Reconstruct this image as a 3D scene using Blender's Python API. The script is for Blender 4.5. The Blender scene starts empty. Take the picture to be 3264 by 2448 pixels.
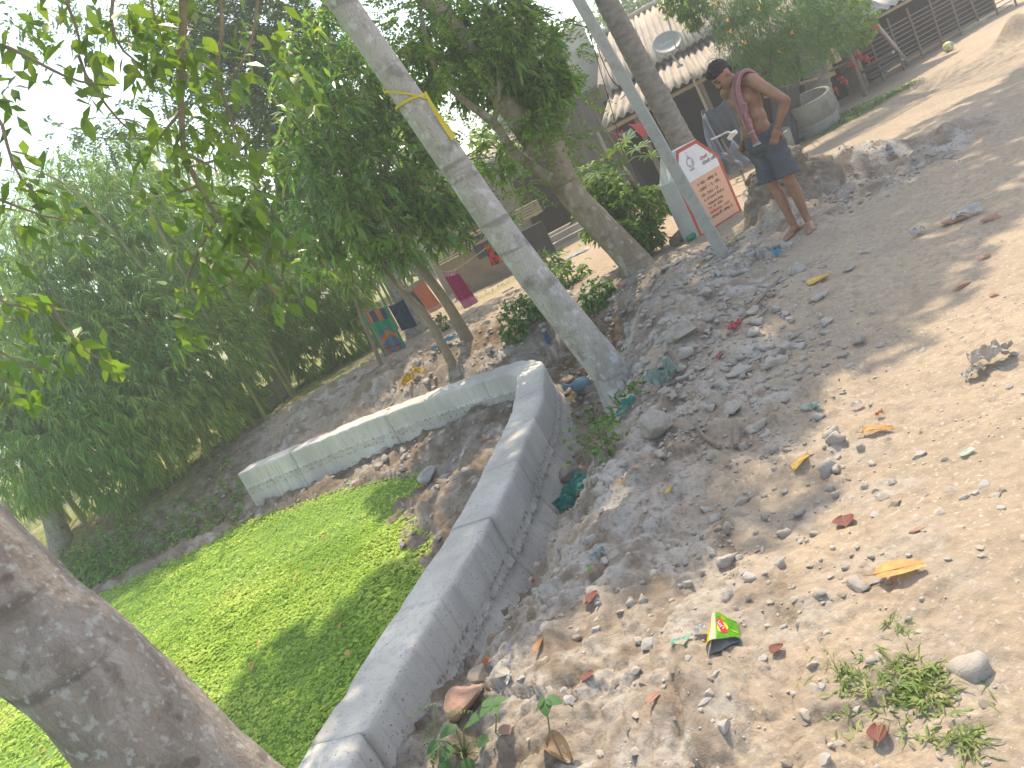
import bpy, bmesh, math, random
import numpy as np
from mathutils import Vector, Matrix, Quaternion
R = math.radians
rng = np.random.default_rng(7)
random.seed(7)
scn = bpy.context.scene
COL = scn.collection

# ------------------------------------------------------------------ camera
ROLL, PITCH, EYE, FPX = R(27.5), R(12.4), Vector((0, 0, 1.45)), 2550.0
fwd = Vector((0, math.cos(PITCH), -math.sin(PITCH)))
up0 = Vector((0, math.sin(PITCH), math.cos(PITCH)))
rt0 = Vector((1, 0, 0))
im_r = rt0 * math.cos(ROLL) - up0 * math.sin(ROLL)
im_u = rt0 * math.sin(ROLL) + up0 * math.cos(ROLL)
cam_d = bpy.data.cameras.new('camera')
cam_d.sensor_fit = 'HORIZONTAL'; cam_d.sensor_width = 36
cam_d.lens = FPX / 3264 * 36
cam_d.clip_start = 0.02; cam_d.clip_end = 3000
cam = bpy.data.objects.new('camera', cam_d); COL.objects.link(cam)
m = Matrix.Identity(4)
for i in range(3):
    m[i][0] = im_r[i]; m[i][1] = im_u[i]; m[i][2] = -fwd[i]; m[i][3] = EYE[i]
cam.matrix_world = m
scn.camera = cam
# ------------------------------------------------------------------ sky, sun, exposure
SUN = Vector((0.12, 0.50, 0.86)).normalized()
w = bpy.data.worlds.new('World'); scn.world = w; w.use_nodes = True
nt = w.node_tree; nt.nodes.clear()
sky = nt.nodes.new('ShaderNodeTexSky'); sky.sky_type = 'NISHITA'; sky.sun_disc = False
sky.sun_elevation = math.asin(SUN.z); sky.sun_rotation = math.atan2(SUN.x, SUN.y)
sky.air_density = 1.0; sky.dust_density = 1.5; sky.ozone_density = 1.0
bgn = nt.nodes.new('ShaderNodeBackground'); bgn.inputs[1].default_value = 0.15
won = nt.nodes.new('ShaderNodeOutputWorld')
nt.links.new(sky.outputs[0], bgn.inputs[0]); nt.links.new(bgn.outputs[0], won.inputs[0])
sl = bpy.data.lights.new('sun', 'SUN'); sl.energy = 2.1; sl.angle = R(0.55); sl.color = (1, 0.93, 0.82)
so = bpy.data.objects.new('sun', sl); COL.objects.link(so)
so.rotation_euler = SUN.to_track_quat('Z', 'Y').to_euler(); so.location = (0, 0, 30)
scn.view_settings.view_transform = 'Standard'; scn.view_settings.look = 'None'
scn.view_settings.exposure = 1.52; scn.view_settings.gamma = 1
scn.view_settings.use_curve_mapping = False
scn.view_settings.use_white_balance = True; scn.view_settings.white_balance_temperature = 7600; scn.view_settings.white_balance_tint = 10
scn.cycles.max_bounces = 7; scn.cycles.transparent_max_bounces = 12
scn.cycles.use_denoising = True; scn.cycles.volume_bounces = 1
scn.cycles.sample_clamp_indirect = 6

# ------------------------------------------------------------------ helpers: scene graph
def link(o, parent=None):
    COL.objects.link(o)
    if parent is not None: o.parent = parent
    return o
def tag(o, label=None, cat=None, group=None, kind=None):
    if label: o['label'] = label
    if cat: o['category'] = cat
    if group: o['group'] = group
    if kind: o['kind'] = kind
    return o
def empty(name, loc, rz=0.0, label=None, cat=None, group=None):
    o = bpy.data.objects.new(name, None); o.empty_display_size = 0.1
    COL.objects.link(o); o.location = loc; o.rotation_euler = (0, 0, rz)
    return tag(o, label, cat, group)
def setmat(me, mt):
    if mt is None: return
    for q in (mt if isinstance(mt, (list, tuple)) else [mt]): me.materials.append(q)
def np_mesh(name, V, F, mt=None, smooth=False, mi=None):
    """V (n,3) float, F (m,k) int -> mesh data"""
    V = np.ascontiguousarray(V, dtype=np.float32); F = np.ascontiguousarray(F, dtype=np.int32)
    me = bpy.data.meshes.new(name)
    me.vertices.add(len(V)); me.vertices.foreach_set('co', V.ravel())
    k = F.shape[1]
    me.loops.add(F.size); me.loops.foreach_set('vertex_index', F.ravel())
    me.polygons.add(len(F))
    me.polygons.foreach_set('loop_start', np.arange(0, F.size, k, dtype=np.int32))
    try: me.polygons.foreach_set('loop_total', np.full(len(F), k, dtype=np.int32))
    except Exception: pass
    if smooth: me.polygons.foreach_set('use_smooth', np.ones(len(F), dtype=bool))
    if mi is not None: me.polygons.foreach_set('material_index', np.ascontiguousarray(mi, dtype=np.int32))
    me.update(calc_edges=True)
    setmat(me, mt)
    return me
def np_obj(name, V, F, mt=None, parent=None, smooth=False, mi=None, local=True):
    """vertices are given in world space; with a parent (unrotated or rotated empty) they are moved to its frame"""
    V = np.asarray(V, dtype=np.float64)
    if parent is not None and local:
        M = Matrix.LocRotScale(parent.location, parent.rotation_euler, None)
        if parent.parent is not None:
            g = parent.parent
            M = Matrix.LocRotScale(g.location, g.rotation_euler, None) @ M
        A = np.array(M.inverted())
        V = V @ A[:3, :3].T + A[:3, 3]
    return link(bpy.data.objects.new(name, np_mesh(name, V, F, mt, smooth, mi)), parent)

class MB:
    """collects shapes in one mesh (world or local coordinates)"""
    def __init__(s): s.v = []; s.f = []; s.m = []
    def add(s, vs, fs, mi=0):
        b = len(s.v); s.v += [tuple(v) for v in vs]
        for f in fs: s.f.append(tuple(b + i for i in f)); s.m.append(mi)
        return s
    def box(s, c, size, rot=None, mi=0, taper=1.0):
        hx, hy, hz = size[0]/2, size[1]/2, size[2]/2
        P = [Vector((sx*hx*(taper if sz > 0 else 1), sy*hy*(taper if sz > 0 else 1), sz*hz)) for sz in (-1, 1) for sy in (-1, 1) for sx in (-1, 1)]
        if rot is not None: P = [rot @ p for p in P]
        c = Vector(c); P = [p + c for p in P]
        return s.add(P, [(0,2,3,1), (4,5,7,6), (0,1,5,4), (2,6,7,3), (0,4,6,2), (1,3,7,5)], mi)
    def tube(s, pts, rad, n=8, mi=0, cap=True):
        pts = [Vector(p) for p in pts]
        if not hasattr(rad, '__len__'): rad = [rad]*len(pts)
        ref = Vector((0.13, 0.31, 0.94)); rings = []
        b = len(s.v)
        for i, p in enumerate(pts):
            t = (pts[min(i+1, len(pts)-1)] - pts[max(i-1, 0)]).normalized()
            if abs(t.dot(ref)) > 0.97: ref = Vector((0.9, 0.1, 0.2))
            a = t.cross(ref).normalized(); c = t.cross(a)
            for k in range(n):
                q = 2*math.pi*k/n
                s.v.append(tuple(p + (a*math.cos(q) + c*math.sin(q))*rad[i]))
        for i in range(len(pts)-1):
            for k in range(n):
                s.f.append((b+i*n+k, b+i*n+(k+1) % n, b+(i+1)*n+(k+1) % n, b+(i+1)*n+k)); s.m.append(mi)
        if cap:
            s.f.append(tuple(b+k for k in range(n))[::-1]); s.m.append(mi)
            e = b+(len(pts)-1)*n
            s.f.append(tuple(e+k for k in range(n))); s.m.append(mi)
        return s
    def mesh(s, name, mt, smooth=False):
        me = bpy.data.meshes.new(name); me.from_pydata(s.v, [], s.f)
        setmat(me, mt)
        me.polygons.foreach_set('material_index', s.m)
        if smooth: me.polygons.foreach_set('use_smooth', [True]*len(s.f))
        bm = bmesh.new(); bm.from_mesh(me); bmesh.ops.recalc_face_normals(bm, faces=bm.faces); bm.to_mesh(me); bm.free()
        me.update(); return me
    def obj(s, name, mt, parent=None, smooth=False, world=True):
        if parent is not None and world:
            M = Matrix.LocRotScale(parent.location, parent.rotation_euler, None)
            if parent.parent is not None:
                g = parent.parent; M = Matrix.LocRotScale(g.location, g.rotation_euler, None) @ M
            M = M.inverted(); s.v = [tuple(M @ Vector(v)) for v in s.v]
        return link(bpy.data.objects.new(name, s.mesh(name, mt, smooth)), parent)

# ------------------------------------------------------------------ helpers: noise
def _h(ix, iy, iz, seed):
    n = (ix.astype(np.int64)*374761393 + iy.astype(np.int64)*668265263 + iz.astype(np.int64)*2147483647 + seed*1274126177) & 0xFFFFFFFF
    n = ((n ^ (n >> 13)) * 1274126177) & 0xFFFFFFFF
    n = n ^ (n >> 16)
    return (n & 0xFFFFFF) / float(0xFFFFFF)
def vnoise(x, y, z=None, seed=0):
    x = np.asarray(x, float); y = np.asarray(y, float); z = np.zeros_like(x) if z is None else np.asarray(z, float)
    ix, iy, iz = np.floor(x), np.floor(y), np.floor(z)
    fx, fy, fz = x-ix, y-iy, z-iz
    fx, fy, fz = [t*t*t*(t*(t*6-15)+10) for t in (fx, fy, fz)]
    def c(a, b, d): return _h(ix+a, iy+b, iz+d, seed)
    x00 = c(0,0,0)*(1-fx)+c(1,0,0)*fx; x10 = c(0,1,0)*(1-fx)+c(1,1,0)*fx
    x01 = c(0,0,1)*(1-fx)+c(1,0,1)*fx; x11 = c(0,1,1)*(1-fx)+c(1,1,1)*fx
    return ((x00*(1-fy)+x10*fy)*(1-fz) + (x01*(1-fy)+x11*fy)*fz)*2-1
def fbm(x, y, z=None, o=4, seed=0, gain=0.5):
    s = 0; a = 1; f = 1
    for i in range(o):
        s = s + a*vnoise(x*f, y*f, None if z is None else z*f, seed+i*17); a *= gain; f *= 2.03
    return s
def worley(x, y, seed=0):
    """distance to nearest and second cell point, and the cell's id value"""
    ix, iy = np.floor(x), np.floor(y)
    d1 = np.full(x.shape, 9.0); d2 = np.full(x.shape, 9.0); idv = np.zeros(x.shape)
    zz = np.zeros_like(ix)
    for a in (-1, 0, 1):
        for b in (-1, 0, 1):
            cx, cy = ix+a, iy+b
            px = cx+_h(cx, cy, zz, seed); py = cy+_h(cx, cy, zz, seed+5)
            d = np.hypot(px-x, py-y); v = _h(cx, cy, zz, seed+9)
            nearer = d < d1
            d2 = np.where(nearer, d1, np.minimum(d2, d)); idv = np.where(nearer, v, idv); d1 = np.where(nearer, d, d1)
    return d1, d2, idv
def sstep(a, b, x):
    t = np.clip((x-a)/(b-a), 0, 1); return t*t*(3-2*t)

# ------------------------------------------------------------------ helpers: materials
MATS = {}
def mat(name, cols, scale=4.0, rough=0.85, bump=0.0, bscale=None, detail=6.0, spec=0.25, transl=0.0, island=0.0, metal=0.0,
        stretch=(1, 1, 1), extra=None, sheen=0.0, dist=0.0):
    """noise-mixed colour ramp, optional bump, per-island value change and translucency"""
    if name in MATS: return MATS[name]
    mt = bpy.data.materials.new(name); mt.use_nodes = True; t = mt.node_tree; N = t.nodes; L = t.links
    b = N['Principled BSDF']; b.inputs['Roughness'].default_value = rough; b.inputs['Metallic'].default_value = metal
    b.inputs['Specular IOR Level'].default_value = spec
    tc = N.new('ShaderNodeTexCoord'); mp = N.new('ShaderNodeMapping'); mp.inputs['Scale'].default_value = stretch
    L.new(tc.outputs['Object'], mp.inputs[0])
    nz = N.new('ShaderNodeTexNoise'); nz.inputs['Scale'].default_value = scale; nz.inputs['Detail'].default_value = detail
    nz.inputs['Distortion'].default_value = dist
    nz.inputs['Roughness'].default_value = 0.62
    L.new(mp.outputs[0], nz.inputs['Vector'])
    if isinstance(cols[0], (int, float)): cols = [cols, tuple(c*0.82 for c in cols)]
    rp = N.new('ShaderNodeValToRGB'); e = rp.color_ramp.elements
    n = len(cols)
    while len(e) < n: e.new(0.5)
    for i, c in enumerate(cols):
        e[i].position = 0.30 + 0.42*i/(n-1) if n > 1 else 0.5; e[i].color = (*c[:3], 1)
    L.new(nz.outputs['Fac'], rp.inputs[0])
    out = rp.outputs[0]
    if island:
        g = N.new('ShaderNodeNewGeometry'); hs = N.new('ShaderNodeHueSaturation')
        mr = N.new('ShaderNodeMapRange'); mr.inputs[3].default_value = 1-island; mr.inputs[4].default_value = 1+island
        L.new(g.outputs['Random Per Island'], mr.inputs[0]); L.new(mr.outputs[0], hs.inputs['Value'])
        mh = N.new('ShaderNodeMapRange'); mh.inputs[3].default_value = 0.5-island*0.10; mh.inputs[4].default_value = 0.5+island*0.06
        mul = N.new('ShaderNodeMath'); mul.operation = 'MULTIPLY'; mul.inputs[1].default_value = 7.31
        fr = N.new('ShaderNodeMath'); fr.operation = 'FRACT'
        L.new(g.outputs['Random Per Island'], mul.inputs[0]); L.new(mul.outputs[0], fr.inputs[0])
        L.new(fr.outputs[0], mh.inputs[0]); L.new(mh.outputs[0], hs.inputs['Hue'])
        L.new(out, hs.inputs['Color']); out = hs.outputs[0]
    if extra: out = extra(N, L, out, tc) or out
    L.new(out, b.inputs['Base Color'])
    if bump:
        bn = N.new('ShaderNodeTexNoise'); bn.inputs['Scale'].default_value = bscale or scale*6; bn.inputs['Detail'].default_value = 8
        bn.inputs['Roughness'].default_value = 0.65
        L.new(mp.outputs[0], bn.inputs['Vector'])
        bp = N.new('ShaderNodeBump'); bp.inputs['Strength'].default_value = bump; bp.inputs['Distance'].default_value = 0.02
        L.new(bn.outputs['Fac'], bp.inputs['Height']); L.new(bp.outputs[0], b.inputs['Normal'])
    if transl:
        tr = N.new('ShaderNodeBsdfTranslucent'); mx = N.new('ShaderNodeMixShader'); mx.inputs[0].default_value = transl
        tint = N.new('ShaderNodeMixRGB'); tint.blend_type = 'MULTIPLY'; tint.inputs[0].default_value = 1
        tint.inputs[2].default_value = (1.25, 1.3, 0.55, 1) if name.startswith('leaf') else (1, 1, 1, 1)
        L.new(out, tint.inputs[1]); L.new(tint.outputs[0], tr.inputs[0])
        L.new(b.outputs[0], mx.inputs[1]); L.new(tr.outputs[0], mx.inputs[2])
        L.new(mx.outputs[0], N['Material Output'].inputs[0])
    MATS[name] = mt
    return mt
def nmath(N, L, op, a, b=None, c=None):
    q = N.new('ShaderNodeMath'); q.operation = op
    for i, v in enumerate((a, b, c)):
        if v is None: continue
        if isinstance(v, (int, float)): q.inputs[i].default_value = v
        else: L.new(v, q.inputs[i])
    return q.outputs[0]
def nmix(N, L, fac, a, b, mode='MIX'):
    q = N.new('ShaderNodeMixRGB'); q.blend_type = mode
    for i, v in enumerate((fac, a, b)):
        if isinstance(v, (int, float)): q.inputs[i].default_value = v
        elif isinstance(v, tuple): q.inputs[i].default_value = (*v[:3], 1)
        else: L.new(v, q.inputs[i])
    return q.outputs[0]
def nnoise(N, L, vec, scale, detail=4, lo=0.45, hi=0.55):
    q = N.new('ShaderNodeTexNoise'); q.inputs['Scale'].default_value = scale; q.inputs['Detail'].default_value = detail
    if vec is not None: L.new(vec, q.inputs['Vector'])
    mr = N.new('ShaderNodeMapRange'); mr.inputs[1].default_value = lo; mr.inputs[2].default_value = hi
    L.new(q.outputs['Fac'], mr.inputs[0]); return mr.outputs[0]

# ------------------------------------------------------------------ lay-out: places read off the photograph as points on the ground or at a distance
SPX = 3264/2212.0
def ray(x, y):
    X = x*SPX-1632; Y = y*SPX-1224
    return fwd*FPX + im_r*X - im_u*Y
def at(x, y, depth):
    d = ray(x, y); return EYE + d*(depth/d.y)
def on(x, y, z):
    d = ray(x, y); return EYE + d*((z-EYE.z)/d.z)
# ================================================================== terrain
ZW, ZP = -0.20, -0.76          # top of the guard wall, pond surface
WALL = np.array([(-2.7,-1.0), (-1.9,1.4), (-1.35,2.95), (-0.93,3.9), (-0.55,4.71), (-0.27,5.55), (-0.02,6.35), (0.10,6.95), (0.20,7.55),
                 (0.22,7.92), (0.10,8.28), (-0.15,8.55), (-0.50,8.82), (-0.95,9.12), (-1.45,9.42), (-1.95,9.72), (-2.55,10.0), (-3.10,10.22), (-3.66,10.46)])
def catmull(P, n):
    out = []
    P = np.vstack([2*P[0]-P[1], P, 2*P[-1]-P[-2]])
    for i in range(1, len(P)-2):
        p0, p1, p2, p3 = P[i-1], P[i], P[i+1], P[i+2]
        for k in range(n):
            t = k/n
            out.append(0.5*((2*p1)+(-p0+p2)*t+(2*p0-5*p1+4*p2-p3)*t*t+(-p0+3*p1-3*p2+p3)*t**3))
    out.append(P[-2]); return np.array(out)
WC = catmull(WALL, 6)
SHORE = np.array([(-4.3,10.30), (-5.4,10.45), (-6.6,10.75), (-8.2,11.6), (-10.5,12.8), (-15,14), (-45,18)])
LINE = np.vstack([WC, SHORE])
NWALL = len(WC)
POLY = np.vstack([LINE, [(-45,-30), (-6,-30)]])
seglen = np.hypot(*np.diff(LINE, axis=0).T); cum = np.concatenate([[0], np.cumsum(seglen)]); SW = cum[NWALL-1]
def line_dist(x, y):
    best = np.full(x.shape, 1e9); s = np.zeros(x.shape)
    for i in range(len(LINE)-1):
        a, b = LINE[i], LINE[i+1]; d = b-a; l2 = d@d
        t = np.clip(((x-a[0])*d[0]+(y-a[1])*d[1])/l2, 0, 1)
        q = (x-a[0]-t*d[0])**2+(y-a[1]-t*d[1])**2
        m_ = q < best; best = np.where(m_, q, best); s = np.where(m_, cum[i]+t*seglen[i], s)
    return np.sqrt(best), s
def in_pond(x, y):
    c = np.zeros(x.shape, bool); n = len(POLY)
    for i in range(n):
        (x1, y1), (x2, y2) = POLY[i], POLY[(i+1) % n]
        if y1 == y2: continue
        c ^= ((y1 > y) != (y2 > y)) & (x < (x2-x1)*(y-y1)/(y2-y1)+x1)
    return c
S_C = cum[6*9]                 # arc length at the corner
# trench depth on the land side and soil width on the pond side along the wall (arc length -> value)
TR = np.array([(0,-0.3), (cum[12],-0.45), (cum[24],-0.70), (cum[42],-0.74), (S_C,-0.62), (S_C+0.9,-0.36), (S_C+2.2,-0.27), (SW-0.5,-0.34), (SW,-0.55), (SW+0.5,-0.76), (999,-0.76)]).T
TW = np.array([(0,0.8), (cum[12],0.9), (cum[24],0.95), (cum[42],0.85), (S_C,0.75), (S_C+1.2,0.9), (SW-0.6,1.2), (SW,1.7), (SW+1,2.2), (999,2.4)]).T
FW = np.array([(0,0.30), (cum[12],0.34), (cum[24],0.42), (cum[36],0.46), (cum[46],0.70), (S_C,1.0), (S_C+0.5,0.55), (S_C+1.1,0.18), (999,0.16)]).T
PW = np.array([(0,0.12), (cum[24],0.2), (cum[28],0.75), (cum[36],1.45), (cum[46],1.70), (S_C,1.6), (S_C+0.5,1.4), (S_C+1.3,0.85), (SW-1.6,0.45), (SW-0.4,0.30), (SW,0.35), (SW+0.6,0.15), (999,0.15)]).T
PZ = np.array([(0,-0.74), (cum[24],-0.72), (cum[34],-0.60), (cum[42],-0.55), (S_C,-0.52), (S_C+1.2,-0.58), (SW-1.5,-0.66), (SW,-0.70), (999,-0.76)]).T
BUMPS = [(3.15,7.6,0.36,0.30,0.20), (3.70,7.85,0.34,0.28,0.26), (4.10,7.60,0.40,0.26,0.22), (4.55,7.1,0.5,0.26,0.13), (2.92,7.25,0.24,0.26,0.14),
         (-0.9,10.7,1.3,0.8,0.10), (-2.2,11.6,1.1,0.7,0.12), (2.3,3.0,0.9,0.5,0.05), (1.7,4.8,0.8,0.6,0.07), (1.35,6.2,0.5,0.5,0.08),
         (1.2,5.0,0.35,0.25,0.06), (8.6,11.2,0.28,0.24,0.32)]
def terrain(x, y, detail=True):
    """height and how disturbed (dug) the soil is"""
    x = np.asarray(x, float); y = np.asarray(y, float)
    d, s = line_dist(x, y); pond = in_pond(x, y)
    base = 0.05*fbm(x*0.35, y*0.35, seed=3, o=3)*sstep(40, 15, np.hypot(x, y))
    base = base + 0.25*sstep(20, 60, y)*0 - 0.02*sstep(0.5, 3, x)*0
    for bx, by, sx, sy, hh in BUMPS:
        base = base + hh*np.exp(-((x-bx)/sx)**2-((y-by)/sy)**2)
    tz = np.interp(s, *TR); tw = np.interp(s, *TW)
    k = np.clip((d-np.interp(s, *FW))/tw, 0, 1); prof = 1-(1-k)**1.8
    land = tz + (base-tz)*prof
    pw = np.interp(s, *PW); pz = np.interp(s, *PZ)
    kk = (d-0.14)/np.maximum(pw, 0.05)
    pnd = np.where(kk < 1, pz+(ZP-0.02-pz)*np.clip(kk, 0, 1)**2.0, ZP-0.02-np.clip((d-0.14-pw)*0.6, 0, 0.8))
    h = np.where(pond, pnd, land)
    dug = np.where(pond, 1.0, np.clip(1.32-d/2.15, 0.06, 1))
    dug = np.maximum(dug, np.clip(1.3*np.exp(-((x-3.5)/1.2)**2-((y-7.3)/0.9)**2), 0, 1))
    dug = np.where(y > 12.6+0.5*vnoise(x*0.8, y*0.8, seed=44), dug*0.15, dug)
    heap = np.exp(-((x-3.15)/0.45)**2-((y-7.5)/0.40)**2)
    if detail:
        h = h + heap*0.06*fbm(x*7, y*7, o=4, seed=83, gain=0.62)
        near = sstep(26, 9, np.hypot(x, y))
        wx, wy = x+0.10*vnoise(x*3, y*3, seed=8), y+0.10*vnoise(x*3, y*3, seed=9)
        h = h + dug*near*(0.055*fbm(x*1.9, y*1.9, o=3, seed=11) + 0.022*fbm(x*6, y*6, o=4, seed=21, gain=0.6))
        # crumbled clods of three sizes
        for sc, amp, sd, thr in ((5.0, 0.062, 31, 0.45), (11.0, 0.038, 37, 0.30), (23.0, 0.017, 41, 0.2), (47.0, 0.009, 43, 0.15)):
            d1, d2, iv = worley(wx*sc, wy*sc, sd)
            clod = np.sqrt(np.clip(1-(d1/0.62)**2, 0, 1))*np.clip((iv-thr)/(1-thr), 0, 1)
            patch = sstep(-0.25, 0.35, vnoise(x*0.9, y*0.9, seed=sd+3))
            h = h + near*amp*clod*(dug*(0.35+0.65*patch) + 0.10)
        # cracked slabs of dried clay
        d1, d2, iv = worley(wx*6.5, wy*6.5, 51)
        slab = sstep(0.05, 0.35, vnoise(x*0.75+9, y*0.75, seed=53))*dug
        h = h - near*0.016*slab*sstep(0.09, 0.0, d2-d1) + near*slab*0.014*(iv-0.5)
        h = h + near*0.007*fbm(x*14, y*14, o=3, seed=61)*(0.35+dug) + 0.002*near*vnoise(x*60, y*60, seed=66)
    return h, dug
def gz(x, y): return float(terrain(np.array([x]), np.array([y]))[0][0])
_T = np.concatenate([np.linspace(0.9, 12, 700), np.linspace(12.03, 60, 600)])
def gp(px, py, lift=0.0):
    """the point of the ground seen at a place of the photograph"""
    d = ray(px, py); d = d/d.y
    X, Y, Z = EYE.x+d.x*_T, EYE.y+d.y*_T, EYE.z+d.z*_T
    h, _ = terrain(X, Y); i = np.argmax(Z <= h)
    if Z[i] > h[i]: i = len(_T)-1
    return Vector((X[i], Y[i], h[i]+lift))
def vis_gp(px, py, **k): return gp(px, py, **k)

# ---- soil material: sand of the trodden ground, grey-brown dug clay, paler dry clay, grass where the field starts
def soil_material():
    mt = bpy.data.materials.new('soil'); mt.use_nodes = True; t = mt.node_tree; N = t.nodes; L = t.links
    b = N['Principled BSDF']; b.inputs['Roughness'].default_value = 0.95; b.inputs['Specular IOR Level'].default_value = 0.1
    tc = N.new('ShaderNodeTexCoord'); o = tc.outputs['Object']
    at_ = N.new('ShaderNodeAttribute'); at_.attribute_name = 'dug'
    ag = N.new('ShaderNodeAttribute'); ag.attribute_name = 'grass'
    sandA = nmix(N, L, nnoise(N, L, o, 1.3, 5, 0.35, 0.65), (0.43,0.34,0.245), (0.37,0.295,0.215))
    sand = nmix(N, L, nnoise(N, L, o, 22, 6, 0.46, 0.66), sandA, (0.32,0.255,0.19))
    sand = nmix(N, L, nnoise(N, L, o, 60, 3, 0.6, 0.7), sand, (0.52,0.455,0.37))
    clay = nmix(N, L, nnoise(N, L, o, 2.2, 6, 0.42, 0.58), (0.335,0.275,0.215), (0.44,0.405,0.36))
    clay = nmix(N, L, nnoise(N, L, o, 5.5, 6, 0.50, 0.62), clay, (0.23,0.18,0.135))
    clay = nmix(N, L, nnoise(N, L, o, 1.1, 4, 0.56, 0.66), clay, (0.45,0.35,0.26))
    clay = nmix(N, L, nnoise(N, L, o, 40, 4, 0.5, 0.75), clay, (0.21,0.165,0.125))
    edge = nmath(N, L, 'ADD', at_.outputs['Fac'], nmath(N, L, 'MULTIPLY', nmath(N, L, 'SUBTRACT', nnoise(N, L, o, 2.6, 6, 0.3, 0.7), 0.5), 0.55))
    mr = N.new('ShaderNodeMapRange'); mr.inputs[1].default_value = 0.22; mr.inputs[2].default_value = 0.62; L.new(edge, mr.inputs[0])
    col = nmix(N, L, mr.outputs[0], sand, clay)
    ab = N.new('ShaderNodeAttribute'); ab.attribute_name = 'humus'
    col = nmix(N, L, nmath(N, L, 'MULTIPLY', ab.outputs['Fac'], nnoise(N, L, o, 4.0, 6, 0.30, 0.52)), col, nmix(N, L, nnoise(N, L, o, 14, 5, 0.4, 0.6), (0.115,0.078,0.05), (0.20,0.145,0.10)))
    gcol = nmix(N, L, nnoise(N, L, o, 9, 5, 0.4, 0.6), (0.16,0.20,0.055), (0.26,0.24,0.10))
    ge = nmath(N, L, 'MULTIPLY', ag.outputs['Fac'], nnoise(N, L, o, 3.0, 5, 0.25, 0.5))
    col = nmix(N, L, ge, col, gcol)
    L.new(col, b.inputs['Base Color'])
    bn = N.new('ShaderNodeTexNoise'); bn.inputs['Scale'].default_value = 45; bn.inputs['Detail'].default_value = 8; bn.inputs['Roughness'].default_value = 0.7
    L.new(o, bn.inputs['Vector'])
    bp = N.new('ShaderNodeBump'); bp.inputs['Strength'].default_value = 0.8; bp.inputs['Distance'].default_value = 0.016
    L.new(bn.outputs['Fac'], bp.inputs['Height']); L.new(bp.outputs[0], b.inputs['Normal'])
    MATS['soil'] = mt; return mt
soil = soil_material()
# ---- one sheet from the photographer's feet to the horizon, finer where one looks closely
fine = np.linspace(R(-43), R(43), 560)
ang = np.concatenate([np.linspace(R(-180), R(-43), 40)[:-1], fine, np.linspace(R(43), R(180), 40)[1:-1]])
rad = np.concatenate([[0.02, 0.3, 0.6], np.exp(np.linspace(math.log(0.9), math.log(30), 640)), np.exp(np.linspace(math.log(32), math.log(130), 16))])
AA, RR = np.meshgrid(ang, rad)
GX, GY = (RR*np.sin(AA)).ravel(), (RR*np.cos(AA)).ravel()
GH, GD = terrain(GX, GY)
na, nr = len(ang), len(rad)
ii, jj = np.meshgrid(np.arange(nr-1), np.arange(na), indexing='ij')
j2 = (jj+1) % na
GF = np.stack([ii*na+jj, ii*na+j2, (ii+1)*na+j2, (ii+1)*na+jj], -1).reshape(-1, 4)[:, ::-1]
gme = np_mesh('ground', np.stack([GX, GY, GH], 1), GF, soil, smooth=True)
a1 = gme.attributes.new('dug', 'FLOAT', 'POINT'); a1.data.foreach_set('value', GD.astype(np.float32))
gx_far = sstep(-0.5, -3.0, GX)*sstep(12.2, 13.4, GY) + sstep(10.8, 11.8, GY)*sstep(-4.0, -5.0, GX)*0.8 + sstep(24, 30, GY)
gr_ = np.clip(gx_far, 0, 1) + 0.8*np.exp(-((GX-6.7)/0.8)**2-((GY-12.6)/0.5)**2) + 0.6*np.exp(-((GX-0.3)/1.4)**2-((GY-13.9)/0.35)**2)
a2 = gme.attributes.new('grass', 'FLOAT', 'POINT'); a2.data.foreach_set('value', np.clip(gr_, 0, 1).astype(np.float32))
d_, s_ = line_dist(GX, GY)
hum = np.exp(-((GX-0.95)/0.62)**2-((GY-8.25)/0.75)**2)*1.5 + 0.9*np.exp(-((GX-0.2)/0.6)**2-((GY-9.6)/0.5)**2) + 0.85*np.exp(-((GX-3.15)/0.42)**2-((GY-7.5)/0.38)**2) + 0.8*sstep(-3.2, -4.4, GX)*sstep(10.2, 10.6, GY)*sstep(14.5, 12.5, GY) + 0.6*in_pond(GX, GY)*(GY > 4) + 0.5*np.exp(-((GX+1.2)/1.9)**2-((GY-10.3)/1.2)**2) + 0.5*sstep(0.30, 0.1, d_-0.2)*(GY > 3.5)*(s_ < S_C)
a3 = gme.attributes.new('humus', 'FLOAT', 'POINT'); a3.data.foreach_set('value', np.clip(hum, 0, 1).astype(np.float32))
ground = link(bpy.data.objects.new('ground', gme)); tag(ground, kind='structure')

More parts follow.
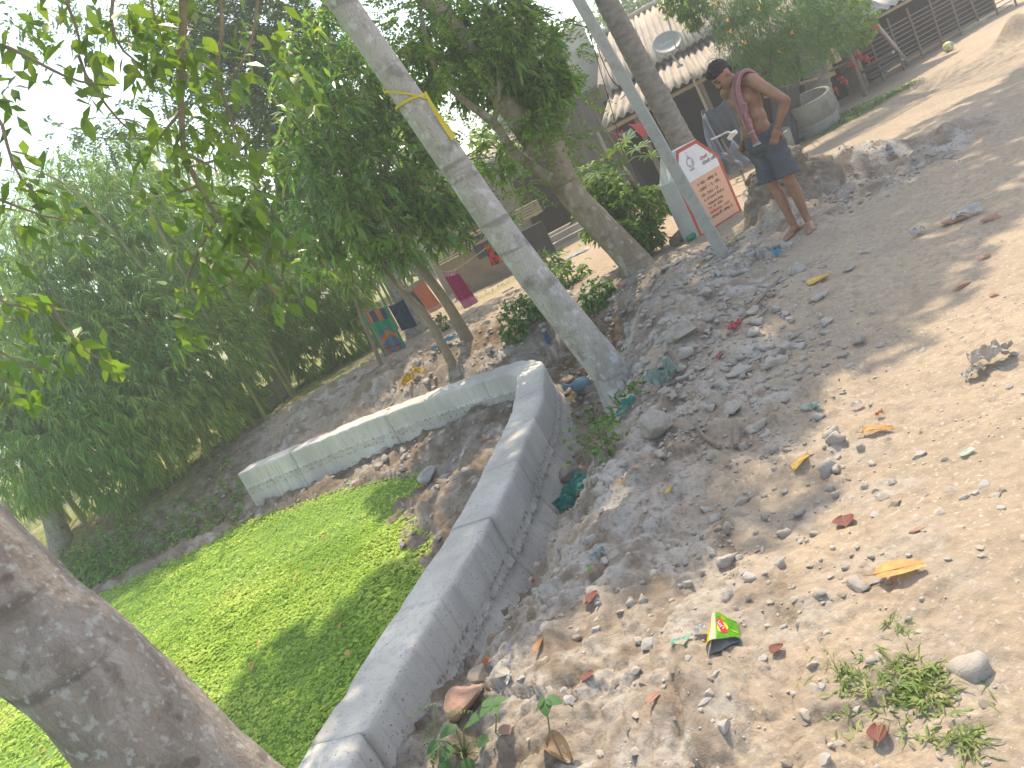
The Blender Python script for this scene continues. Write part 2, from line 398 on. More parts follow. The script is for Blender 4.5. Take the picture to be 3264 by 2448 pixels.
# ================================================================== guard wall, cast in sections
def concrete_extra(N, L, c, tc):
    mp = N.new('ShaderNodeMapping'); mp.inputs['Scale'].default_value = (1, 1, 0.35); L.new(tc.outputs['Object'], mp.inputs[0])
    c = nmix(N, L, nnoise(N, L, mp.outputs[0], 2.1, 5, 0.40, 0.62), c, (0.48,0.445,0.395))
    c = nmix(N, L, nnoise(N, L, tc.outputs['Object'], 70, 2, 0.66, 0.70), c, (0.20,0.18,0.16))
    mp2 = N.new('ShaderNodeMapping'); mp2.inputs['Scale'].default_value = (9, 9, 0.5); L.new(tc.outputs['Object'], mp2.inputs[0])
    c = nmix(N, L, nmath(N, L, 'MULTIPLY', nnoise(N, L, mp2.outputs[0], 3.0, 3, 0.52, 0.72), 0.5), c, (0.38,0.355,0.31))
    sp = N.new('ShaderNodeSeparateXYZ'); L.new(tc.outputs['Object'], sp.inputs[0])   # crumbs and drips left at the casting joint
    for z0, w0 in ((0.70, 0.035), (0.765, 0.03), (0.45, 0.16)):
        bnd = nmath(N, L, 'SUBTRACT', 1.0, nmath(N, L, 'MINIMUM', 1.0, nmath(N, L, 'DIVIDE', nmath(N, L, 'ABSOLUTE', nmath(N, L, 'SUBTRACT', sp.outputs[2], z0)), w0)))
        c = nmix(N, L, nmath(N, L, 'MULTIPLY', nmath(N, L, 'MULTIPLY', bnd, nnoise(N, L, tc.outputs['Object'], 34, 5, 0.50, 0.60)), 0.8), c, (0.17,0.145,0.115))
    return c
concrete = mat('concrete', [(0.58,0.53,0.455), (0.66,0.615,0.54), (0.72,0.68,0.61)], 3.0, 0.9, 0.25, 60, extra=concrete_extra)
# each station: (offset across, height); land side +, pond side -
def wall_profile(s):
    top = 0.145
    land = [(top-0.012, 0.0), (top, -0.012)]
    for k in range(1, 9): land.append((top+0.010*k/8, -0.012-0.27*k/8))
    land.append((top+0.014, -0.290)); land.append((top+0.018, -0.300)); land.append((top+0.012, -0.318))
    for k in range(1, 9): land.append((top+0.012+0.17*k/8, -0.318-0.45*k/8))
    land.append((top+0.20, -1.25))
    pond = [(-top+0.012, 0.0), (-top, -0.012)]
    for k in range(1, 7): pond.append((-top-0.006*k/6, -0.012-0.20*k/6))
    pond.append((-top-0.016, -0.222)); pond.append((-top-0.018, -0.234)); pond.append((-top-0.010, -0.25))
    for k in range(1, 9): pond.append((-top-0.010-0.02*k/8, -0.25-0.45*k/8))
    pond.append((-top-0.03, -1.25))
    tops = [(0.145*u, 0.0) for u in (-0.6, -0.2, 0.2, 0.6)]
    return pond[::-1] + tops + land
wall = empty('guard_wall', (WALL[3][0], WALL[3][1], -1.2), 0, 'new bare concrete guard wall bending round the corner of the green pond', 'wall')
_wd = np.gradient(WC, axis=0); _wd /= np.linalg.norm(_wd, axis=1)[:, None]
_ws = cum[:NWALL]
joints = [0.0, 1.6, 3.1, 4.25, 5.15, 5.95, 6.75, 7.55, 8.35, 9.15, 10.2, 11.7, 13.3]
joints = [j for j in joints if j < SW-0.5]+[SW]
prof = np.array(wall_profile(0)); npf = len(prof)
for j in range(len(joints)-1):
    a, b = joints[j]+0.0012, joints[j+1]-0.0012
    ns = max(4, int((b-a)/0.035)); ss = np.linspace(a, b, ns)
    cx = np.interp(ss, _ws, WC[:, 0]); cy = np.interp(ss, _ws, WC[:, 1])
    tx = np.interp(ss, _ws, _wd[:, 0]); ty = np.interp(ss, _ws, _wd[:, 1]); tl = np.hypot(tx, ty); tx /= tl; ty /= tl
    nx, ny = ty, -tx
    dh, do = rng.normal(0, 0.005), rng.normal(0, 0.004)
    off = prof[:, 0][None, :] + do; hh = np.repeat(prof[:, 1][None, :], ns, 0)+dh
    S2 = np.repeat(ss[:, None], npf, 1); H2 = hh
    n1 = fbm(S2*3, H2*3, off*4, o=3, seed=5+j)*0.007 + fbm(S2*22, H2*22, off*9, o=2, seed=15)*0.0022
    lip = np.exp(-((prof[:, 1]+0.30)/0.03)**2)*(prof[:, 0] > 0) + np.exp(-((prof[:, 1]+0.232)/0.02)**2)*(prof[:, 0] < 0)
    n1 = n1 + lip[None, :]*(0.013*vnoise(S2*34, S2*0+j, seed=3)+0.010*vnoise(S2*75, S2*0, seed=4))
    # wavy board marks on the lower lift
    low = ((prof[:, 1] < -0.33) & (prof[:, 0] > 0)) | ((prof[:, 1] < -0.26) & (prof[:, 0] < 0))
    n1 = n1 + low[None, :]*0.0032*np.sin(S2*2*math.pi/0.075+2*vnoise(S2*3, S2*0, seed=6))
    sgn = np.sign(prof[:, 0])[None, :]
    edge = (np.abs(np.abs(prof[:, 0])-0.14) < 0.012) & (prof[:, 1] > -0.03)
    hh = hh + edge[None, :]*0.016*np.minimum(0, vnoise(S2*11, off*7, seed=77)+0.15) + (prof[:, 1] == 0)[None, :]*0.004*fbm(S2*2.5, off*3, o=3, seed=71)
    off2 = off + sgn*n1
    if j == 0: pass
    VX = cx[:, None]+nx[:, None]*off2; VY = cy[:, None]+ny[:, None]*off2; VZ = ZW+hh
    V = np.stack([VX, VY, VZ], -1).reshape(-1, 3)
    q, r_ = np.meshgrid(np.arange(ns-1), np.arange(npf-1), indexing='ij')
    F = np.stack([q*npf+r_, q*npf+r_+1, (q+1)*npf+r_+1, (q+1)*npf+r_], -1).reshape(-1, 4)
    # end caps
    caps = []
    for e, rev in ((0, False), ((ns-1)*npf, True)):
        h2 = npf//2
        for k in range(h2-1):
            f_ = (e+k, e+k+1, e+npf-2-k, e+npf-1-k); caps.append(f_ if rev else f_[::-1])
    F = np.vstack([F, np.array(caps)])
    np_obj('wall_section', V, F, concrete, wall, smooth=False)

# ================================================================== pond
def weed_mat(): return mat('leaf_weed', [(0.20,0.38,0.045), (0.38,0.55,0.08), (0.54,0.63,0.16)], 1.1, 0.6, transl=0.35, island=0.22, spec=0.3)
pm = mat('pond_water', [(0.10,0.19,0.025), (0.17,0.29,0.045)], 30, 0.6, 0.3, 60, spec=0.2)
px_, py_ = np.meshgrid(np.linspace(-45, 1, 40), np.linspace(-30, 19, 40))
water = np_obj('pond_water', np.stack([px_.ravel(), py_.ravel(), np.full(1600, ZP-0.012)], 1),
               np.array([(i*40+k, i*40+k+1, (i+1)*40+k+1, (i+1)*40+k) for i in range(39) for k in range(39) if in_pond(np.array([px_[i, k], px_[i+1, k+1]]), np.array([py_[i, k], py_[i+1, k+1]])).any() or
                         in_pond(np.array([px_[i, k+1], px_[i+1, k]]), np.array([py_[i, k+1], py_[i+1, k]])).any()]), pm)
tag(water, kind='structure')
# floating weed: small whorls of rounded leaves
def scatter_pond(n, x0, x1, y0, y1, size):
    x = rng.uniform(x0, x1, n); y = rng.uniform(y0, y1, n)
    k = in_pond(x, y) | (x < -3.8); x, y = x[k], y[k]
    h, _ = terrain(x, y, False); k = h < ZP+0.06*rng.random(len(x))-0.01; x, y, h = x[k], y[k], h[k]
    g = vnoise(x*0.9, y*0.9, seed=5)
    return x, y, size*(0.75+0.5*rng.random(len(x)))*(1+0.25*g)
sx, sy, ssz = [np.concatenate(t) for t in zip(scatter_pond(42000, -4.2, 0.2, 3.2, 7.5, 0.0158), scatter_pond(36000, -8.0, 0.2, 6.0, 11.6, 0.0205), scatter_pond(9000, -8.5, -1.5, 2.5, 7.5, 0.030), scatter_pond(6000, -15, -6, 4, 14, 0.045))]
n = len(sx)
sz = np.maximum(ZP, terrain(sx, sy, False)[0]+0.004)+0.006+0.022*(vnoise(sx*5, sy*5, seed=9)*0.5+0.5)*rng.random(n)+0.018*vnoise(sx*2.2, sy*2.2, seed=19)
LV, LF = [], []
base = 0
for leaf in range(4):
    a = rng.uniform(0, 6.28, n)*0.2 + leaf*2*math.pi/4 + rng.uniform(0, 6.28, n)
    tilt = rng.uniform(-0.05, 0.55, n)
    ca, sa = np.cos(a), np.sin(a); L_ = ssz*rng.uniform(0.7, 1.3, n); W_ = L_*0.42
    def pt(u, v, up):
        r_ = u*np.cos(tilt)*L_; zz = u*np.sin(tilt)*L_+up*L_
        return np.stack([sx+ca*r_-sa*v*W_, sy+sa*r_+ca*v*W_, sz+zz], -1)
    V = np.stack([pt(0.05, 0, 0), pt(0.55, -1, 0.08), pt(1.1, 0, -0.05), pt(0.55, 1, 0.08)], 1)
    LV.append(V.reshape(-1, 3)); LF.append(np.arange(n*4).reshape(-1, 4)+base); base += n*4
weed = np_obj('pond_weed', np.vstack(LV), np.vstack(LF), weed_mat(), smooth=False)
tag(weed, 'bright green floating weed covering the pond', 'pond weed', kind='stuff')
# ================================================================== vegetation
def norm(a): return a/np.maximum(np.linalg.norm(a, axis=-1, keepdims=True), 1e-9)
def rnd_dir(n):
    v = rng.normal(size=(n, 3)); return norm(v)
def leaves(P, D, L, W, fold=0.25, droop=0.25, up=None):
    """folded leaf blades: P base, D direction, L length, W half width; 5 points, 2 quads each"""
    n = len(P); D = norm(D)
    if up is None: up = np.tile([0, 0, 1.0], (n, 1))+rng.normal(0, 0.55, (n, 3))
    S = norm(np.cross(D, up)); U = np.cross(S, D)
    L = np.broadcast_to(np.asarray(L, float), (n,))[:, None]; W = np.broadcast_to(np.asarray(W, float), (n,))[:, None]
    dz = np.array([0, 0, -1.0])*droop*L
    mid = P+D*L*0.5+dz*0.25
    l = P+D*L*0.45+S*W+U*W*fold+dz*0.22; r = P+D*L*0.45-S*W+U*W*fold+dz*0.22
    tip = P+D*L+dz
    V = np.stack([P, l, tip, mid, r], 1).reshape(-1, 3)
    b = np.arange(n)[:, None]*5
    F = np.concatenate([b+np.array([[0, 3, 2, 1]]), b+np.array([[0, 4, 2, 3]])], 0)
    return V, F
def feather(P, D, L, nl=9, W=0.008, ll=0.05, droop=0.35):
    """pinnate leaves: rows of small leaflets on both sides of an arching midrib"""
    n = len(P); D = norm(D); up = np.tile([0, 0, 1.0], (n, 1))+rng.normal(0, 0.3, (n, 3))
    S = norm(np.cross(D, up)); L = np.broadcast_to(np.asarray(L, float), (n,))[:, None]
    PP, DD = [], []
    for k in range(nl):
        u = (k+1)/nl
        c = P+D*L*u+np.array([0, 0, -1.0])*droop*L*u*u
        for sg in (-1, 1):
            PP.append(c); DD.append(norm(S*sg+D*0.45+rng.normal(0, 0.12, (n, 3))))
    PP = np.concatenate(PP); DD = np.concatenate(DD)
    return leaves(PP, DD, ll*rng.uniform(0.8, 1.2, len(PP)), W, 0.2, 0.15)
def join(*parts):
    V, F, b = [], [], 0
    for v, f in parts: V.append(v); F.append(f+b); b += len(v)
    return np.vstack(V), np.vstack(F)
def blob(c, r, n, shell=0.55):
    """points in an uneven ellipsoid, denser towards its skin"""
    d = rnd_dir(n); u = rng.random(n)**(1/3.0); u = shell*u**0.4+(1-shell)*u
    k = 1+0.28*vnoise(d[:, 0]*2.2+c[0], d[:, 1]*2.2+c[1], d[:, 2]*2.2+c[2], seed=3)
    return np.array(c)+d*(u*k)[:, None]*np.array(r), d
def whorls(T, O, per, L, W, droop, spread=0.9, jit=0.25):
    n = len(T); P = np.repeat(T, per, 0)+rng.normal(0, 0.02, (n*per, 3)); D = norm(np.repeat(O, per, 0)*0.55+rnd_dir(n*per)*spread+np.array([0, 0, -0.15]))
    return leaves(P, D, L*rng.uniform(1-jit, 1+jit, n*per), W*rng.uniform(0.8, 1.2, n*per), 0.25, droop)
def trunk(name, pts, rads, mt, parent, n=18, step=0.05, amp=0.03, freq=5.0, rings=0.0, seed=1, world=True):
    pts = np.array([tuple(p) for p in pts], float); C = catmull(pts, 10)
    seg = np.hypot.reduce(np.diff(C, axis=0), axis=1); s = np.concatenate([[0], np.cumsum(seg)])
    k = max(4, int(s[-1]/step)); t = np.linspace(0, s[-1], k)
    X = np.stack([np.interp(t, s, C[:, i]) for i in range(3)], 1)
    sr = np.concatenate([[0], np.cumsum(np.hypot.reduce(np.diff(pts, axis=0), axis=1))]); sr = sr/sr[-1]*s[-1]
    rr = np.interp(t, sr, rads)
    T = norm(np.gradient(X, axis=0)); ref = np.array([0.2, 0.9, 0.1]); A = norm(np.cross(T, ref)); B = np.cross(T, A)
    q = np.linspace(0, 2*math.pi, n, endpoint=False)
    cq, sq = np.cos(q)[None, :], np.sin(q)[None, :]
    wob = 1+amp*fbm(cq*1.2+0*t[:, None], sq*1.2+0*t[:, None], t[:, None]*freq*0.35+0*cq, o=3, seed=seed)
    if rings:
        wob = wob + rings*((t[:, None]*freq + 0.15*np.sin(q)[None, :]) % 1.0 - 0.5)*0.5
    wob = wob+amp*0.35*vnoise(cq*4, sq*4, t[:, None]*freq*2, seed=seed+3)
    V = X[:, None, :]+(A[:, None, :]*cq[..., None]+B[:, None, :]*sq[..., None])*(rr[:, None]*wob)[..., None]
    i, j = np.meshgrid(np.arange(k-1), np.arange(n), indexing='ij'); j2 = (j+1) % n
    F = np.stack([i*n+j, i*n+j2, (i+1)*n+j2, (i+1)*n+j], -1).reshape(-1, 4)
    return np_obj(name, V.reshape(-1, 3), F, mt, parent, smooth=True)
def bark_mat(name, cols, scale, vert=0.15, bump=0.8, lichen=None, patch=6, crack=14.0, crack_col=(0.10,0.085,0.07), crack_amt=0.6):
    def ex(N, L, c, tc):
        mp = N.new('ShaderNodeMapping'); mp.inputs['Scale'].default_value = (1, 1, vert); L.new(tc.outputs['Object'], mp.inputs[0])
        vo = N.new('ShaderNodeTexVoronoi'); vo.feature = 'DISTANCE_TO_EDGE'; vo.inputs['Scale'].default_value = crack
        nz = N.new('ShaderNodeTexNoise'); nz.inputs['Scale'].default_value = 9; L.new(tc.outputs['Object'], nz.inputs['Vector'])
        ad = N.new('ShaderNodeVectorMath'); ad.operation = 'MULTIPLY_ADD'; ad.inputs[1].default_value = (0.12, 0.12, 0.05)
        L.new(nz.outputs['Color'], ad.inputs[0]); L.new(mp.outputs[0], ad.inputs[2]); L.new(ad.outputs[0], vo.inputs['Vector'])
        mr = N.new('ShaderNodeMapRange'); mr.inputs[1].default_value = 0.0; mr.inputs[2].default_value = 0.07; mr.inputs[3].default_value = crack_amt; mr.inputs[4].default_value = 0
        L.new(vo.outputs['Distance'], mr.inputs[0])
        c = nmix(N, L, mr.outputs[0], c, crack_col)
        mpr = N.new('ShaderNodeMapping'); mpr.inputs['Scale'].default_value = (0.6, 0.6, 5.0); L.new(tc.outputs['Object'], mpr.inputs[0])
        c = nmix(N, L, nmath(N, L, 'MULTIPLY', nnoise(N, L, mpr.outputs[0], 2.2, 4, 0.58, 0.68), 0.6), c, tuple(v*0.5 for v in cols[0]))
        if lichen:
            c = nmix(N, L, nmath(N, L, 'MULTIPLY', nnoise(N, L, tc.outputs['Object'], patch, 4, 0.55, 0.66), 0.75), c, lichen)
            c = nmix(N, L, nmath(N, L, 'MULTIPLY', nnoise(N, L, tc.outputs['Object'], patch*0.33, 5, 0.58, 0.68), 0.7), c, tuple(v*0.55 for v in cols[0]))
        return c
    return mat(name, cols, scale, 0.92, bump, scale*5, stretch=(1, 1, max(vert, 0.4)), extra=ex, spec=0.1)
bark_pale = bark_mat('bark_pale', [(0.33,0.295,0.255), (0.43,0.395,0.35), (0.49,0.46,0.415)], 6, vert=0.16, lichen=(0.56,0.56,0.54), patch=16, crack=42, crack_amt=0.42, crack_col=(0.17,0.15,0.13))
bark_brown = bark_mat('bark_brown', [(0.22,0.165,0.115), (0.30,0.235,0.17), (0.36,0.29,0.22)], 6, lichen=(0.44,0.40,0.34), patch=9, crack=12, crack_amt=0.3)
bark_old = bark_mat('bark_old', [(0.23,0.19,0.155), (0.32,0.275,0.235), (0.42,0.375,0.33)], 11, lichen=(0.46,0.46,0.43), vert=0.35, patch=38, crack=60, crack_amt=0.3)
bark_thin = mat('bark_thin', [(0.20,0.15,0.10), (0.30,0.24,0.17)], 9, 0.9, 0.4, 50)
bark_palm = mat('bark_palm', [(0.16,0.14,0.12), (0.25,0.22,0.19), (0.33,0.30,0.27)], 7, 0.9, 0.7, 30, stretch=(1, 1, 2.2))
leaf_mango = mat('leaf_mango', [(0.075,0.19,0.04), (0.15,0.29,0.055), (0.28,0.40,0.08)], 1.1, 0.30, transl=0.46, island=0.45, spec=0.65)
leaf_big = mat('leaf_big', [(0.11,0.20,0.04), (0.17,0.28,0.06)], 1.5, 0.40, transl=0.52, island=0.28, spec=0.4)
leaf_fine = mat('leaf_fine', [(0.065,0.15,0.04), (0.12,0.23,0.06)], 1.0, 0.5, transl=0.42, island=0.3)
leaf_bamboo = mat('leaf_bamboo', [(0.11,0.25,0.075), (0.19,0.34,0.095), (0.38,0.47,0.13)], 0.45, 0.42, transl=0.48, island=0.38)
leaf_bright = mat('leaf_bright', [(0.12,0.24,0.03), (0.20,0.32,0.05)], 0.9, 0.5, transl=0.4, island=0.3)
leaf_far = mat('leaf_far', [(0.10,0.20,0.05), (0.19,0.31,0.08)], 0.5, 0.5, transl=0.46, island=0.35)
leaf_palm = mat('leaf_palm', [(0.16,0.18,0.06), (0.26,0.25,0.10), (0.34,0.27,0.13)], 1.2, 0.45, transl=0.3, island=0.3)
def blob_px(px, py, dep, rpx, n, squash=(1, 1, 1), shell=0.55):
    r = rpx*SPX/FPX*dep
    return blob(tuple(at(px, py, dep)), (r*squash[0], r*squash[1], r*squash[2]), n, shell)
def crown(name, V, F, mt, parent):
    o = np_obj(name, V, F, mt, parent); o['kind'] = 'stuff'; return o
def part_leaves(parent, V, F, mt, k, key):
    """the k leaves that show largest become parts of their own, the rest stay one mesh"""
    n = len(V)//5; c = V.reshape(n, 5, 3).mean(1)
    dcam = np.linalg.norm(c-np.array(EYE), axis=1); order = np.argsort(dcam+0.15*rng.random(n))[:k]
    keep = np.ones(n, bool); keep[order] = False
    for i in order:
        v = V.reshape(n, 5, 3)[i]
        np_obj('leaf', v, np.array([[0, 3, 2, 1], [0, 4, 2, 3]]), mt, parent)
    V2 = V.reshape(n, 5, 3)[keep].reshape(-1, 3); m2 = int(keep.sum()); b = np.arange(m2)[:, None]*5
    return V2, np.concatenate([b+np.array([[0, 3, 2, 1]]), b+np.array([[0, 4, 2, 3]])], 0)

# ---------------------------------------------------------------- tall pale tree by the wall
def tree(name, loc, label, cat='tree', group=None): return empty(name, loc, 0, label, cat, group)
gb = gp(1348, 838); b0 = Vector((gb.x, gb.y+0.12, gb.z-0.22))
t1 = tree('tree', b0, 'tall pale-barked tree leaning out beside the bend of the concrete wall, yellow strap round it')
q1, q2 = at(1048, 450, b0.y), at(736, 0, b0.y+0.03)
trunk('trunk', [b0, b0+Vector((-0.03,0.0,0.34)), b0.lerp(q1, 0.5)+Vector((0.0,0,0.03)), q1, q2, q2+(q2-q1)*0.55+Vector((0,0.1,0)), (-0.1,6.1,4.7)], [0.19,0.132,0.118,0.104,0.090,0.085,0.075], bark_pale, t1, n=40, step=0.03, amp=0.05, freq=4)
for i, (e, r0) in enumerate([((1.3,7.6,6.6), 0.085), ((-0.9,8.2,6.7), 0.08), ((0.6,8.6,7.4), 0.09), ((3.3,9.3,7.1), 0.06), ((-1.2,6.4,6.4), 0.06)]):
    s = Vector((-0.1,6.1,4.65)) if i < 3 else Vector((0.0,5.9,4.1))
    e = Vector(e); mpt = s.lerp(e, 0.5)+Vector((0.1*(i-2), 0, 0.35))
    trunk('limb', [s, mpt, e], [r0, r0*0.75, r0*0.35], bark_pale, t1, n=10, step=0.12)
PP = []
for c, r, k in [((0.9,8.3,7.2), (1.5,1.55,0.9), 820), ((-0.8,8.9,7.1), (1.2,1.3,0.8), 650), ((2.3,9.0,7.3), (1.35,1.4,0.9), 700), ((3.6,9.6,7.4), (1.1,1.1,0.8), 420), ((2.9,10.8,7.9), (1.5,1.2,0.9), 480), ((1.2,10.6,8.0), (1.8,1.3,0.9), 600), ((4.7,10.5,7.7), (1.0,1.1,0.8), 260)]:
    p, o = blob(c, r, k); PP.append(whorls(p, o, 7, 0.19, 0.042, 0.4))
crown('crown', *join(*PP), leaf_mango, t1)
# strap round the trunk
ym = mat('yellow_strap', [(0.55,0.42,0.03), (0.66,0.53,0.06)], 8, 0.6, 0.2, 60)
YT = b0.y+0.01
rp = empty('strap', at(905, 225, YT), 0, 'flat yellow strap wound round the pale trunk with its loose end hanging', 'strap')
def trunk1_at(px, py): return at(px, py, YT)
cA = trunk1_at(878, 208); ax = (q2-q1).normalized()
fA = ax.cross(Vector((0, 1, 0))).normalized(); fB = ax.cross(fA).normalized()
for k, (sh, tl) in enumerate(((0.0, 0.10), (0.045, 0.02))):
    mb = MB(); vs = []
    nn = 48
    for i in range(nn+1):
        a = 2*math.pi*i/nn; rr_ = 0.108
        c = cA - ax*sh + ax*tl*math.cos(a) + (fA*math.cos(a)+fB*math.sin(a))*rr_
        vs += [c-ax*0.008, c+ax*0.008]
    mb.add(vs, [(2*i, 2*i+2, 2*i+3, 2*i+1) for i in range(nn)])
    o = mb.obj('strap_turn', ym, rp); sm_ = o.modifiers.new('th', 'SOLIDIFY'); sm_.thickness = 0.006
mb = MB()
hang = [trunk1_at(918, 203)+Vector((0, -0.09, 0)), trunk1_at(935, 235)+Vector((0, -0.093, 0)), trunk1_at(958, 272)+Vector((0, -0.097, 0)), trunk1_at(980, 302)+Vector((0, -0.097, 0))]
for i, h_ in enumerate(hang):
    wdt = 0.008+0.004*i
    mb.v += [tuple(h_-Vector((wdt, 0, 0.3*wdt))), tuple(h_+Vector((wdt, 0.004*i, 0.3*wdt)))]
for i in range(3): mb.f.append((2*i, 2*i+2, 2*i+3, 2*i+1)); mb.m.append(0)
o = mb.obj('loose_end', ym, rp); o.modifiers.new('th', 'SOLIDIFY').thickness = 0.006

# ---------------------------------------------------------------- brown tree behind it
b0 = Vector((1.86, 8.85, -0.22))
t2 = tree('tree', b0, 'brown-barked tree with a knot, leaning beside the painted stone, feathery leaves')
p2 = [b0, at(1365,560,8.88), at(1290,480,8.9), at(1230,412,8.9), at(1110,240,8.95), at(1000,90,9.0), at(930,0,9.05), (0.85,9.2,4.3), (0.6,9.5,5.2)]
trunk('trunk', p2, [0.24,0.165,0.150,0.142,0.132,0.122,0.115,0.10,0.07], bark_brown, t2, n=26, step=0.04, amp=0.06, freq=3)
for kx, ky, rr_ in ((1237, 413, 0.05), (1172, 333, 0.035)):
    mb = MB(); c = at(kx, ky, 8.77)
    for j in range(4): mb.tube([c+Vector((0, 0.05, 0)), c+Vector((0, -0.012*(1-j*0.3), 0))], [rr_*(1-0.24*j)*1.1, rr_*(1-0.24*j)*0.85], 12)
    mb.obj('knot', bark_brown, t2, smooth=True)
def pxpath(lst, dep): return [at(x, y, dep+(0.0 if len(q) == 0 else q[0])) for x, y, *q in lst]
trunk('branch', pxpath([(1190,385), (1168,372), (1110,330), (1067,266), (1000,215), (944,153), (915,60), (905,0)], 8.7), [0.06,0.055,0.05,0.045,0.036,0.03,0.025,0.02], bark_brown, t2, n=10, step=0.06)
trunk('branch', pxpath([(1067,266), (1078,200), (1075,110), (1073,46), (1080,-40)], 8.7), [0.03,0.026,0.022,0.018,0.012], bark_brown, t2, n=8, step=0.06)
PP = []
for px, py, dep, r, k, sq in [(1120,110,8.9,90,210,(1,1,1)), (1180,190,8.9,55,120,(1.2,1,0.8)), (1090,60,8.7,60,110,(1,1,1.2)), (1030,170,9.2,60,110,(1,1,1)), (955,90,9.2,70,110,(1,1,1)), (900,160,9.1,60,90,(1,1,1)), (1165,270,8.8,40,45,(1.3,1,0.7)), (1010,60,9.3,60,80,(1,1,1))]:
    p, o = blob_px(px, py, dep, r, k, sq); PP.append(whorls(p, o, 7, 0.15, 0.021, 0.28, 1.0))
V, F = join(*PP); V, F = part_leaves(t2, V, F, leaf_mango, 90, 0)
crown('crown', V, F, leaf_mango, t2)
PP = []
for px, py, dep, r, k in [(900,110,8.6,70,110), (985,120,8.4,55,80), (1160,300,8.5,45,40), (1225,300,8.6,40,36), (1215,110,8.7,40,36), (1130,400,8.5,30,20), (1030,320,8.6,50,40), (870,40,8.8,60,90), (1250,215,8.7,30,16)]:
    p, o = blob_px(px, py, dep, r, k); PP.append(feather(p, norm(o+np.array([0, -0.2, 0.1])), 0.26*rng.uniform(0.7, 1.2, k), 8, 0.014, 0.045))
crown('feathery_foliage', *join(*PP), leaf_bright, t2)

# ---------------------------------------------------------------- young mango trees between the washing
def mango(label, pts, rads, clumps, nparts):
    b = Vector(pts[0]); t = tree('mango_tree', b, label, 'tree', 'young mango trees by the washing line')
    trunk('trunk', pts, rads, bark_thin, t, n=14, step=0.05, amp=0.05)
    PP = []
    for px, py, dep, r, k, sq in clumps:
        p, o = blob_px(px, py, dep, r, int(k*0.72), sq); PP.append(whorls(p, o, 9, 0.175, 0.023, 0.30, 1.05))
        a = Vector(pts[-1])
        trunk('branch', [a, a.lerp(at(px, py, dep), 0.55)+Vector((0, 0, 0.08)), at(px, py, dep)], [0.025, 0.018, 0.008], bark_thin, t, n=6, step=0.1)
    V, F = join(*PP); V, F = part_leaves(t, V, F, leaf_mango, nparts, 0)
    crown('crown', V, F, leaf_mango, t)
g3 = gp(1010, 735); g4 = gp(975, 782); g5 = gp(822, 790)
mango('young mango tree with the thicker smooth brown trunk, right of the checked cloth', [g3-Vector((0,0,0.1)), at(975,670,g3.y), at(930,605,g3.y), at(900,560,g3.y), at(850,470,g3.y), at(830,400,g3.y)], [0.09,0.066,0.06,0.055,0.045,0.03],
      [(850,330,9.8,80,75,(1,1,1)), (930,400,9.6,75,70,(1,1,1)), (960,480,9.5,60,55,(1,1,1)), (880,500,9.6,70,60,(1,1,1)), (1010,420,9.9,55,45,(1,1,1)), (800,200,10.2,90,75,(1,1,1)), (880,260,9.9,70,55,(1,1,1)), (1085,500,9.3,40,30,(0.8,0.8,1.3)), (1060,340,9.8,50,40,(1,1,1))], 110)
mango('young mango tree with the slim dark trunk standing before the grey checked cloth', [g4-Vector((0,0,0.1)), at(925,690,g4.y+0.05), at(880,640,g4.y+0.1), at(845,600,g4.y+0.2), at(800,500,g4.y+0.3), at(770,420,g4.y+0.4)], [0.06,0.046,0.042,0.04,0.032,0.022],
      [(700,260,9.6,85,70,(1,1,1)), (740,370,9.4,80,75,(1,1,1)), (790,460,9.3,75,75,(1,1,1)), (710,480,9.5,75,70,(1,1,1)), (760,535,9.5,60,45,(1.2,1,0.7)), (850,560,9.6,40,22,(1.2,1,0.6)), (650,330,9.8,60,50,(1,1,1)), (690,560,9.6,50,36,(1,1,0.9)), (750,160,10,90,80,(1,1,1)), (690,80,10.3,80,70,(1,1,1)), (660,180,10.2,70,55,(1,1,1))], 110)
b = g5; t5 = tree('sapling', b, 'thin bare sapling carrying the end of the washing line by the green and orange cloth')
trunk('trunk', [g5-Vector((0,0,0.08)), at(800,730,g5.y), at(782,690,g5.y), at(765,640,g5.y), at(760,590,g5.y)], [0.035,0.03,0.026,0.022,0.015], bark_thin, t5, n=8, step=0.08)
p, o = blob_px(765, 590, g5.y, 45, 40); V, F = whorls(p, o, 6, 0.16, 0.02, 0.5); crown('crown', V, F, leaf_bright, t5)

# ---------------------------------------------------------------- broad tree behind the washing (trunk foot seen only) with its crown over the yard
b = at(912, 742, 13.4); b.z = gz(b.x, b.y); t6 = tree('tree', b, 'grey-trunked tree rooted behind the hanging checked cloth')
trunk('trunk', [b-Vector((0,0,0.1)), at(890,690,b.y), at(855,620,b.y), at(800,520,b.y), at(760,430,b.y)], [0.24,0.16,0.14,0.12,0.09], bark_old, t6, n=16, step=0.08)
PP = []
for px, py, dep, r, k in [(720,440,13.6,110,130), (800,330,13.8,110,120), (640,330,14.2,100,110), (880,440,13.5,80,80), (760,200,14.4,110,110), (620,480,13.8,80,90), (640,160,14.8,100,90), (870,230,14,90,80)]:
    p, o = blob_px(px, py, dep, r, k); PP.append(whorls(p, o, 7, 0.20, 0.035, 0.35))
crown('crown', *join(*PP), leaf_far, t6)
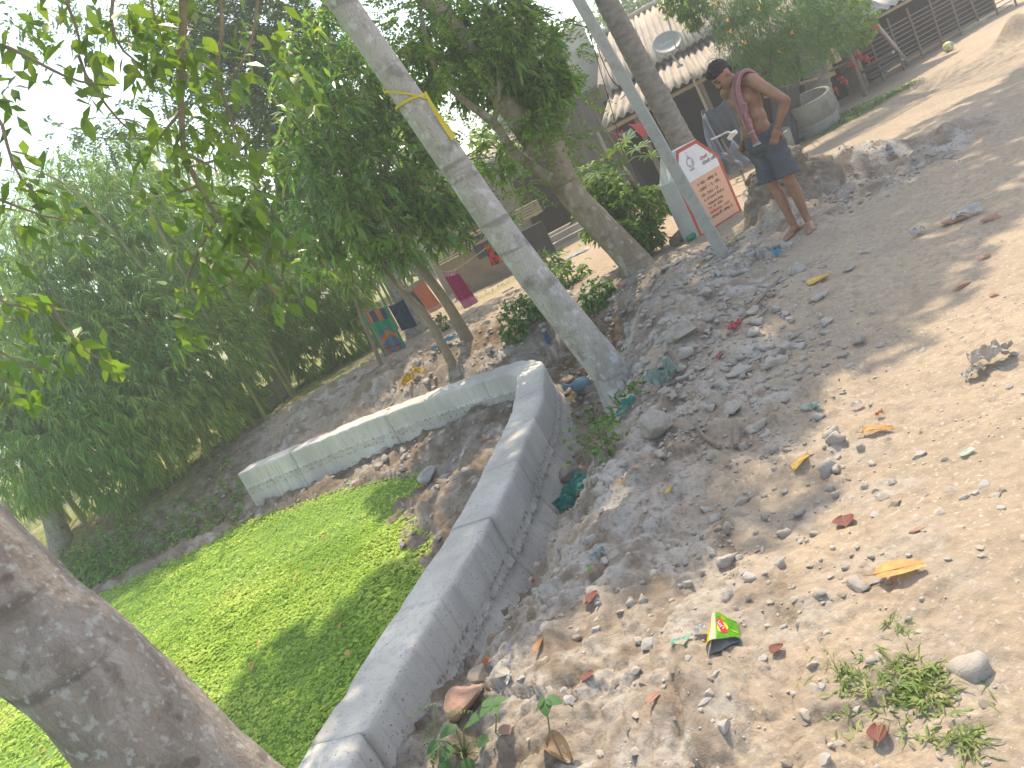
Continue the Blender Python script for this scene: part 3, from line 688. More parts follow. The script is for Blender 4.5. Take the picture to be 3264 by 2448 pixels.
# feathery twigs left of it
b = Vector((-4.2, 17, 0.0)); t7 = tree('tree', b, 'slender tree with feathery leaves and bare twigs against the sky')
trunk('trunk', [b, (-3.3,15,1.8), at(700,40,15.0), at(674,84,14.8), at(600,236,14.6), at(535,313,14.5), at(438,354,14.4), at(330,372,14.3)], [0.12,0.1,0.06,0.05,0.035,0.028,0.018,0.006], bark_thin, t7, n=8, step=0.1)
for pts_ in ([(600,236), (640,150), (690,60), (720,0)], [(535,313), (520,360), (480,410), (430,470)], [(438,354), (347,303), (240,300), (182,290), (100,262)], [(347,303), (280,260), (200,255)], [(500,330), (450,300), (410,270), (360,230)], [(640,150), (560,130), (480,110), (400,140)], [(560,130), (520,60), (500,0)], [(480,110), (430,50), (400,20)]):
    trunk('twig', pxpath(pts_, 14.4), list(np.linspace(0.022, 0.006, len(pts_))), bark_thin, t7, n=5, step=0.12)
PP = []
for px, py, r, k in [(520,60,75,190), (590,90,75,200), (450,40,60,130), (540,150,60,130), (620,190,60,130), (660,60,60,140), (470,180,60,110), (420,110,55,90), (560,240,60,110), (500,300,45,60), (640,280,55,90), (380,40,50,70), (430,250,40,50), (610,0,70,120), (480,0,60,100), (350,160,35,36), (300,20,40,40), (180,30,40,30), (60,20,40,30), (230,280,35,24), (300,270,40,26), (170,350,30,20), (330,100,30,20), (390,120,40,30), (580,20,70,70), (700,130,60,60), (130,300,25,12), (240,310,25,14)]:
    p, o = blob_px(px, py, 14.4, r, k); PP.append(feather(p, norm(o+np.array([0, 0, -0.3])), 0.33*rng.uniform(0.7, 1.2, k), 9, 0.019, 0.085, 0.5))
crown('crown', *join(*PP), leaf_fine, t7)

# ---------------------------------------------------------------- bamboo thicket on the far bank
bm_c = Vector((-5.2, 13.0, -0.1))
bam = tree('bamboo_thicket', bm_c, 'dense bamboo thicket hanging over the far left bank of the pond', 'bamboo')
culm_m = mat('bamboo_culm', [(0.20,0.22,0.08), (0.30,0.29,0.13)], 3, 0.5, 0.1, 20)
for i in range(34):
    x = rng.uniform(-7.6, -3.2); y = 12.4+rng.uniform(0, 1.8); z0 = gz(x, y)-0.05
    lean = Vector((rng.uniform(-0.5, 0.5), rng.uniform(-0.9, -0.1), 0)); H = rng.uniform(3.0, 5.0)
    pts_ = [Vector((x, y, z0)), Vector((x, y, z0+H*0.5))+lean*0.25, Vector((x, y, z0+H*0.85))+lean*0.8, Vector((x, y, z0+H*0.95))+lean*1.5]
    trunk('culm', pts_, [0.035, 0.03, 0.02, 0.008], culm_m, bam, n=7, step=0.25, amp=0.02)
def fans(T, O, per, L, W):
    n = len(T); ax_ = norm(O*0.6+rnd_dir(n)*0.5+np.array([0, 0, -0.55])); P = np.repeat(T, per, 0)
    sp = norm(np.cross(ax_, rnd_dir(n))); th = np.tile(np.linspace(-0.75, 0.75, per), n)+rng.normal(0, 0.12, n*per)
    D = np.repeat(ax_, per, 0)*np.cos(th)[:, None]+np.repeat(sp, per, 0)*np.sin(th)[:, None]
    return leaves(P, D, L*rng.uniform(0.7, 1.25, n*per), W*rng.uniform(0.8, 1.2, n*per), 0.2, 0.35)
PP = []
for px, py, dep, r, k, sq in [(60,560,13.5,110,420,(1.2,1,1)), (170,480,13.6,110,480,(1,1,1)), (270,450,13.6,90,380,(1,1,1)), (330,560,13.0,110,520,(1,1,1)), (190,620,12.9,130,700,(1,1,1)), (60,720,13.0,130,620,(1,1,1)),
        (330,700,12.4,120,620,(1,1,1)), (200,790,12.2,130,680,(1,1,1)), (70,880,12.2,120,520,(1,1,1)), (440,640,13.2,100,420,(1,1,1)), (450,760,12.6,105,500,(1,1,1)), (330,850,11.9,110,560,(1,1,1)), (210,930,11.6,110,520,(1,1,0.9)),
        (90,1010,11.6,100,380,(1,1,0.9)), (430,880,12.2,85,380,(1,1,0.9)), (330,970,11.9,80,300,(1,1,0.8)), (250,1040,12.0,70,220,(1,1,0.7)), (500,850,13.2,70,240,(1,1,1)), (0,640,13.4,100,300,(1,1,1)), (0,1050,12.6,90,220,(1,1,1)), (110,640,14,110,300,(1,1,1)), (480,560,14.2,90,260,(1,1,1))]:
    p, o = blob_px(px, py, dep, r, int(k*0.85), sq, 0.7); PP.append(fans(p, o, 6, 0.19, 0.0115))
V, F = join(*PP); crown('foliage', V, F, leaf_bamboo, bam)
bam2 = tree('bamboo_clump', (-2.3, 15.5, 0), 'sunny yellow-green bamboo clump beside the green and orange cloth', 'bamboo')
for i in range(12):
    x = -3.2+rng.uniform(0, 2.4); y = 15.4+rng.uniform(0, 1.2)
    trunk('culm', [(x, y, 0), (x, y, 1.6), (x-0.2, y-0.5, 2.6)], [0.03, 0.025, 0.008], culm_m, bam2, n=6, step=0.3, amp=0.02)
PP = []
for px, py, dep, r, k in [(560,640,15.5,90,300), (640,680,15,80,300), (700,640,15,70,240), (740,720,14.8,60,170), (660,760,14.6,60,180), (580,740,14.8,70,230), (760,660,15,50,120), (610,560,15.8,90,280)]:
    p, o = blob_px(px, py, dep, r, k); PP.append(fans(p, o, 6, 0.21, 0.013))
crown('foliage', *join(*PP), leaf_bright, bam2)
bam3 = tree('bamboo_clump', (-6.5, 19.5, 0), 'pale hazy bamboo clump rising behind the dark thicket at the left', 'bamboo')
for i in range(10):
    x = -9+rng.uniform(0, 5.5); y = 19.4+rng.uniform(0, 1.2)
    trunk('culm', [(x, y, 0), (x, y, 3.0), (x-0.2, y-0.5, 4.6)], [0.04, 0.03, 0.01], culm_m, bam3, n=6, step=0.4, amp=0.02)
PP = []
for px, py, dep, r, k in [(60,470,19,90,240), (170,400,19.5,80,240), (270,370,19.5,80,240), (350,430,19,80,220), (430,470,19,80,220), (500,520,18.5,80,220), (200,500,19,90,240), (350,520,19,80,200), (0,540,19,80,160), (330,330,20,50,110), (420,400,20,60,140)]:
    p, o = blob_px(px, py, dep, r, k); PP.append(fans(p, o, 5, 0.26, 0.019))
crown('foliage', *join(*PP), leaf_bamboo, bam3)
# tree stem on the left bank with creepers
b = gp(135, 1190); tl = tree('tree', b, 'grey leaning tree stem on the shady left bank of the pond')
trunk('trunk', [b-Vector((0,0,0.1)), at(115,1120,b.y), at(85,1050,b.y), at(60,970,b.y), at(40,880,b.y)], [0.2,0.16,0.15,0.14,0.12], bark_old, tl, n=14, step=0.1)
p, o = blob_px(40, 880, b.y, 60, 120); crown('crown', *whorls(p, o, 6, 0.2, 0.04, 0.3), leaf_far, tl)

# ---------------------------------------------------------------- old trunk close to the camera with its hanging leafy boughs
b0 = Vector((-1.10, 2.02, -0.55))
t8 = tree('tree', b0, 'thick lichen-spotted trunk close to the camera with large-leaved boughs hanging from above')
trunk('trunk', [b0, (-1.16,2.04,-0.2), at(470,1659,2.05)+Vector((-0.09,0,0.0)), at(190,1460,2.06), at(0,1300,2.08), (-1.56,2.1,1.75), (-1.75,2.2,2.6), (-1.85,2.4,3.4)], [0.24,0.195,0.175,0.163,0.158,0.15,0.14,0.12], bark_old, t8, n=56, step=0.02, amp=0.06, freq=6)
top = Vector((-1.85,2.4,3.4))
bough_px = [  # (path in photograph px, depth, radii) - boughs and twigs hanging into view
    ([(395,-60), (395,60), (388,140), (392,240), (398,330), (430,400), (470,470), (540,560), (600,640)], 3.9, 0.020),
    ([(470,-60), (480,60), (470,160), (500,260), (520,340)], 3.9, 0.010), ([(560,-60), (550,60), (520,140), (470,200)], 3.9, 0.009), ([(320,-60), (330,20), (350,80)], 3.8, 0.008),
    ([(-60,80), (10,100), (60,122), (120,155), (180,178), (250,185)], 3.7, 0.010),
    ([(140,-40), (150,30), (170,70), (180,120), (200,150)], 3.7, 0.009),
    ([(250,-40), (240,40), (255,95), (290,130), (330,160)], 3.8, 0.009),
    ([(170,120), (190,170), (240,240), (290,290), (330,300)], 3.8, 0.008),
    ([(-50,200), (0,260), (20,330), (40,380), (80,420)], 3.6, 0.010),
    ([(-40,420), (10,435), (60,455), (110,470), (180,480)], 3.6, 0.008),
    ([(392,240), (350,290), (320,330)], 3.9, 0.008), ([(398,330), (440,350), (470,370)], 3.9, 0.008), ([(430,400), (370,420), (320,430)], 3.9, 0.008),
    ([(470,470), (430,540), (400,620), (400,690), (395,720)], 3.9, 0.009), ([(540,560), (520,600), (440,640)], 3.9, 0.007), ([(470,470), (560,490), (610,540)], 3.9, 0.008),
    ([(-60,600), (0,650), (60,665), (100,690)], 3.5, 0.008), ([(-60,720), (0,760), (60,790), (110,800)], 3.5, 0.008), ([(-30,800), (20,830), (60,840)], 3.5, 0.007), ([(110,660), (150,720), (200,770), (240,780)], 3.6, 0.007)]
boughs = []
for pts_, dep, r_ in bough_px:
    P_ = pxpath(pts_, dep)
    trunk('bough', P_, list(np.linspace(r_, r_*0.35, len(P_))), bark_thin, t8, n=6, step=0.06, amp=0.05)
    if pts_[0][0] < 0 or pts_[0][1] < 0:
        trunk('bough', [top, top.lerp(P_[0], 0.5)+Vector((0, 0, 0.5)), P_[0]], [0.04, 0.03, r_], bark_thin, t8, n=7, step=0.1)
spots = [(60,122),(15,100),(95,140),(35,75),(130,160),(70,60),(190,180),(150,40),(190,90),(215,40),(165,110),(240,60),(260,95),(300,140),(345,165),(320,60),(280,30),(205,160),(150,10),(110,20),
         (195,205),(285,290),(310,215),(330,300),(360,345),(300,330),(20,240),(5,300),(30,350),(15,400),(60,420),(95,410),(40,450),(110,470),(75,490),(170,485),(20,210),(140,450),(10,180),
         (395,290),(400,330),(440,360),(420,280),(470,300),(380,240),(430,240),(455,270),(480,350),(330,410),(300,420),(390,420),(420,450),(450,420),(480,470),(520,480),(545,470),(560,500),(600,500),
         (420,560),(400,610),(385,690),(400,720),(405,740),(440,630),(470,590),(500,600),(520,620),(560,590),(610,560),(640,610),(600,640),(440,510),(380,560),(350,480),(320,400),
         (30,640),(10,600),(70,660),(100,690),(60,770),(100,800),(40,790),(20,830),(70,845),(150,730),(200,770),(240,785),(0,770),(5,680)]
spots += [(int(x), int(y)) for x, y in zip(rng.normal(470, 85, 34), rng.normal(190, 110, 34))] + [(int(x), int(y)) for x, y in zip(rng.normal(500, 70, 22), rng.normal(500, 70, 22))] + [(int(x), int(y)) for x, y in zip(rng.normal(330, 60, 14), rng.normal(60, 45, 14))]
LP, LD, LL = [], [], []
for (px, py) in spots:
    dep = 3.5+0.55*rng.random()+(0.2 if px > 300 else 0)
    c = np.array(at(px, py, dep)); k = int(rng.integers(6, 9))
    base_d = rnd_dir(k)*np.array([1, 1, 0.6])+np.array([0.1, -0.1, -0.65])
    for j in range(k): LP.append(c+rng.normal(0, 0.05, 3)); LD.append(base_d[j]); LL.append(rng.uniform(0.06, 0.112))
LP, LD, LL = np.array(LP), norm(np.array(LD)), np.array(LL)
# leaf blades: one shared shape in three bends
def blade(nm, bend, wd, curl):
    vs, fs = [], []
    st = [0, 0.12, 0.3, 0.5, 0.7, 0.88, 1.0]; wv = [0.02, 0.52, 0.92, 1.0, 0.8, 0.36, 0.0]
    for s_, w_ in zip(st, wv):
        z = -bend*s_*s_
        vs += [(s_, -wd*w_, z+curl*w_), (s_, 0, z), (s_, wd*w_, z+curl*w_)]
    for i in range(len(st)-1):
        a = i*3; fs += [(a, a+3, a+4, a+1), (a+1, a+4, a+5, a+2)]
    me = bpy.data.meshes.new(nm); me.from_pydata(vs, [], fs); me.materials.append(leaf_big)
    me.polygons.foreach_set('use_smooth', [True]*len(fs)); return me
blades = [blade('leaf', 0.18, 0.24, 0.05), blade('leaf', 0.34, 0.22, 0.09), blade('leaf', 0.05, 0.26, 0.03)]
perm = rng.permutation(len(LP)); order = perm[:285]; rest = perm[285:]
V, F = leaves(LP[rest], LD[rest], LL[rest], LL[rest]*0.23, 0.15, 0.2); crown('hanging_foliage', V, F, leaf_big, t8)
for i in order:
    o = bpy.data.objects.new('leaf', blades[i % 3])
    o.rotation_mode = 'QUATERNION'
    q_ = Vector(LD[i]).to_track_quat('X', 'Z') @ Quaternion((1, 0, 0), rng.uniform(-0.9, 0.9))
    o.rotation_quaternion = q_; o.scale = (LL[i],)*3; o.location = Vector(LP[i])-b0
    link(o, t8)
PP = []
for c, r, k in [((-2.0,4.4,4.6), (1.4,1.4,0.7), 330), ((-3.4,4.0,4.9), (1.5,1.5,0.7), 330), ((-1.2,3.0,4.8), (1.2,1.2,0.7), 260), ((-2.6,2.2,4.7), (1.4,1.3,0.7), 260)]:
    p, o = blob(c, r, k); PP.append(whorls(p, o, 6, 0.11, 0.026, 0.35))
crown('crown', *join(*PP), leaf_big, t8)

# ---------------------------------------------------------------- palms
def frond(root, az, el, L, n=26, droop=0.9, lw=0.016, ll=0.5, par=None, mt=None):
    d = np.array([math.cos(az)*math.cos(el), math.sin(az)*math.cos(el), math.sin(el)])
    t = np.linspace(0.12, 1, n)[:, None]
    C = np.array(root)+d*L*t+np.array([0, 0, -1])*droop*L*t*t*0.6
    T = norm(np.gradient(C, axis=0)); S = norm(np.cross(T, [0, 0, 1.0]))
    P = np.concatenate([C, C]); D = norm(np.concatenate([S, -S])+np.concatenate([T, T])*0.55+np.array([0, 0, -0.55])+rng.normal(0, 0.06, (2*n, 3)))
    V, F = leaves(P, D, ll*np.concatenate([1-0.5*np.abs(t[:, 0]-0.4)]*2), lw, 0.3, 0.5)
    mb = MB(); mb.tube([tuple(np.array(root)+(C[0]-np.array(root))*0.0)]+[tuple(c) for c in C[::4]], list(np.linspace(0.022, 0.004, len(C[::4])+1)), 5)
    f_ = np_obj('frond', V, F, mt or leaf_palm, par)
    # midrib is a piece of the frond
    o = mb.obj('midrib', bark_thin, f_, world=False)
    A = Vector(par.location); o.data.transform(Matrix.Translation(-A))
    return f_
def palm(label, pts, rads, tops, L=2.2, nf=11, ringf=9.0, mt=None):
    b = Vector(pts[0]); t = tree('coconut_palm', b, label, 'palm', 'coconut palms behind the yard')
    trunk('trunk', pts, rads, bark_palm, t, n=20, step=0.018, amp=0.03, freq=ringf, rings=0.10)
    for i in range(nf):
        frond(tops, 2*math.pi*i/nf+rng.uniform(-0.2, 0.2), rng.uniform(-0.2, 0.9), L*rng.uniform(0.85, 1.1), par=t, mt=mt)
palm('ringed coconut palm trunk rising behind the grey post and the painted stone', [(3.47,10.5,-0.1), (3.44,10.5,0.5), at(1475,310,10.5), at(1400,170,10.5), at(1310,0,10.5), (3.2,10.6,4.2), (3.0,10.9,5.8)], [0.21,0.165,0.155,0.145,0.135,0.125,0.11], (3.0,10.9,5.9))
palm('thick coconut palm trunk standing behind the concrete well ring', [(6.86,13.7,-0.1), (6.92,13.7,0.4), (7.02,13.65,1.2), (7.2,13.6,2.1), (7.35,13.7,3.6), (7.5,13.9,5.6)], [0.27,0.21,0.19,0.175,0.16,0.14], (7.5,13.9,5.7))
t = palm('coconut palm with drooping yellowed fronds behind the mango leaves', [(-2.0,17.5,0), (-2.1,17.4,1.6), at(610,215,17.0)], [0.17,0.14,0.12], tuple(at(610,215,17.0)), L=2.3, nf=12)

# ---------------------------------------------------------------- shrubs by the houses
def shrub(name, label, base, blobs, fn, mt, stems=5, cat='shrub'):
    b = Vector(base); t = tree(name, b, label, cat)
    PP = []; mb = MB()
    for px, py, dep, r, k in blobs:
        p, o = blob_px(px, py, dep, r, k); PP.append(fn(p, o)); e = at(px, py, dep)
        mb.tube([b, b.lerp(e, 0.5)+Vector((0.05, 0, 0.1)), e], [0.02, 0.014, 0.006], 5)
    mb.obj('stem', bark_thin, t); crown('foliage', *join(*PP), mt, t); return t
fn_lin = lambda p, o: whorls(p, o, 9, 0.13, 0.006, 0.2, 0.9)
kan = shrub('flowering_shrub', 'narrow-leaved shrub with orange-yellow flowers beside the palm, over the man\'s head', gp(1690, 250), [(1640,60,11.8,75,230), (1720,90,11.8,70,220), (1600,20,12,60,150), (1660,130,11.6,60,180), (1560,10,12,50,110), (1700,20,12,70,170), (1790,60,12,60,150), (1580,100,11.7,45,100)], fn_lin, mat('leaf_kaner', [(0.07,0.17,0.05), (0.12,0.24,0.07)], 1, 0.4, transl=0.35, island=0.25))
fl_m = mat('orange_petal', [(0.75,0.32,0.04), (0.85,0.45,0.06)], 5, 0.5, transl=0.3)
for px, py in [(1546,8), (1572,44), (1578,68), (1683,110), (1640,20), (1711,70), (1610,92)]:
    c = at(px, py, 11.3); mb = MB()
    for k in range(5):
        a = k*1.2566; d = Vector((math.cos(a), -0.35, math.sin(a)))
        mb.add([c, c+d*0.02+Vector((0.012, 0, 0)), c+d*0.034, c+d*0.02-Vector((0.012, 0, 0))], [(0, 1, 2, 3)])
    mb.tube([c, c+Vector((0, 0.03, 0.0))], [0.012, 0.006], 5)
    mb.obj('flower', fl_m, kan)
fn_med = lambda p, o: whorls(p, o, 6, 0.09, 0.022, 0.2)
shrub('leafy_shrub', 'dark leafy shrub over the cattle shed roof at the top', gp(1810, 190), [(1800,20,13.2,70,160), (1850,50,13.2,50,110), (1760,10,13.2,50,110)], fn_med, leaf_far)
shrub('leafy_shrub', 'round-leaved branch hanging before the corrugated roof above the dish', at(1480,-60,12.4), [(1470,-10,12.4,35,70), (1500,20,12.4,30,60), (1450,0,12.4,25,45), (1490,45,12.4,18,30)], fn_med, leaf_far)
shrub('leafy_shrub', 'tangled green shrub between the brown trunk and the painted stone', gp(1390, 500), [(1320,430,9.7,50,110), (1370,450,9.5,50,110), (1300,480,9.6,45,90), (1400,500,9.3,40,80), (1290,400,9.9,45,80), (1420,430,9.6,30,50), (1350,510,9.2,40,70)], fn_med, leaf_far)
# papaya plant with lobed leaves
b = gp(1400, 470); pap = tree('papaya_plant', b, 'young papaya plant with broad lobed leaves left of the painted stone', 'papaya plant')
trunk('trunk', [b, at(1370,400,9.4), at(1345,360,9.4)], [0.035, 0.03, 0.02], bark_thin, pap, n=8, step=0.08)
def lobed(c, d, up, s):
    d = d.normalized(); sd = d.cross(up).normalized(); mb = MB(); mb.v.append(tuple(c))
    k = 0
    for a in range(-4, 5):
        an = a*0.62; r1 = s*(1.0-0.07*abs(a)); dr = d*math.cos(an)+sd*math.sin(an)
        an2 = an+0.31; dn = d*math.cos(an2)+sd*math.sin(an2)
        l_ = d*math.cos(an-0.13)+sd*math.sin(an-0.13); r_ = d*math.cos(an+0.13)+sd*math.sin(an+0.13)
        mb.add([c, c+l_*r1*0.7+up*0.01, c+dr*r1-up*0.12*s, c+r_*r1*0.7+up*0.01], [(0, 1, 2, 3)])
        mb.add([c, c+r_*r1*0.42, c+dn*s*0.34, c+dn*s*0.3], [(0, 1, 2, 3)])
    return mb
for px, py, s, dp in [(1330,325,0.26,9.3), (1375,320,0.25,9.4), (1300,345,0.24,9.3), (1405,335,0.24,9.35), (1350,305,0.22,9.6), (1290,375,0.24,9.2), (1330,380,0.22,9.2), (1270,360,0.2,9.5)]:
    c = at(px, py, dp); out = (c-at(1345,350,9.4)); out.y -= 0.12
    o = lobed(c, out+Vector((0.01, 0, -0.08)), Vector((0, -0.25, 1)).normalized(), s).obj('leaf', leaf_bright, pap)
    mb = MB(); mb.tube([at(1345,360,9.4), at(1345,360,9.4).lerp(c, 0.5)+Vector((0, 0, 0.05)), c], [0.01, 0.008, 0.006], 5); mb.obj('leaf_stalk', leaf_bright, pap)

b0 = Vector((10.6, 10.4, -0.1)); tr_ = tree('tree', b0, 'roadside shade tree at the right, its crown over the dirt road')
trunk('trunk', [b0, (10.4,10.5,2.2), (9.6,10.8,4.8), (8.3,11.2,6.6)], [0.24,0.19,0.15,0.09], bark_brown, tr_, n=14, step=0.1)
PP = []
for c, r, k in [((7.0,11.4,7.2), (1.5,1.3,0.8), 620), ((8.6,12.0,7.4), (1.4,1.3,0.8), 520), ((5.9,10.8,7.0), (0.9,0.9,0.6), 260)]:
    p, o = blob(c, r, k); PP.append(whorls(p, o, 7, 0.19, 0.04, 0.4))
crown('crown', *join(*PP), leaf_mango, tr_)
# far trees closing the view
for (x, y, h_, r_, lab) in [(-7,30,5.5,3.6,'hazy rounded far tree at the left behind the bamboo'), (-1.0,29,5.0,3.2,'hazy far tree behind the washing and mango leaves'), (-12,27,4.6,3.4,'hazy far tree at the left edge beyond the bank'), (4.5,31,6.3,3.2,'far tree rising behind the corrugated roofs'), (12,31,6.5,3.4,'far tree top above the right end of the long roof')]:
    t = tree('far_tree', (x, y, -0.1), lab, 'tree', 'far trees beyond the yard')
    trunk('trunk', [(x,y,-0.2), (x+0.1,y,h_*0.4), (x,y,h_*0.8)], [0.25,0.2,0.1], bark_old, t, n=10, step=0.3)
    PP = []
    for k in range(10):
        c = (x+rng.uniform(-1, 1)*r_*0.7, y+rng.uniform(-1, 1)*r_*0.4, h_*0.62+rng.uniform(-0.55, 0.5)*r_)
        p, o = blob(c, (r_*0.5,)*3, 170); PP.append(whorls(p, o, 5, 0.30, 0.07, 0.25))
    crown('crown', *join(*PP), leaf_far, t)
# ================================================================== houses and yard things
plaster = mat('plaster', [(0.36,0.32,0.27), (0.46,0.42,0.36), (0.30,0.265,0.225)], 1.6, 0.92, 0.25, 30)
plaster_dk = mat('plaster_stained', [(0.17,0.15,0.13), (0.26,0.235,0.205), (0.33,0.30,0.26)], 2.2, 0.95, 0.3, 30, stretch=(3, 3, 0.5))
white_w = mat('whitewash', [(0.62,0.61,0.58), (0.72,0.71,0.68)], 3, 0.85, 0.1, 30)
asb = mat('asbestos', [(0.33,0.275,0.215), (0.43,0.37,0.30), (0.27,0.225,0.18)], 2.2, 0.92, 0.3, 25, stretch=(1, 1, 1))
tin = mat('tin_sheet', [(0.52,0.51,0.50), (0.66,0.65,0.63)], 3, 0.55, 0.1, 20)
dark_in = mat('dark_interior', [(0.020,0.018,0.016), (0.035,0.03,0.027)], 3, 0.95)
wood_dk = mat('dark_wood', [(0.045,0.028,0.022), (0.085,0.05,0.04)], 6, 0.7, 0.3, 40, stretch=(6, 6, 1))
wood = mat('weathered_wood', [(0.17,0.13,0.10), (0.28,0.22,0.17)], 8, 0.85, 0.4, 50, stretch=(5, 5, 1))
bam_m = mat('bamboo_pole', [(0.30,0.24,0.15), (0.42,0.35,0.24)], 5, 0.6, 0.2, 40)
earth_w = mat('earth_wall', [(0.26,0.20,0.15), (0.36,0.29,0.22), (0.20,0.155,0.12)], 2.5, 0.95, 0.5, 25)

def corrugated(name, A, B, C_, D_, waves, mt, parent, rows=3, depth=0.028, n=8):
    """a sheet with corners A-B at the top edge, D-C at the eave; waves run down the slope"""
    A, B, C_, D_ = [np.array(tuple(p)) for p in (A, B, C_, D_)]
    nrm = np.cross(B-A, D_-A); nrm /= np.linalg.norm(nrm)
    if nrm[2] < 0: nrm = -nrm
    k = waves*n+1; V = []
    for r_ in range(rows+1):
        v = r_/rows
        for i in range(k):
            u = i/(k-1)
            p = (A*(1-u)+B*u)*(1-v)+(D_*(1-u)+C_*u)*v
            V.append(p+nrm*depth*math.cos(2*math.pi*i/n)+nrm*0.006*math.sin(9*u+4*v))
    F = [(r_*k+i, r_*k+i+1, (r_+1)*k+i+1, (r_+1)*k+i) for r_ in range(rows) for i in range(k-1)]
    o = np_obj(name, np.array(V), np.array(F), mt, parent, smooth=True)
    s = o.modifiers.new('th', 'SOLIDIFY'); s.thickness = 0.008; return o
def lerp(a, b, t): return Vector(a)*(1-t)+Vector(b)*t
def quad_wall(name, A, B, z0, z1, th, mt, parent, zb1=None):
    """upright wall from plan point A to B"""
    A, B = Vector((A[0], A[1], 0)), Vector((B[0], B[1], 0)); d = (B-A).normalized(); nn = Vector((-d.y, d.x, 0))*th
    zb = z1 if zb1 is None else zb1
    mb = MB(); mb.add([A+Vector((0,0,z0)), B+Vector((0,0,z0)), B+Vector((0,0,zb)), A+Vector((0,0,z1)), A+nn+Vector((0,0,z0)), B+nn+Vector((0,0,z0)), B+nn+Vector((0,0,zb)), A+nn+Vector((0,0,z1))],
                      [(0,1,2,3), (5,4,7,6), (4,0,3,7), (1,5,6,2), (3,2,6,7), (4,5,1,0)])
    return mb.obj(name, mt, parent)

# ---- long low house with two corrugated roofs
h2 = empty('house', (4.2, 15.0, 0), 0, 'long low house with two tiers of grey corrugated roof and dark veranda behind the man', 'house')
eA = Vector((3.13,13.0,1.60)); eB = Vector((9.6,14.6,1.66)); tA = Vector((3.95,14.75,2.06)); tB = Vector((9.6,16.2,2.32))
uA = Vector((3.80,14.45,2.10)); uB = Vector((9.6,15.95,2.38)); rA = Vector((4.75,16.9,3.24)); rB = Vector((10.4,18.3,3.62))
ns = 7
for i in range(ns):
    a, b_ = i/ns, (i+1)/ns+0.012
    dz = Vector((0, 0, 0.012*(i % 2)+rng.uniform(-0.01, 0.01)))
    corrugated('roof_sheet', lerp(tA, tB, a)+dz, lerp(tA, tB, b_)+dz, lerp(eA, eB, b_)+dz+Vector((0,0,rng.uniform(-0.03, 0.03))), lerp(eA, eB, a)+dz, 6, asb, h2)
for i in range(ns):
    a, b_ = i/ns, (i+1)/ns+0.012
    dz = Vector((0, 0, 0.012*(i % 2)+rng.uniform(-0.01, 0.01)))
    corrugated('roof_sheet', lerp(rA, rB, a)+dz, lerp(rA, rB, b_)+dz, lerp(uA, uB, b_)+dz, lerp(uA, uB, a)+dz, 6, asb, h2)
mb = MB(); mb.tube([lerp(rA, rB, -0.01)+Vector((0,0,0.03)), lerp(rA, rB, 1.0)+Vector((0,0,0.03))], 0.07, 10); mb.obj('ridge_cap', asb, h2, smooth=True)
quad_wall('wall', (3.9,14.9), (9.7,16.4), -0.1, 2.02, 0.2, dark_in, h2)
quad_wall('wall', (4.05,15.0), (4.9,16.9), -0.1, 2.3, 0.2, plaster_dk, h2, 3.1)
quad_wall('wall', (4.9,17.0), (10.4,18.4), -0.1, 2.9, 0.2, plaster_dk, h2)
mb = MB(); mb.tube([eA+Vector((0.1,0.12,-0.07)), lerp(eA, eB, 1)+Vector((0,0.12,-0.07))], 0.035, 7); mb.obj('eave_pole', bam_m, h2)
for t_ in (0.10, 0.30, 0.52, 0.75):
    c = lerp(eA, eB, t_)+Vector((0, 0.14, 0)); mb = MB()
    mb.tube([(c.x+rng.uniform(-0.04, 0.04), c.y, -0.05), (c.x, c.y, c.z-0.09)], [0.05, 0.042], 8); mb.obj('veranda_post', wood, h2)
# propped bamboo and the long cross pole before the veranda
pole_b = empty('bamboo_pole', (2.9, 12.6, 0), 0, 'thin bamboo pole propped at the left end of the low eave', 'pole')
mb = MB(); mb.tube([at(1318,345,12.3), at(1290,285,12.5)], [0.03, 0.026], 7); mb.obj('pole', bam_m, pole_b)
pole_c = empty('bamboo_pole', at(1520,235,11.8), 0, 'short stick sloping up past the eave behind the man\'s head', 'pole')
mb = MB(); mb.tube([at(1528,238,11.8), at(1498,172,11.8)], [0.022, 0.018], 7); mb.obj('pole', bam_m, pole_c)
# dish
grey_p = mat('dish_grey', [(0.42,0.42,0.42), (0.50,0.50,0.50)], 4, 0.45)
dc = at(1441, 91, 13.0)
dish = empty('satellite_dish', dc, 0, 'grey satellite dish with white lettering standing on the corrugated roof', 'satellite dish')
nd = Vector((-0.10, -0.80, 0.60)).normalized(); dq = nd.to_track_quat('Z', 'Y')
mb = MB(); rings_ = 7; seg_ = 28; vs = [(0, 0, -0.05)]; fs = []
for r_ in range(1, rings_+1):
    for k in range(seg_):
        a = 2*math.pi*k/seg_; q = r_/rings_; vs.append((0.25*q*math.cos(a), 0.21*q*math.sin(a), -0.05*(1-q*q)))
for k in range(seg_): fs.append((0, 1+k, 1+(k+1) % seg_))
for r_ in range(rings_-1):
    for k in range(seg_): fs.append((1+r_*seg_+k, 1+(r_+1)*seg_+k, 1+(r_+1)*seg_+(k+1) % seg_, 1+r_*seg_+(k+1) % seg_))
mb.add([dq @ Vector(v)+dc for v in vs], fs); o = mb.obj('reflector', grey_p, dish, smooth=True); o.modifiers.new('th', 'SOLIDIFY').thickness = 0.012
mb = MB(); l0 = dc+dq @ Vector((0.06,0.30,0.0)); l1 = dc+dq @ Vector((0.10,-0.20,0.02)); lf = dc+Vector((0.06,-0.28,0.30))
mb.tube([dc+dq @ Vector((0.05,-0.24,0)), lf], 0.010, 6); mb.obj('feed_arm', grey_p, dish)
mb = MB(); mb.tube([lf+Vector((0,0.02,0)), lf+Vector((-0.01,0.10,0.01))], [0.028, 0.034], 8); mb.obj('receiver', white_w, dish)
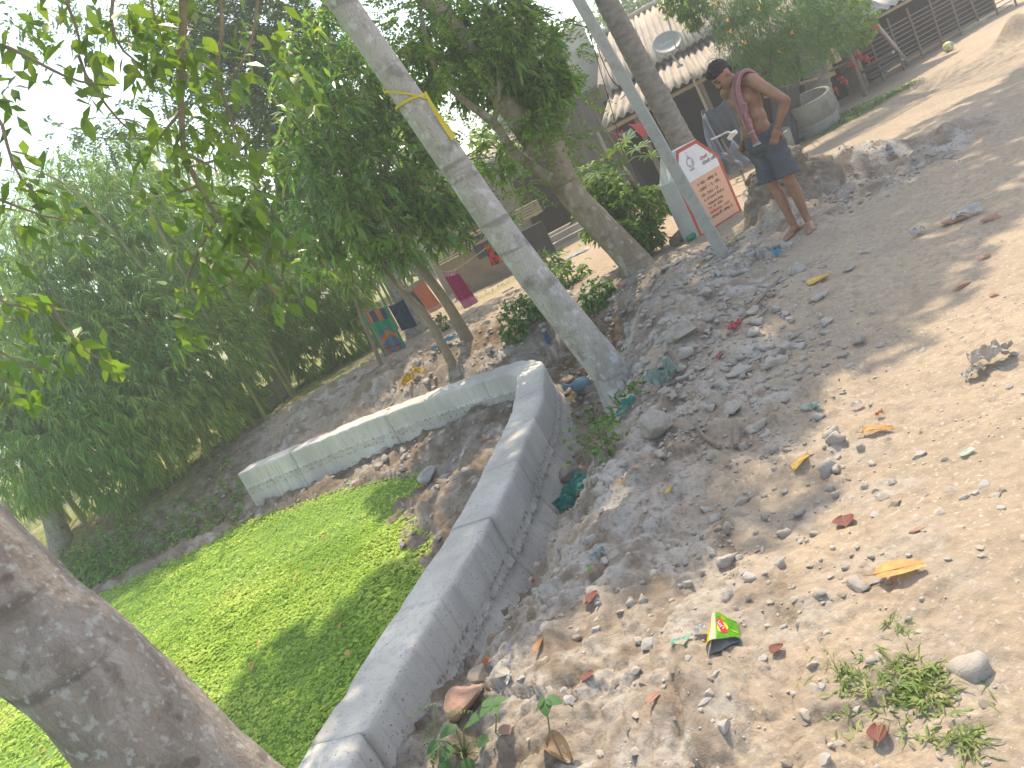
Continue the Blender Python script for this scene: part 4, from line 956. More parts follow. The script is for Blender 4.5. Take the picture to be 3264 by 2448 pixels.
mb = MB(); mb.tube([dc-nd*0.05, dc-nd*0.10+Vector((0,0,-0.12)), at(1468,139,13.25)], 0.016, 7); mb.tube([at(1468,139,13.25), at(1468,141,13.25)+Vector((0,0,-0.03))], [0.05, 0.06], 8); mb.obj('mast', grey_p, dish)
def text(body, size, mt, loc, quat, parent, name='lettering', ext=0.0008, shear=0.0, align='LEFT'):
    cu = bpy.data.curves.new(name, 'FONT'); cu.body = body; cu.size = size; cu.extrude = ext; cu.shear = shear; cu.align_x = align
    cu.resolution_u = 2
    o = bpy.data.objects.new(name, cu); COL.objects.link(o)
    dg = bpy.context.evaluated_depsgraph_get(); me = bpy.data.meshes.new_from_object(o.evaluated_get(dg))
    bpy.data.objects.remove(o); me.materials.clear(); me.materials.append(mt)
    ob = bpy.data.objects.new(name, me); link(ob, parent)
    M = Matrix.Translation(Vector(loc)) @ quat.to_matrix().to_4x4()
    pm_ = Matrix.LocRotScale(parent.location, parent.rotation_euler, None)
    me.transform(pm_.inverted() @ M); return ob
white_p = mat('white_paint', [(0.78,0.78,0.76), (0.72,0.72,0.70)], 6, 0.7)
tq = dq
text('dishtv', 0.10, white_p, dc+dq @ Vector((-0.14,-0.02,-0.018)), tq, dish, shear=0.1)

# ---- plastered house with a dark doorway
h1 = empty('house', (2.2, 17.5, 0), 0, 'plain plastered house with a dark open doorway behind the leaning trunks', 'house')
FY = 17.6   # front wall
# front wall in three pieces round the doorway, plus the lintel
quad_wall('wall', (-0.35,FY-0.2), (2.05,FY), -0.1, 2.45, 0.22, plaster, h1)
quad_wall('wall', (2.05,FY), (2.95,FY+0.08), 1.52, 2.45, 0.22, plaster, h1)
quad_wall('wall', (2.95,FY+0.08), (4.0,FY+0.17), -0.1, 2.45, 0.22, plaster, h1)
quad_wall('wall', (4.0,FY+0.17), (3.3,FY+4), -0.1, 2.45, 0.22, plaster, h1)
mb = MB(); mb.box((2.5,FY+0.6,0.7), (1.6,0.05,1.8)); mb.obj('room_wall', dark_in, h1)
mb = MB()
for sx_ in (2.05, 2.94): mb.box((sx_,FY+0.02,0.72), (0.09,0.26,1.62))
dfr = mb.obj('door_frame', wood_dk, h1); mb = MB(); mb.box((2.5,FY+0.02,1.50), (0.8,0.25,0.08)); mb.obj('door_head', wood_dk, h1)
mb = MB(); rq = Matrix.Rotation(R(70), 3, 'Z'); mb.box((2.20,FY+0.36,0.70), (0.70,0.035,1.5), rq); dl = mb.obj('door_leaf', wood_dk, h1)
mb = MB(); mb.box((1.55,FY-0.02,0.62), (0.26,0.02,0.66)); mb.obj('whitewashed_patch', white_w, h1)
# upper storey set back under a mono-pitch slab
quad_wall('upper_wall', (3.5,17.0), (4.62,17.05), 2.42, 3.62, 0.15, mat('plaster_pale', [(0.50,0.46,0.40), (0.58,0.55,0.50), (0.42,0.38,0.33)], 1.2, 0.92, 0.2, 25), h1, 3.72)
quad_wall('upper_wall', (4.62,17.05), (4.78,19.5), 2.42, 3.72, 0.15, plaster, h1, 3.0)
quad_wall('upper_wall', (2.4,17.3), (3.5,17.0), 2.42, 2.75, 0.15, plaster, h1, 3.62)
mb = MB(); mb.box((3.65,17.02,2.40), (2.2,0.5,0.07)); mb.obj('ledge', plaster_dk, h1)
quad_wall('lower_wall', (3.3,16.85), (4.62,16.9), -0.1, 2.36, 0.15, plaster_dk, h1)
for i in range(4):
    a0 = Vector((0.9+0.62*i,16.2,2.02)); b0_ = a0+Vector((0.66,0.03,0))
    corrugated('awning_sheet', a0+Vector((0,1.0,0.36)), b0_+Vector((0,1.0,0.36)), b0_, a0, 5, asb, h1)
# plinth and step
mb = MB(); mb.box((2.3,16.85,0.05), (4.6,1.3,0.30)); mb.obj('plinth', plaster, h1)
mb = MB(); mb.box((2.4,16.05,-0.01), (2.6,0.35,0.18)); mb.obj('step', plaster, h1)
# earthen outhouse behind the maroon cloth, clay pot and red basin
oh = empty('outhouse', (0.9, 15.4, 0), 0, 'low earth-walled outhouse with a leaning dark sheet behind the maroon cloth', 'outhouse')
quad_wall('wall', (-0.2,15.6), (1.3,15.3), -0.1, 0.75, 0.2, earth_w, oh)
quad_wall('wall', (1.3,15.3), (1.9,15.2), -0.1, 0.62, 0.2, mat('black_sheet', [(0.02,0.02,0.022), (0.045,0.045,0.05)], 4, 0.5, 0.3, 12), oh)
for i in range(5):
    mb = MB(); mb.tube([(-0.3+0.02*i,15.45+0.03*i,0.80+0.045*i), (2.0,15.1+0.03*i,0.80+0.05*i)], 0.028, 7); mb.obj('roof_pole', bam_m, oh)
mb = MB(); mb.box((0.85,15.30,0.72), (0.62,0.02,0.42)); mb.obj('hung_cloth', mat('navy_cloth', [(0.035,0.04,0.065), (0.06,0.06,0.09)], 6, 0.9), oh)
def lathe(name, prof_, c, mt, parent, n=20, tilt=None, smooth=True):
    mb = MB(); vs = []; fs = []
    for r_, z in prof_:
        for k in range(n):
            a = 2*math.pi*k/n; v = Vector((r_*math.cos(a), r_*math.sin(a), z))
            if tilt is not None: v = tilt @ v
            vs.append(v+Vector(c))
    for i in range(len(prof_)-1):
        for k in range(n): fs.append((i*n+k, i*n+(k+1) % n, (i+1)*n+(k+1) % n, (i+1)*n+k))
    mb.add(vs, fs); return mb.obj(name, mt, parent, smooth)
c = gp(1070, 545); bs = tag(lathe('basin', [(0.02,0.03), (0.16,0.03), (0.24,0.20), (0.26,0.20), (0.17,0.0), (0.0,0.0)], tuple(at(1045,525,15.9)), mat('red_plastic', [(0.42,0.04,0.05), (0.5,0.06,0.07)], 3, 0.4), None, tilt=Matrix.Rotation(R(65), 3, 'X')), 'dark red plastic basin leaning at the foot of the plastered house', 'basin')

# ---- cattle shed by the road: tin roof, dark inside, wattle of rails
sh = empty('cattle_shed', (9.6, 16.3, 0), 0, 'low cattle shed with a pale tin roof and a front of thin rails', 'shed')
for i in range(5):
    a0 = Vector((8.9+0.82*i,15.35+0.17*i,1.16)); b0_ = a0+Vector((0.84,0.17,0))
    corrugated('roof_sheet', a0+Vector((0,1.7,0.62)), b0_+Vector((0,1.7,0.62)), b0_, a0, 4, tin, sh, depth=0.03)
quad_wall('back_wall', (8.5,17.0), (13.5,18.0), -0.1, 1.6, 0.1, dark_in, sh)
quad_wall('side_wall', (8.9,15.7), (8.5,17.1), -0.1, 1.2, 0.08, earth_w, sh)
mb = MB(); mb.tube([(8.6,15.35,1.08), (13.2,16.3,1.12)], 0.03, 6); mb.obj('eave_pole', bam_m, sh)
fa, fb = Vector((8.6,15.05,0)), Vector((12.7,16.15,0))
for k in range(10):
    z = 0.07+0.085*k; mb = MB()
    mb.tube([lerp(fa, fb, 0.0)+Vector((0,0,z+rng.uniform(-0.01, 0.01))), lerp(fa, fb, 0.5)+Vector((0,0.02,z+rng.uniform(-0.015, 0.015))), lerp(fa, fb, 0.92)+Vector((0,0,z))], 0.011, 5); mb.obj('rail', wood, sh)
for k in range(8):
    p = lerp(fa, fb, 0.06+0.125*k); mb = MB(); mb.tube([p+Vector((0,-0.03,-0.05)), p+Vector((rng.uniform(-0.05, 0.05),-0.03,1.0))], 0.02, 6); mb.obj('stake', wood, sh)
mb = MB(); mb.tube([gp(2130,48)+Vector((0,0,0.03)), gp(1955,140)+Vector((0,0,0.04))], 0.05, 8); mb.obj('sill_pole', bam_m, sh)
red_cl = mat('red_cloth', [(0.45,0.045,0.05), (0.55,0.07,0.07)], 6, 0.9, transl=0.2)
# firewood and sticks piled before it: grey poles lashed with red rag, forming a triangle
fr = empty('pole_frame', gp(1830, 200), 0, 'grey bamboo poles lashed with red rags leaning before the cattle shed', 'pole frame')
gp_m = mat('grey_pole', [(0.36,0.34,0.32), (0.46,0.44,0.42)], 6, 0.7, 0.2, 40)
Lf, Rt_, Ap, Ap2 = gp(1790,212), gp(1962,138), at(1892,70,13.9), at(1886,44,14.2)
for a_, b_, r_ in ((Lf+Vector((0,0,0.02)), Ap, 0.038), (Rt_, Ap2, 0.04), (gp(1795,206)+Vector((0,0,0.03)), at(1930,112,14.0), 0.032), (gp(1820,200)+Vector((0,0,0.02)), at(1950,128,14.0), 0.026)):
    mb = MB(); mb.tube([a_, a_.lerp(b_, 0.5)+Vector((0,0,0.01)), b_], [r_, r_*0.95, r_*0.85], 8); mb.obj('pole', gp_m, fr)
for px, py in [(1852,122), (1838,142), (1800,195), (1822,178), (1815,172), (1868,128), (1890,62)]:
    c = at(px, py, 13.75); mb = MB()
    mb.tube([c+Vector((-0.05,0.0,0.02)), c+Vector((0,-0.05,0.03)), c+Vector((0.05,0,0)), c+Vector((0.04,-0.02,-0.12))], [0.03,0.035,0.03,0.012], 6); mb.obj('red_rag', red_cl, fr)
# hurdle of crossed sticks and the timber prop left of it
hd = empty('stick_hurdle', gp(1770, 205), 0, 'dark crossed posts and rails between palm and cattle shed', 'hurdle')
for a_, b_, r_ in [((1772,205),(1700,60),0.045), ((1815,185),(1760,20),0.03), ((1740,190),(1800,150),0.025), ((1760,120),(1830,80),0.02), ((1765,165),(1840,130),0.02)]:
    A_ = gp(*a_) if a_[1] > 180 else at(*a_, 14.3); mb = MB(); mb.tube([A_, at(*b_, 14.5)], r_, 6); mb.obj('stick', wood, hd)
mb = MB(); mb.tube([at(1690,190,13.2), at(1765,172,13.3)], 0.03, 7); mb.obj('rail', wood, hd)
tan_pl = mat('straw', [(0.50,0.38,0.20), (0.62,0.50,0.30)], 9, 0.9, 0.5, 60)
for k, (px, py, s_) in enumerate([(1785,150,0.16), (1800,120,0.14), (1780,135,0.13)]):
    c = at(px, py, 14.9); mb = MB(); rq = Matrix.Rotation(R(20*k), 3, 'Z')
    mb.box(c, (s_*1.2, s_, s_*2.0), rq, taper=0.8); tag(mb.obj('straw_bundle', tan_pl), ['tall sunlit straw bundle inside the hurdle', 'sunlit straw bundle high behind the hurdle rail', 'small straw bundle between the crossed sticks'][k], 'straw bundle', 'straw bundles by the hurdle')
# ball
bc = gp(2052, 112)
def ball_extra(N, L, c, tc):
    return nmix(N, L, nnoise(N, L, tc.outputs['Object'], 9, 2, 0.50, 0.54), c, (0.16,0.42,0.36))
ballm = mat('ball_paint', [(0.66,0.55,0.22), (0.72,0.62,0.30)], 5, 0.5, extra=ball_extra)
me = bpy.data.meshes.new('ball'); bm = bmesh.new(); bmesh.ops.create_icosphere(bm, subdivisions=3, radius=0.095); bm.to_mesh(me); bm.free(); me.materials.append(ballm); me.polygons.foreach_set('use_smooth', [True]*len(me.polygons))
tag(link(bpy.data.objects.new('ball', me)), 'yellow and teal play ball lying at the foot of the rails', 'ball').location = bc+Vector((0, 0, 0.09))

# ---- concrete well rings
conc_r = mat('ring_concrete', [(0.22,0.21,0.185), (0.30,0.285,0.25), (0.18,0.175,0.15)], 3.5, 0.92, 0.4, 40)
def ring(name, label, c, R_, H_, tilt, joint):
    t = empty(name, c, 0, label, 'well ring', 'concrete well rings beside the road')
    th = 0.05
    pr = [(R_-th,0.0), (R_,0.0)]
    if joint: pr += [(R_,H_*0.46), (R_-0.008,H_*0.475), (R_-0.008,H_*0.49), (R_+0.004,H_*0.50)]
    pr += [(R_+0.004,H_-0.015), (R_-0.008,H_), (R_-th+0.008,H_), (R_-th,H_-0.015), (R_-th,0.0)]
    lathe('ring_wall', pr, c, conc_r, t, 48, tilt); 
    lathe('earth_fill', [(0.0,H_*0.25), (R_-th-0.003,H_*0.25)], c, soil, t, 24, tilt); return t
rc = on(1768, 283, 0)
ring('well_ring', 'large tilted concrete well ring with a joint round it beside the road', rc+Vector((0.10,0.30,-0.10)), 0.405, 0.66, Matrix.Rotation(R(10), 3, 'X') @ Matrix.Rotation(R(-3), 3, 'Y'), True)
rc2 = on(1708, 322, 0)
ring('well_ring', 'smaller low concrete well ring half hidden behind the man\'s shorts', rc2+Vector((-0.10,0.25,-0.06)), 0.27, 0.38, Matrix.Rotation(R(8), 3, 'X'), False)

# ---- painted foundation stone
mon_w = Vector((0.894,0.447,0)); mon_o = Vector((2.67,9.0,0)); mon_z = min(gz(2.6,9.05), gz(3.2,9.3))-0.03
mo = empty('foundation_stone', mon_o+Vector((0,0,mon_z)), 0, 'white and peach painted foundation stone with red border and handwritten notice', 'inscribed stone')
nb = Vector((-0.447,0.894,0)); TH = 0.27
out = [(0,0), (0.76,0), (0.76,0.74), (0.53,1.01), (0.19,1.01), (0,0.72)]
paint_w = mat('stone_white', [(0.66,0.65,0.64), (0.74,0.73,0.72)], 5, 0.75, 0.08, 40)
paint_p = mat('stone_peach', [(0.66,0.38,0.24), (0.70,0.42,0.28)], 5, 0.75, 0.08, 40)
paint_r = mat('stone_red', [(0.42,0.085,0.05), (0.48,0.11,0.07)], 5, 0.7, 0.05, 40)
side_g = mat('stone_side', [(0.56,0.56,0.55), (0.66,0.66,0.65)], 4, 0.85, 0.1, 40)
def mp_(u, v, w_=0.0): return mon_o+Vector((0,0,mon_z))+mon_w*u+Vector((0,0,v))+nb*w_
mb = MB(); k = len(out)
mb.add([mp_(u, v, 0) for u, v in out]+[mp_(u, v, TH) for u, v in out], [tuple(range(k)), tuple(range(k, 2*k))[::-1]]+[(i, (i+1) % k, k+(i+1) % k, k+i) for i in range(k)])
mb.obj('slab', side_g, mo)
def inset(pts, d):
    c = Vector((0.38, 0.5)); r_ = []
    n_ = len(pts)
    for i in range(n_):
        p0, p1, p2 = Vector(pts[i-1]), Vector(pts[i]), Vector(pts[(i+1) % n_])
        e1 = (p1-p0).normalized(); e2 = (p2-p1).normalized(); n1 = Vector((-e1.y, e1.x)); n2 = Vector((-e2.y, e2.x))
        bs_ = (n1+n2); bs_ = bs_/bs_.length_squared*2; r_.append(p1+bs_*d)
    return r_
ins = inset(out, 0.042)
mb = MB(); mb.add([mp_(u, v, -0.004) for u, v in out]+[mp_(u, v, -0.004) for u, v in ins], [(i, (i+1) % k, k+(i+1) % k, k+i) for i in range(k)]); mb.obj('red_border', paint_r, mo)
YS = 0.60
pl_ = [ins[0], ins[1], Vector((ins[1].x, YS+0.02)), Vector((ins[0].x, YS+0.02))]
mb = MB(); mb.add([mp_(u, v, -0.005) for u, v in pl_], [(0,1,2,3)]); mb.obj('peach_panel', paint_p, mo)
mb = MB(); mb.add([mp_(u, v, -0.005) for u, v in [pl_[3], pl_[2], ins[2], ins[3], ins[4], ins[5]]], [(0,1,2,3,4,5)]); mb.obj('white_panel', paint_w, mo)
ink = mat('black_lettering', [(0.05,0.04,0.04), (0.09,0.07,0.06)], 9, 0.8)
ink_r = mat('red_lettering', [(0.50,0.05,0.05), (0.56,0.08,0.07)], 9, 0.8)
# handwriting in the round local script: each sign is a few drawn strokes
GL = {'o': [[(0.5+0.42*math.cos(a), 0.45+0.42*math.sin(a)) for a in np.linspace(-0.9, 4.6, 12)]],
      'a': [[(0.08,0.5), (0.2,0.85), (0.55,0.95), (0.85,0.7), (0.8,0.3), (0.5,0.12), (0.3,0.3), (0.45,0.5)], [(0.85,0.7), (0.9,-0.1)]],
      'k': [[(0.1,0.75), (0.4,0.98), (0.8,0.85), (0.75,0.5), (0.35,0.4), (0.2,0.15), (0.5,0.0), (0.85,0.15)]],
      'b': [[(0.5+0.4*math.cos(a), 0.5+0.4*math.sin(a)) for a in np.linspace(0.3, 6.0, 12)], [(0.9,0.95), (0.9,0.0)]],
      's': [[(0.1,0.55), (0.3,0.95), (0.7,0.95), (0.9,0.55), (0.7,0.3), (0.45,0.45), (0.6,0.7)], [(0.9,0.55), (0.95,0.0)]],
      'i': [[(0.1,1.0), (0.35,1.25), (0.7,1.2), (0.8,0.95)]], 'u': [[(0.3,-0.05), (0.55,-0.3), (0.8,-0.1)]], 'A': [[(0.3,1.0), (0.35,0.0)]],
      '-': [[(0.1,0.45), (0.9,0.45)]], '.': [[(0.3,0.3), (0.45,0.45)]], '2': [[(0.15,0.8), (0.5,1.0), (0.8,0.75), (0.3,0.35), (0.2,0.05), (0.85,0.1)]], '0': [[(0.5+0.38*math.cos(a), 0.5+0.4*math.sin(a)) for a in np.linspace(0, 6.28, 12)]],
      '6': [[(0.8,0.9), (0.3,0.7), (0.2,0.3), (0.5,0.05), (0.8,0.3), (0.5,0.5), (0.25,0.35)]], ' ': []}
def strokes(txt, u, v, s, mt, name='lettering', wd=None, rise=0.0):
    mb = MB(); x = u; wd = wd or s*0.085
    for ch in txt:
        for st_ in GL.get(ch, []):
            P_ = [(x+p[0]*s*0.72, v+p[1]*s+rise*(x-u)) for p in st_]
            if len(P_) == 2 and ch == '.': wd2 = wd*1.6
            else: wd2 = wd
            for (a_, b_), (c_, d_) in zip(P_[:-1], P_[1:]):
                dx, dy = c_-a_, d_-b_; l_ = math.hypot(dx, dy) or 1; ox, oy = -dy/l_*wd2, dx/l_*wd2; ex, ey = dx/l_*wd2*0.5, dy/l_*wd2*0.5
                mb.add([mp_(a_+ox-ex, b_+oy-ey, -0.0075), mp_(a_-ox-ex, b_-oy-ey, -0.0075), mp_(c_-ox+ex, d_-oy+ey, -0.0075), mp_(c_+ox+ex, d_+oy+ey, -0.0075)], [(0,1,2,3)])
        x += s*(0.45 if ch in 'iu' and False else (0.36 if ch in ' .' else 0.8 if ch not in 'iuA' else 0.0))
        if ch == 'A': x += s*0.3
    if mb.v:
        o = mb.obj(name, mt, mo); return o
strokes('bikasik gAi', 0.465, 0.775, 0.033, ink_r); strokes('bikasik obisA', 0.475, 0.715, 0.033, ink)
for r_, (t_, u_, s_) in enumerate([('b . bak - bAsusapAk', 0.27, 0.031), ('- obAsAi . gAma - oAsAu', 0.25, 0.031), ('os - 2026 - 26', 0.27, 0.031)]):
    strokes(t_, u_, 0.535-0.068*r_, s_, ink)
mq = Matrix((( mon_w.x, 0, -nb.x), (mon_w.y, 0, -nb.y), (0, 1, 0))).to_quaternion()
text('st. of Guard Wall at', 0.044, ink, mp_(0.27,0.345,-0.0065), mq, mo, shear=0.15)
text('kalapasia Jrung', 0.044, ink, mp_(0.31,0.285,-0.0065), mq, mo, shear=0.15)
strokes('2 6 . 02 . 2026', 0.29, 0.235, 0.028, ink); strokes('oabisausAkbAo - okbs', 0.28, 0.182, 0.028, ink_r); strokes('- bkAoab bisi - bAsusapAk', 0.25, 0.130, 0.028, ink)
for v_ in (0.33, 0.235): strokes('b.b', 0.08, v_, 0.03, ink)
strokes('oasb', 0.08, 0.20, 0.028, ink)
for r_ in range(3): strokes('b.ab   okb-', 0.07, 0.150-0.042*r_*0.9, 0.026, ink)
# emblem: a round seal drawn in thin grey lines under a pointed crown, and an orange disc at the left edge
lin = mat('seal_ink', [(0.20,0.19,0.20), (0.26,0.25,0.26)], 9, 0.8)
mb = MB()
def poly_line(P_, wd=0.0022):
    for (a_, b_), (c_, d_) in zip(P_[:-1], P_[1:]):
        dx, dy = c_-a_, d_-b_; l_ = math.hypot(dx, dy) or 1; ox, oy = -dy/l_*wd, dx/l_*wd
        mb.add([mp_(a_+ox, b_+oy, -0.0072), mp_(a_-ox, b_-oy, -0.0072), mp_(c_-ox, d_-oy, -0.0072), mp_(c_+ox, d_+oy, -0.0072)], [(0,1,2,3)])
for r_ in (0.055, 0.047): poly_line([(0.31+r_*math.cos(a), 0.815+r_*math.sin(a)) for a in np.linspace(0, 6.284, 26)])
for k in range(5): poly_line([(0.285+0.006*k, 0.868+0.012*k), (0.335-0.006*k, 0.868+0.012*k)], 0.003)
poly_line([(0.31,0.92), (0.31,0.945)], 0.003)
for a in np.linspace(-2.6, 0.4, 6): poly_line([(0.31+0.02*math.cos(a), 0.80+0.02*math.sin(a)), (0.31+0.036*math.cos(a), 0.815+0.034*math.sin(a))], 0.004)
mb.obj('seal', lin, mo); strokes('okba', 0.262, 0.725, 0.024, lin)
org = mat('orange_paint', [(0.72,0.24,0.05), (0.78,0.32,0.08)], 6, 0.7)
mb = MB(); cs = [(0.095+0.05*math.cos(a), 0.67+0.05*math.sin(a)) for a in np.linspace(0, 6.283, 22)[:-1]]; mb.add([mp_(u, v, -0.0072) for u, v in cs], [tuple(range(len(cs)))]); mb.obj('orange_disc', org, mo)

# ---- square concrete post and wires
post_m = mat('post_concrete', [(0.30,0.295,0.265), (0.38,0.37,0.34), (0.24,0.235,0.21)], 6, 0.93, 0.35, 60)
pb = gp(1565, 555); po = empty('utility_post', pb, 0, 'slim grey concrete post slanting across the front of the painted stone', 'post')
ptop = at(1250, 0, 7.25); dpo = (ptop-pb).normalized(); ptop = ptop+dpo*1.2
xq = dpo.to_track_quat('Z', 'Y'); mb = MB(); vs = []
for c_, h_ in ((pb-dpo*0.15, 0.052), (ptop, 0.044)):
    for sx_, sy_ in ((-1,-1), (1,-1), (1,1), (-1,1)): vs.append(c_+xq @ Vector((sx_*h_, sy_*h_, 0)))
mb.add(vs, [(0,1,5,4), (1,2,6,5), (2,3,7,6), (3,0,4,7), (4,5,6,7), (3,2,1,0)]); o = mb.obj('shaft', post_m, po)
bv = o.modifiers.new('b', 'BEVEL'); bv.width = 0.008; bv.segments = 2
wire_m = mat('wire_black', [(0.02,0.02,0.022), (0.035,0.035,0.04)], 5, 0.6)
def wire(label, pts, r_=0.004, mt=wire_m):
    mb = MB(); P_ = catmull(np.array([tuple(p) for p in pts]), 8); mb.tube([tuple(p) for p in P_], r_, 5)
    return tag(mb.obj('wire', mt), label, 'wire', 'overhead wires at the grey post')
wa = at(1285, 60, 7.2)
wire('thin black wire sagging left from the grey post through the mango leaves', [at(1285,62,7.2), at(1210,45,7.5), at(1180,32,7.7), at(1100,-10,8.2)], 0.005)
wire('black wire dropping from the top of the post past the gable to the yard', [at(1246,-10,7.6), at(1280,95,7.7), at(1325,250,7.8), at(1345,330,8.0)], 0.004)
wire('looped black wire hanging beside the post toward the low eave', [at(1270,20,7.5), at(1305,110,7.9), at(1290,100,8.2), at(1320,170,8.6), at(1350,200,9.4), at(1340,215,10)], 0.005)
wire('pale rope stretched from the yard up past the awning', [at(1270,200,9.0), at(1300,270,9.1), at(1345,335,9.2)], 0.007, bam_m)

# ---- black tarpaulin and grey plastic over sticks (behind man)
tarp_m = mat('black_tarp', [(0.022,0.026,0.028), (0.05,0.056,0.06)], 3, 0.45, 0.35, 9, spec=0.4)
gplas = mat('grey_plastic', [(0.20,0.215,0.235), (0.33,0.35,0.38)], 2.5, 0.4, 0.3, 10, transl=0.25, spec=0.4)
def sheet(name, corners, mt, label, cat, nu=14, nv=14, sag=0.08, seed=1, wr=0.03, freq=4.0, parent=None, thick=0.004, stripes=None):
    A, B, C_, D_ = [np.array(tuple(p)) for p in corners]; V = []
    nrm = np.cross(B-A, D_-A); nrm = nrm/np.linalg.norm(nrm)
    uu, vv = np.meshgrid(np.linspace(0, 1, nu+1), np.linspace(0, 1, nv+1))
    P_ = (A*(1-uu[..., None])+B*uu[..., None])*(1-vv[..., None])+(D_*(1-uu[..., None])+C_*uu[..., None])*vv[..., None]
    fold = wr*(np.sin(uu*freq*6.28+2.0*vnoise(uu*2, vv*1.3, seed=seed))*(0.25+0.75*vv)+0.6*vnoise(uu*4, vv*4, seed=seed+2))
    P_ = P_+nrm*fold[..., None]+np.array([0, 0, -1.0])*(sag*np.sin(uu*math.pi)*(1-vv*0.6))[..., None]
    n1 = nu+1; F = [(j*n1+i, j*n1+i+1, (j+1)*n1+i+1, (j+1)*n1+i) for j in range(nv) for i in range(nu)]
    mi = None
    o = np_obj(name, P_.reshape(-1, 3), np.array(F), mt, parent, smooth=True)
    o.modifiers.new('th', 'SOLIDIFY').thickness = thick
    at_ = o.data.uv_layers.new(name='UVMap'); idx = np.array([l.vertex_index for l in o.data.loops])
    at_.data.foreach_set('uv', np.stack([uu.ravel()[idx], vv.ravel()[idx]], 1).astype(np.float32).ravel())
    if label: tag(o, label, cat)
    return o
sheet('tarpaulin', [at(1512,238,11.0), at(1570,205,11.2), at(1640,330,11.0), at(1600,360,11.0)], tarp_m, 'black tarpaulin stretched from a stick behind the man', 'tarpaulin', seed=4)
sheet('plastic_sheet', [at(1512,240,10.8), at(1520,245,10.7), at(1590,372,10.4), at(1545,372,10.5)], gplas, 'grey plastic sheet hanging from the tarpaulin corner to the ground', 'plastic sheet', seed=6, wr=0.05, freq=2)
sheet('plastic_sheet', [at(1555,330,10.3), at(1580,300,10.4), at(1620,350,10.2), at(1585,365,10.2)], gplas, 'crumpled lower piece of grey plastic behind the man\'s legs', 'plastic sheet', seed=9, wr=0.05, freq=2)
sheet('tarpaulin', [at(1660,190,12.6), at(1725,165,12.9), at(1735,300,12.8), at(1690,330,12.6)], tarp_m, 'black plastic sheet hanging behind the man\'s back beside the well ring', 'tarpaulin', seed=12, wr=0.06)
bk = empty('bicycle_parts', on(1590, 370, 0), 0, 'cycle handlebar and lashed sticks by the tarpaulin at the man\'s waist', 'cycle parts')
mb = MB(); mb.tube([at(1535,302,10.3), at(1558,292,10.3), at(1572,285,10.2), at(1585,290,10.1)], 0.014, 7); mb.obj('handlebar', mat('chrome', [(0.5,0.5,0.5), (0.6,0.6,0.6)], 4, 0.3, metal=0.8), bk)
mb = MB(); mb.tube([at(1558,300,10.3), at(1585,350,10.2), on(1600,368,0)], 0.018, 7); mb.obj('stick', wood, bk)
mb = MB(); mb.tube([at(1575,300,10.2), at(1582,290,10.15), at(1590,284,10.1)], [0.03,0.035,0.03], 7); mb.obj('white_rag', white_w, bk)
# ---- clothes on the veranda line
for nm, crn, mt, lab, cat_ in [
    ('cloth', [at(1322,288,12.6), at(1345,280,12.6), at(1348,296,12.6), at(1338,300,12.6)], red_cl, 'red rag at the left of the veranda line', 'cloth'),
    ('garment', [at(1335,290,12.55), at(1362,276,12.55), at(1375,292,12.55), at(1352,306,12.55)], mat('teal_cloth', [(0.17,0.27,0.28), (0.24,0.36,0.36)], 6, 0.9, transl=0.2), 'grey-teal garment on the veranda line between red cloths', 'garment'),
    ('garment', [at(1358,268,12.6), at(1395,262,12.6), at(1410,292,12.6), at(1388,295,12.6)], mat('coral_cloth', [(0.62,0.11,0.13), (0.70,0.18,0.18)], 5, 0.9, transl=0.25), 'bright coral red garment under the low eave', 'garment')]:
    sheet(nm, crn, mt, lab, cat_, 8, 8, 0.02, seed=3, wr=0.02)

# ---- washing line with five cloths
def cloth_mat(name, fn):
    mt = bpy.data.materials.new(name); mt.use_nodes = True; N = mt.node_tree.nodes; L = mt.node_tree.links
    b = N['Principled BSDF']; b.inputs['Roughness'].default_value = 0.9; b.inputs['Specular IOR Level'].default_value = 0.1
    uv = N.new('ShaderNodeUVMap'); uv.uv_map = 'UVMap'; sp = N.new('ShaderNodeSeparateXYZ'); L.new(uv.outputs[0], sp.inputs[0])
    col = fn(N, L, sp.outputs[0], sp.outputs[1], uv.outputs[0])
    L.new(col, b.inputs['Base Color'])
    tr = N.new('ShaderNodeBsdfTranslucent'); L.new(col, tr.inputs[0]); mx = N.new('ShaderNodeMixShader'); mx.inputs[0].default_value = 0.5
    L.new(b.outputs[0], mx.inputs[1]); L.new(tr.outputs[0], mx.inputs[2]); L.new(mx.outputs[0], N['Material Output'].inputs[0]); return mt
def band(N, L, x, lo, hi):
    a_ = nmath(N, L, 'GREATER_THAN', x, lo); b_ = nmath(N, L, 'LESS_THAN', x, hi); return nmath(N, L, 'MULTIPLY', a_, b_)
